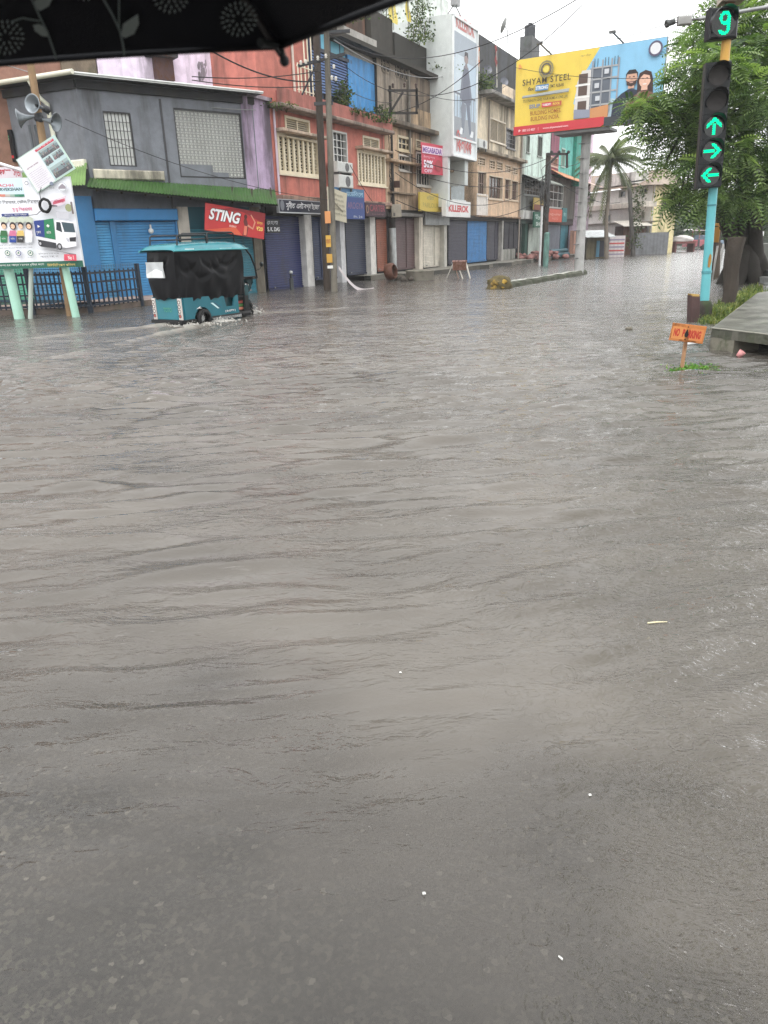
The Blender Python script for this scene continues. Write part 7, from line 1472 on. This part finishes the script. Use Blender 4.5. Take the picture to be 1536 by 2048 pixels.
# coconut palm
b_ = V((at(1214, 505, 60).x, 60, 0)); cp = at(1222, 318, 60); t = T('coconut_palm', 'tall coconut palm with drooping fronds in front of the white house', 'palm tree', b_); m = MB()
m.tube([b_-UP*.2, b_.lerp(cp, .4)+V((-.15, 0, 0)), b_.lerp(cp, .8), cp], [.19, .14, .12, .11], C(120, 110, 98), 10); t.part('trunk', m, BARK)
m = MB(); rn = random.Random(19); PC = [C(94, 108, 80), C(112, 124, 92), C(78, 92, 66), C(104, 112, 90)]
for i in range(46):
    a = 2*pi*i/17+rn.uniform(-.2, .2); el = rn.uniform(-.3, 1.2) if i < 38 else rn.uniform(-1.2, -.6); L = rn.uniform(2.2, 3.1); d_ = V((cos(a)*cos(el), sin(a)*cos(el), sin(el))); prev = cp; k = 12; c = rn.choice(PC); sd = V((-sin(a), cos(a), 0))
    for j in range(1, k+1):
        v = j/k; q = cp+d_*L*v-UP*L*.5*v*v*(1.1-.2*sin(el)); m.tube([prev, q], .02, C(120, 124, 90), 4, False)
        for s in (1, -1):
            for o_ in (0, .5):
                e = prev.lerp(q, o_); ll = .6*(1-.6*abs(v-.45)); tip = e+(sd*s*.65-UP*.75+(q-prev).normalized()*.35).normalized()*ll; w_ = (q-prev).normalized()*.05; m.face([e-w_, e+w_, tip], c)
        prev = q
t.part('crown', m, LEAF)
m = MB()
for _ in range(9): m.ball(cp+V((rn.gauss(0, .25), rn.gauss(0, .25), -.3-rn.random()*.3)), .15, C(110, 100, 60), 8, 6)
t.part('coconuts', m, BARK)
# vehicles far away
def trike(px, py, Y, cols, label):
    p = at(px, py, Y); p = V((p.x, Y, 0)); t = T('cycle_rickshaw', label, 'rickshaw', p); f4 = Fr(p, (.96, .28, 0), UP, (.28, -.96, 0)); m = MB(); m.bbox(f4, -.9, .9, .3, 1.0, -.9, .6, cols[0], .08); m.box(f4, -.12, .12, .3, 1.05, .6, .64, (.05, .05, .06)); t.part('body', m, BODY)
    m = MB(); g = [[f4.P(x, 2.0+.12*sin(pi*(x+1)/2), z) for z in (-1, .7)] for x in (-1, -.6, -.2, .2, .6, 1)]; m.grid(g, cols[1]); m.box(f4, -1, 1, 1.9, 2.0, .62, .7, cols[1]); t.part('roof', m, BODY)
    m = MB()
    for x in (-.9, 0, .9): m.tube([f4.P(x, 1.0, .6), f4.P(x, 2.0, .65)], .04, (.3, .1, .1), 6)
    t.part('frame', m, STEEL)
    for x in (-.7, .7): m = MB(); m.lathe(f4.P(x, .25, .5), f4.en, [(0, 0), (.3, 0), (.32, .05), (.3, .12), (0, .12)], (.03, .03, .03), 16); t.part('wheel', m, RUBBER)
trike(1388, 500, 84, (C(166, 84, 92), C(196, 176, 176)), 'far red and white auto rickshaw at the end of the road')
p = at(1362, 505, 76); p = V((p.x, 76, 0)); t = T('hand_cart', 'wooden cart under a pale heaped cover at the end of the road', 'cart', p); f4 = Fr(p, (.97, .2, 0), UP, (.2, -.97, 0)); m = MB(); m.box(f4, -1.1, 1.1, .75, .95, -.7, .7, C(120, 70, 66)); t.part('bed', m, WOOD); m = MB(); m.lump(f4.P(0, 1.1, 0), .9, C(206, 200, 196), 4, (1.2, .8, .45), 16, 10, .2); t.part('load', m, TARP)
for x in (-1, 1): m = MB(); m.box(f4, x-.08, x+.08, -.2, .75, -.5, .6, C(110, 64, 60)); t.part('leg', m, WOOD)
p = at(1412, 500, 88); p = V((p.x, 88, 0)); t = T('parked_car', 'far bluish car beside the red rickshaw', 'car', p); f4 = Fr(p, (.95, .3, 0), UP, (.3, -.95, 0)); m = MB(); m.bbox(f4, -2, 2, .25, .85, -.8, .8, C(110, 130, 150), .12); m.bbox(f4, -1.2, 1.2, .85, 1.45, -.7, .75, C(96, 112, 130), .15); t.part('body', m, BODY)
m = MB(); m.box(f4, -1.0, 1.0, .92, 1.35, .72, .78, (.04, .05, .06)); t.part('window', m, GLASS)
for x in (-1.2, 1.2): m = MB(); m.lathe(f4.P(x, .3, .7), f4.en, [(0, 0), (.3, 0), (.32, .06), (.3, .14), (0, .14)], (.03, .03, .03), 14); t.part('wheel', m, RUBBER)
# far trees
def fartree(px, py, rpx, Y, seed, label, lo=500):
    rn = random.Random(seed); c = at(px, py, Y); b = V((c.x, Y, 0)); r = rpx*Y/1464; t = T('tree', label, 'tree', b, 'trees closing the far end of the street'); m = MB()
    for _ in range(26):
        q = V((rn.gauss(0, .5), rn.gauss(0, .5), rn.gauss(0, .42)))*r; c2 = c+q
        for _ in range(60):
            s = V((rn.gauss(0, 1), rn.gauss(0, 1), rn.gauss(0, 1))).normalized()*r*.34*rn.random()**.4; d_ = V((rn.gauss(0, 1), rn.gauss(0, 1), rn.gauss(0, .6))).normalized(); e = d_.orthogonal().normalized()*r*.05; L = d_*r*.13; p_ = c2+s; m.face([p_-L, p_+e, p_+L, p_-e], rn.choice([C(84, 104, 78), C(98, 116, 88), C(70, 90, 66)]))
    t.part('crown', m, LEAF); m = MB(); m.tube([b-UP*.3, c], [.4, .2], C(80, 76, 70), 8); t.part('trunk', m, BARK)
fartree(1350, 455, 28, 96, 1, 'grey green tree behind the far end of the tin fence'); fartree(1385, 440, 34, 105, 2, 'tall hazy tree above the red auto rickshaw'); fartree(1425, 450, 36, 100, 3, 'hazy tree right behind the turquoise signal pole, far off'); fartree(1465, 440, 40, 100, 4, 'hazy tree seen left of the big dark trunk'); fartree(1512, 440, 34, 90, 5, 'hazy tree seen between the big trunk and the kiosk'); fartree(1560, 420, 50, 90, 6, 'hazy tree behind the kiosk'); fartree(1330, 430, 18, 90, 8, 'small pale tree rising over the yellow side wall'); fartree(1160, 395, 20, 75, 7, 'dark tree between the billboard mast and the palm')
m = MB(); rn = random.Random(50); fz = V((10, 112, 0)); n = 40
for i in range(n): x = 10+i*2.6; m.lump((x, 125+rn.uniform(-3, 3), 1.5), rn.uniform(2.2, 3.6), C(84, 100, 80), i, (1, 1, 1), 10, 7, .35)
structure('distant_trees', m, LEAF, 'stuff')
# ------------------------------------------------------------------ litter on the water
def litter(name, label, px, py, mk_): p = G(px, py, .006 if py > 1500 else .014); m = MB(); mk_(m, p); solo(name, m, PRINT, label, 'litter', p)
litter('twig', 'pale floating twig alone on the open water', 1315, 1245, lambda m, p: m.tube([p+V((-.045, -.002, 0)), p+V((0, .001, .002)), p+V((.045, .004, 0))], [.004, .0035, .002], C(226, 214, 170), 6))
litter('paper_scrap', 'white paper scrap near the bottom of the shallow water', 1120, 1916, lambda m, p: m.face([p+V((-.004, .003, .002)), p+V((.004, -.007, .001)), p+V((.006, -.004, .004)), p+V((-.002, .006, .002))], C(226, 226, 220)))
litter('plastic_cup', 'crumpled pink cup floating before the drain opening', 1476, 713, lambda m, p: m.lathe(p+UP*.0, (.5, -.3, .8), [(0, 0), (.035, 0), (.05, .09), (.045, .09), (.0, .02)], C(226, 150, 150), 12))
litter('plastic_bag', 'white scrap of plastic floating right of the sign post', 1384, 688, lambda m, p: m.lump(p+UP*.01, .07, C(214, 214, 214), 3, (1.4, .8, .4), 12, 8, .4))
litter('stone', 'small dark clump breaking the surface out in the road', 1258, 658, lambda m, p: m.lump(p+UP*.0, .07, C(110, 104, 90), 8, (1, .8, .7), 10, 7, .4))
for i, (px, py) in enumerate(((801, 1345), (1180, 1590), (848, 1787), (78, 711))): litter('paper_scrap', ['tiny white scrap in the middle of the open water', 'tiny white scrap on the right part of the shallow water', 'tiny white scrap low in the shallow water', 'white scrap far left in the rickshaw wake'][i], px, py, lambda m, p: m.face([p+V((-.004, -.004, .001)), p+V((.005, -.003, .001)), p+V((.003, .004, .002)), p+V((-.004, .003, .002))], C(226, 226, 220)))
# ------------------------------------------------------------------ umbrella held over the viewer
Pt = at(560, 90, .74); zr_ = Pt.z; rr2 = ray(0, 131); k = (zr_-CZ)/rr2.z; Pl = V((rr2.x*k, rr2.y*k, zr_)); e_ = (Pl-Pt); e_.z = 0; e_.normalize()
NR = 10; side_ = .385; Rr = side_/2/sin(pi/NR); inw = V((e_.y, -e_.x, 0)); inw = inw if inw.y < 0 else -inw
cen = Pt+e_*side_/2+inw*Rr*cos(pi/NR); a0 = atan2(Pt.y-cen.y, Pt.x-cen.x); sg = 1 if (V((cos(a0+2*pi/NR), sin(a0+2*pi/NR), 0))*Rr+cen-(Pt+e_*side_)).length < .02 else -1
rim = [cen+V((cos(a0+sg*i*2*pi/NR), sin(a0+sg*i*2*pi/NR), 0))*Rr for i in range(NR)]
def ribp(i, v):     # v 0 apex .. 1 rim
    p = rim[i % NR]; r = v; z = zr_+.25*(1-(.25*v+.75*v*v)); q = cen.lerp(p, r); return V((q.x, q.y, z))
t = T('umbrella', 'black umbrella with pale flower print overhead, its rim and rib tip hanging into view', 'umbrella', cen-UP*.6)
m = MB(); nv = 10; ns = 10
for i in range(NR):
    g = []
    for a in range(nv+1):
        v = a/nv; row = []
        for b in range(ns+1):
            s = b/ns; p = ribp(i, v).lerp(ribp(i+1, v), s); sc = .022*v*v*4*s*(1-s); p = p+(cen-p).normalized()*V((1, 1, 0)).length*sc*.6; row.append(p)
        g.append(row)
    m.grid(g, (.006, .007, .011))
can = t.part('canopy', m, CLOTH)
# printed flowers on the inside of the front panels
def pan(i, px, py):   # where a view line meets panel i (two flat bands)
    d_ = ray(px, py)
    best = None
    for a in range(nv):
        v0, v1 = a/nv, (a+1)/nv; A_, B_, C_ = ribp(i, v1), ribp(i+1, v1), ribp(i, v0); n_ = (B_-A_).cross(C_-A_)
        if n_.length < 1e-9: continue
        n_.normalize(); k = (A_-V((0, 0, CZ))).dot(n_)/d_.dot(n_); p = V((0, 0, CZ))+d_*k
        if k > 0 and min(ribp(i, v0).z, ribp(i, v1).z)-1e-4 <= p.z <= max(ribp(i, v0).z, ribp(i, v1).z)+1e-4: best = p-d_.normalized()*(.004+.0142*v1*v1)
    return best
m = MB(); FLW, STM = C(150, 166, 170), C(120, 136, 140)
def pp3(pts, col):
    q = [pan(0, *p) for p in pts]
    if all(q): m.face(q, col)
def strip(pts, w, col):
    for (x0, y0), (x1, y1) in zip(pts, pts[1:]):
        L = hypot(x1-x0, y1-y0); nx, ny = -(y1-y0)/L*w, (x1-x0)/L*w; pp3([(x0+nx, y0+ny), (x1+nx, y1+ny), (x1-nx, y1-ny), (x0-nx, y0-ny)], col)
def dandelion(cx, cy, r):
    for ring_, n_ in ((.35, 7), (.62, 13), (.88, 20)):
        for k in range(n_):
            a = 2*pi*(k+.3*ring_)/n_; x, y = cx+r*ring_*cos(a), cy+r*ring_*sin(a)*.95; l, w = r*.13, r*.055; ca_, sa_ = cos(a), sin(a)
            pp3([(x+ca_*l, y+sa_*l), (x-sa_*w, y+ca_*w), (x-ca_*l, y-sa_*l), (x+sa_*w, y-ca_*w)], FLW)
for d_ in ((12, 75, 38), (342, -8, 38), (478, 38, 38), (170, -30, 34), (92, -50, 36)): dandelion(*d_)
strip([(60, -10), (78, 30), (95, 65), (107, 100), (113, 118)], 2.0, STM); strip([(22, 44), (45, 36), (66, 40), (80, 42)], 1.8, STM); strip([(205, -5), (225, 30), (240, 62), (246, 90), (249, 110)], 2.0, STM); strip([(238, -5), (238, 60)], 1.6, STM)
for lf in ([(66, 50), (78, 48), (92, 55), (99, 74), (84, 72), (70, 62)], [(242, 72), (246, 48), (276, 28), (278, 48), (268, 68), (250, 76)], [(68, 12), (70, 0), (96, -8), (104, -2), (98, 12), (80, 22)]): pp3(lf, FLW)
t.part('flower_print', m, CLOTH, can)
m = MB()
for i in range(NR):
    a_, c_ = ribp(i, 1), ribp(i+1, 1); mids = []
    for b in range(13): s_ = b/12; p_ = a_.lerp(c_, s_); mids.append(p_+(cen-p_).normalized()*.022*4*s_*(1-s_)*.6-UP*.001)
    m.tube(mids, .0028, (.008, .009, .012), 6)
t.part('hem', m, CLOTH, can)
for i in range(NR):
    m = MB(); tip = ribp(i, 1); out_ = (tip-cen); out_.z = 0; out_.normalize(); ins = V((0, 0, -.008))
    m.tube([ribp(i, v/8)+ins for v in range(9)], .0022, (.05, .05, .055), 6)
    rb = t.part('rib', m, STEEL)
    m = MB(); tz = at(569, 122, tip.y-.002) if i == 0 else tip+out_*.012-UP*.02
    m.tube([tip-out_*.03-UP*.004, tip, tip.lerp(tz, .9), tz], [.0035, .0032, .0030, .0042], C(46, 52, 54), 8); m.ball(tz, .0046, (.03, .03, .035), 8, 6); t.part('rib_tip', m, RUBBER, rb)
m = MB(); m.tube([V((cen.x, cen.y, zr_+.25)), V((cen.x, cen.y, zr_-.50))], .006, (.3, .3, .31), 10); m.tube([V((cen.x, cen.y, zr_+.25)), V((cen.x, cen.y, zr_+.31))], .008, (.03, .03, .03), 8); t.part('shaft', m, CHROME)
m = MB(); m.tube([V((cen.x, cen.y, zr_-.50)), V((cen.x, cen.y, zr_-.62)), V((cen.x+.02, cen.y, zr_-.67)), V((cen.x+.06, cen.y, zr_-.66)), V((cen.x+.07, cen.y, zr_-.62))], .013, (.02, .02, .02), 10); t.part('handle', m, RUBBER)
for i in range(NR):
    m = MB(); m.tube([V((cen.x, cen.y, zr_+.02)), ribp(i, .52)+V((0, 0, -.008))], .0018, (.05, .05, .055), 5); t.part('stretcher', m, STEEL)
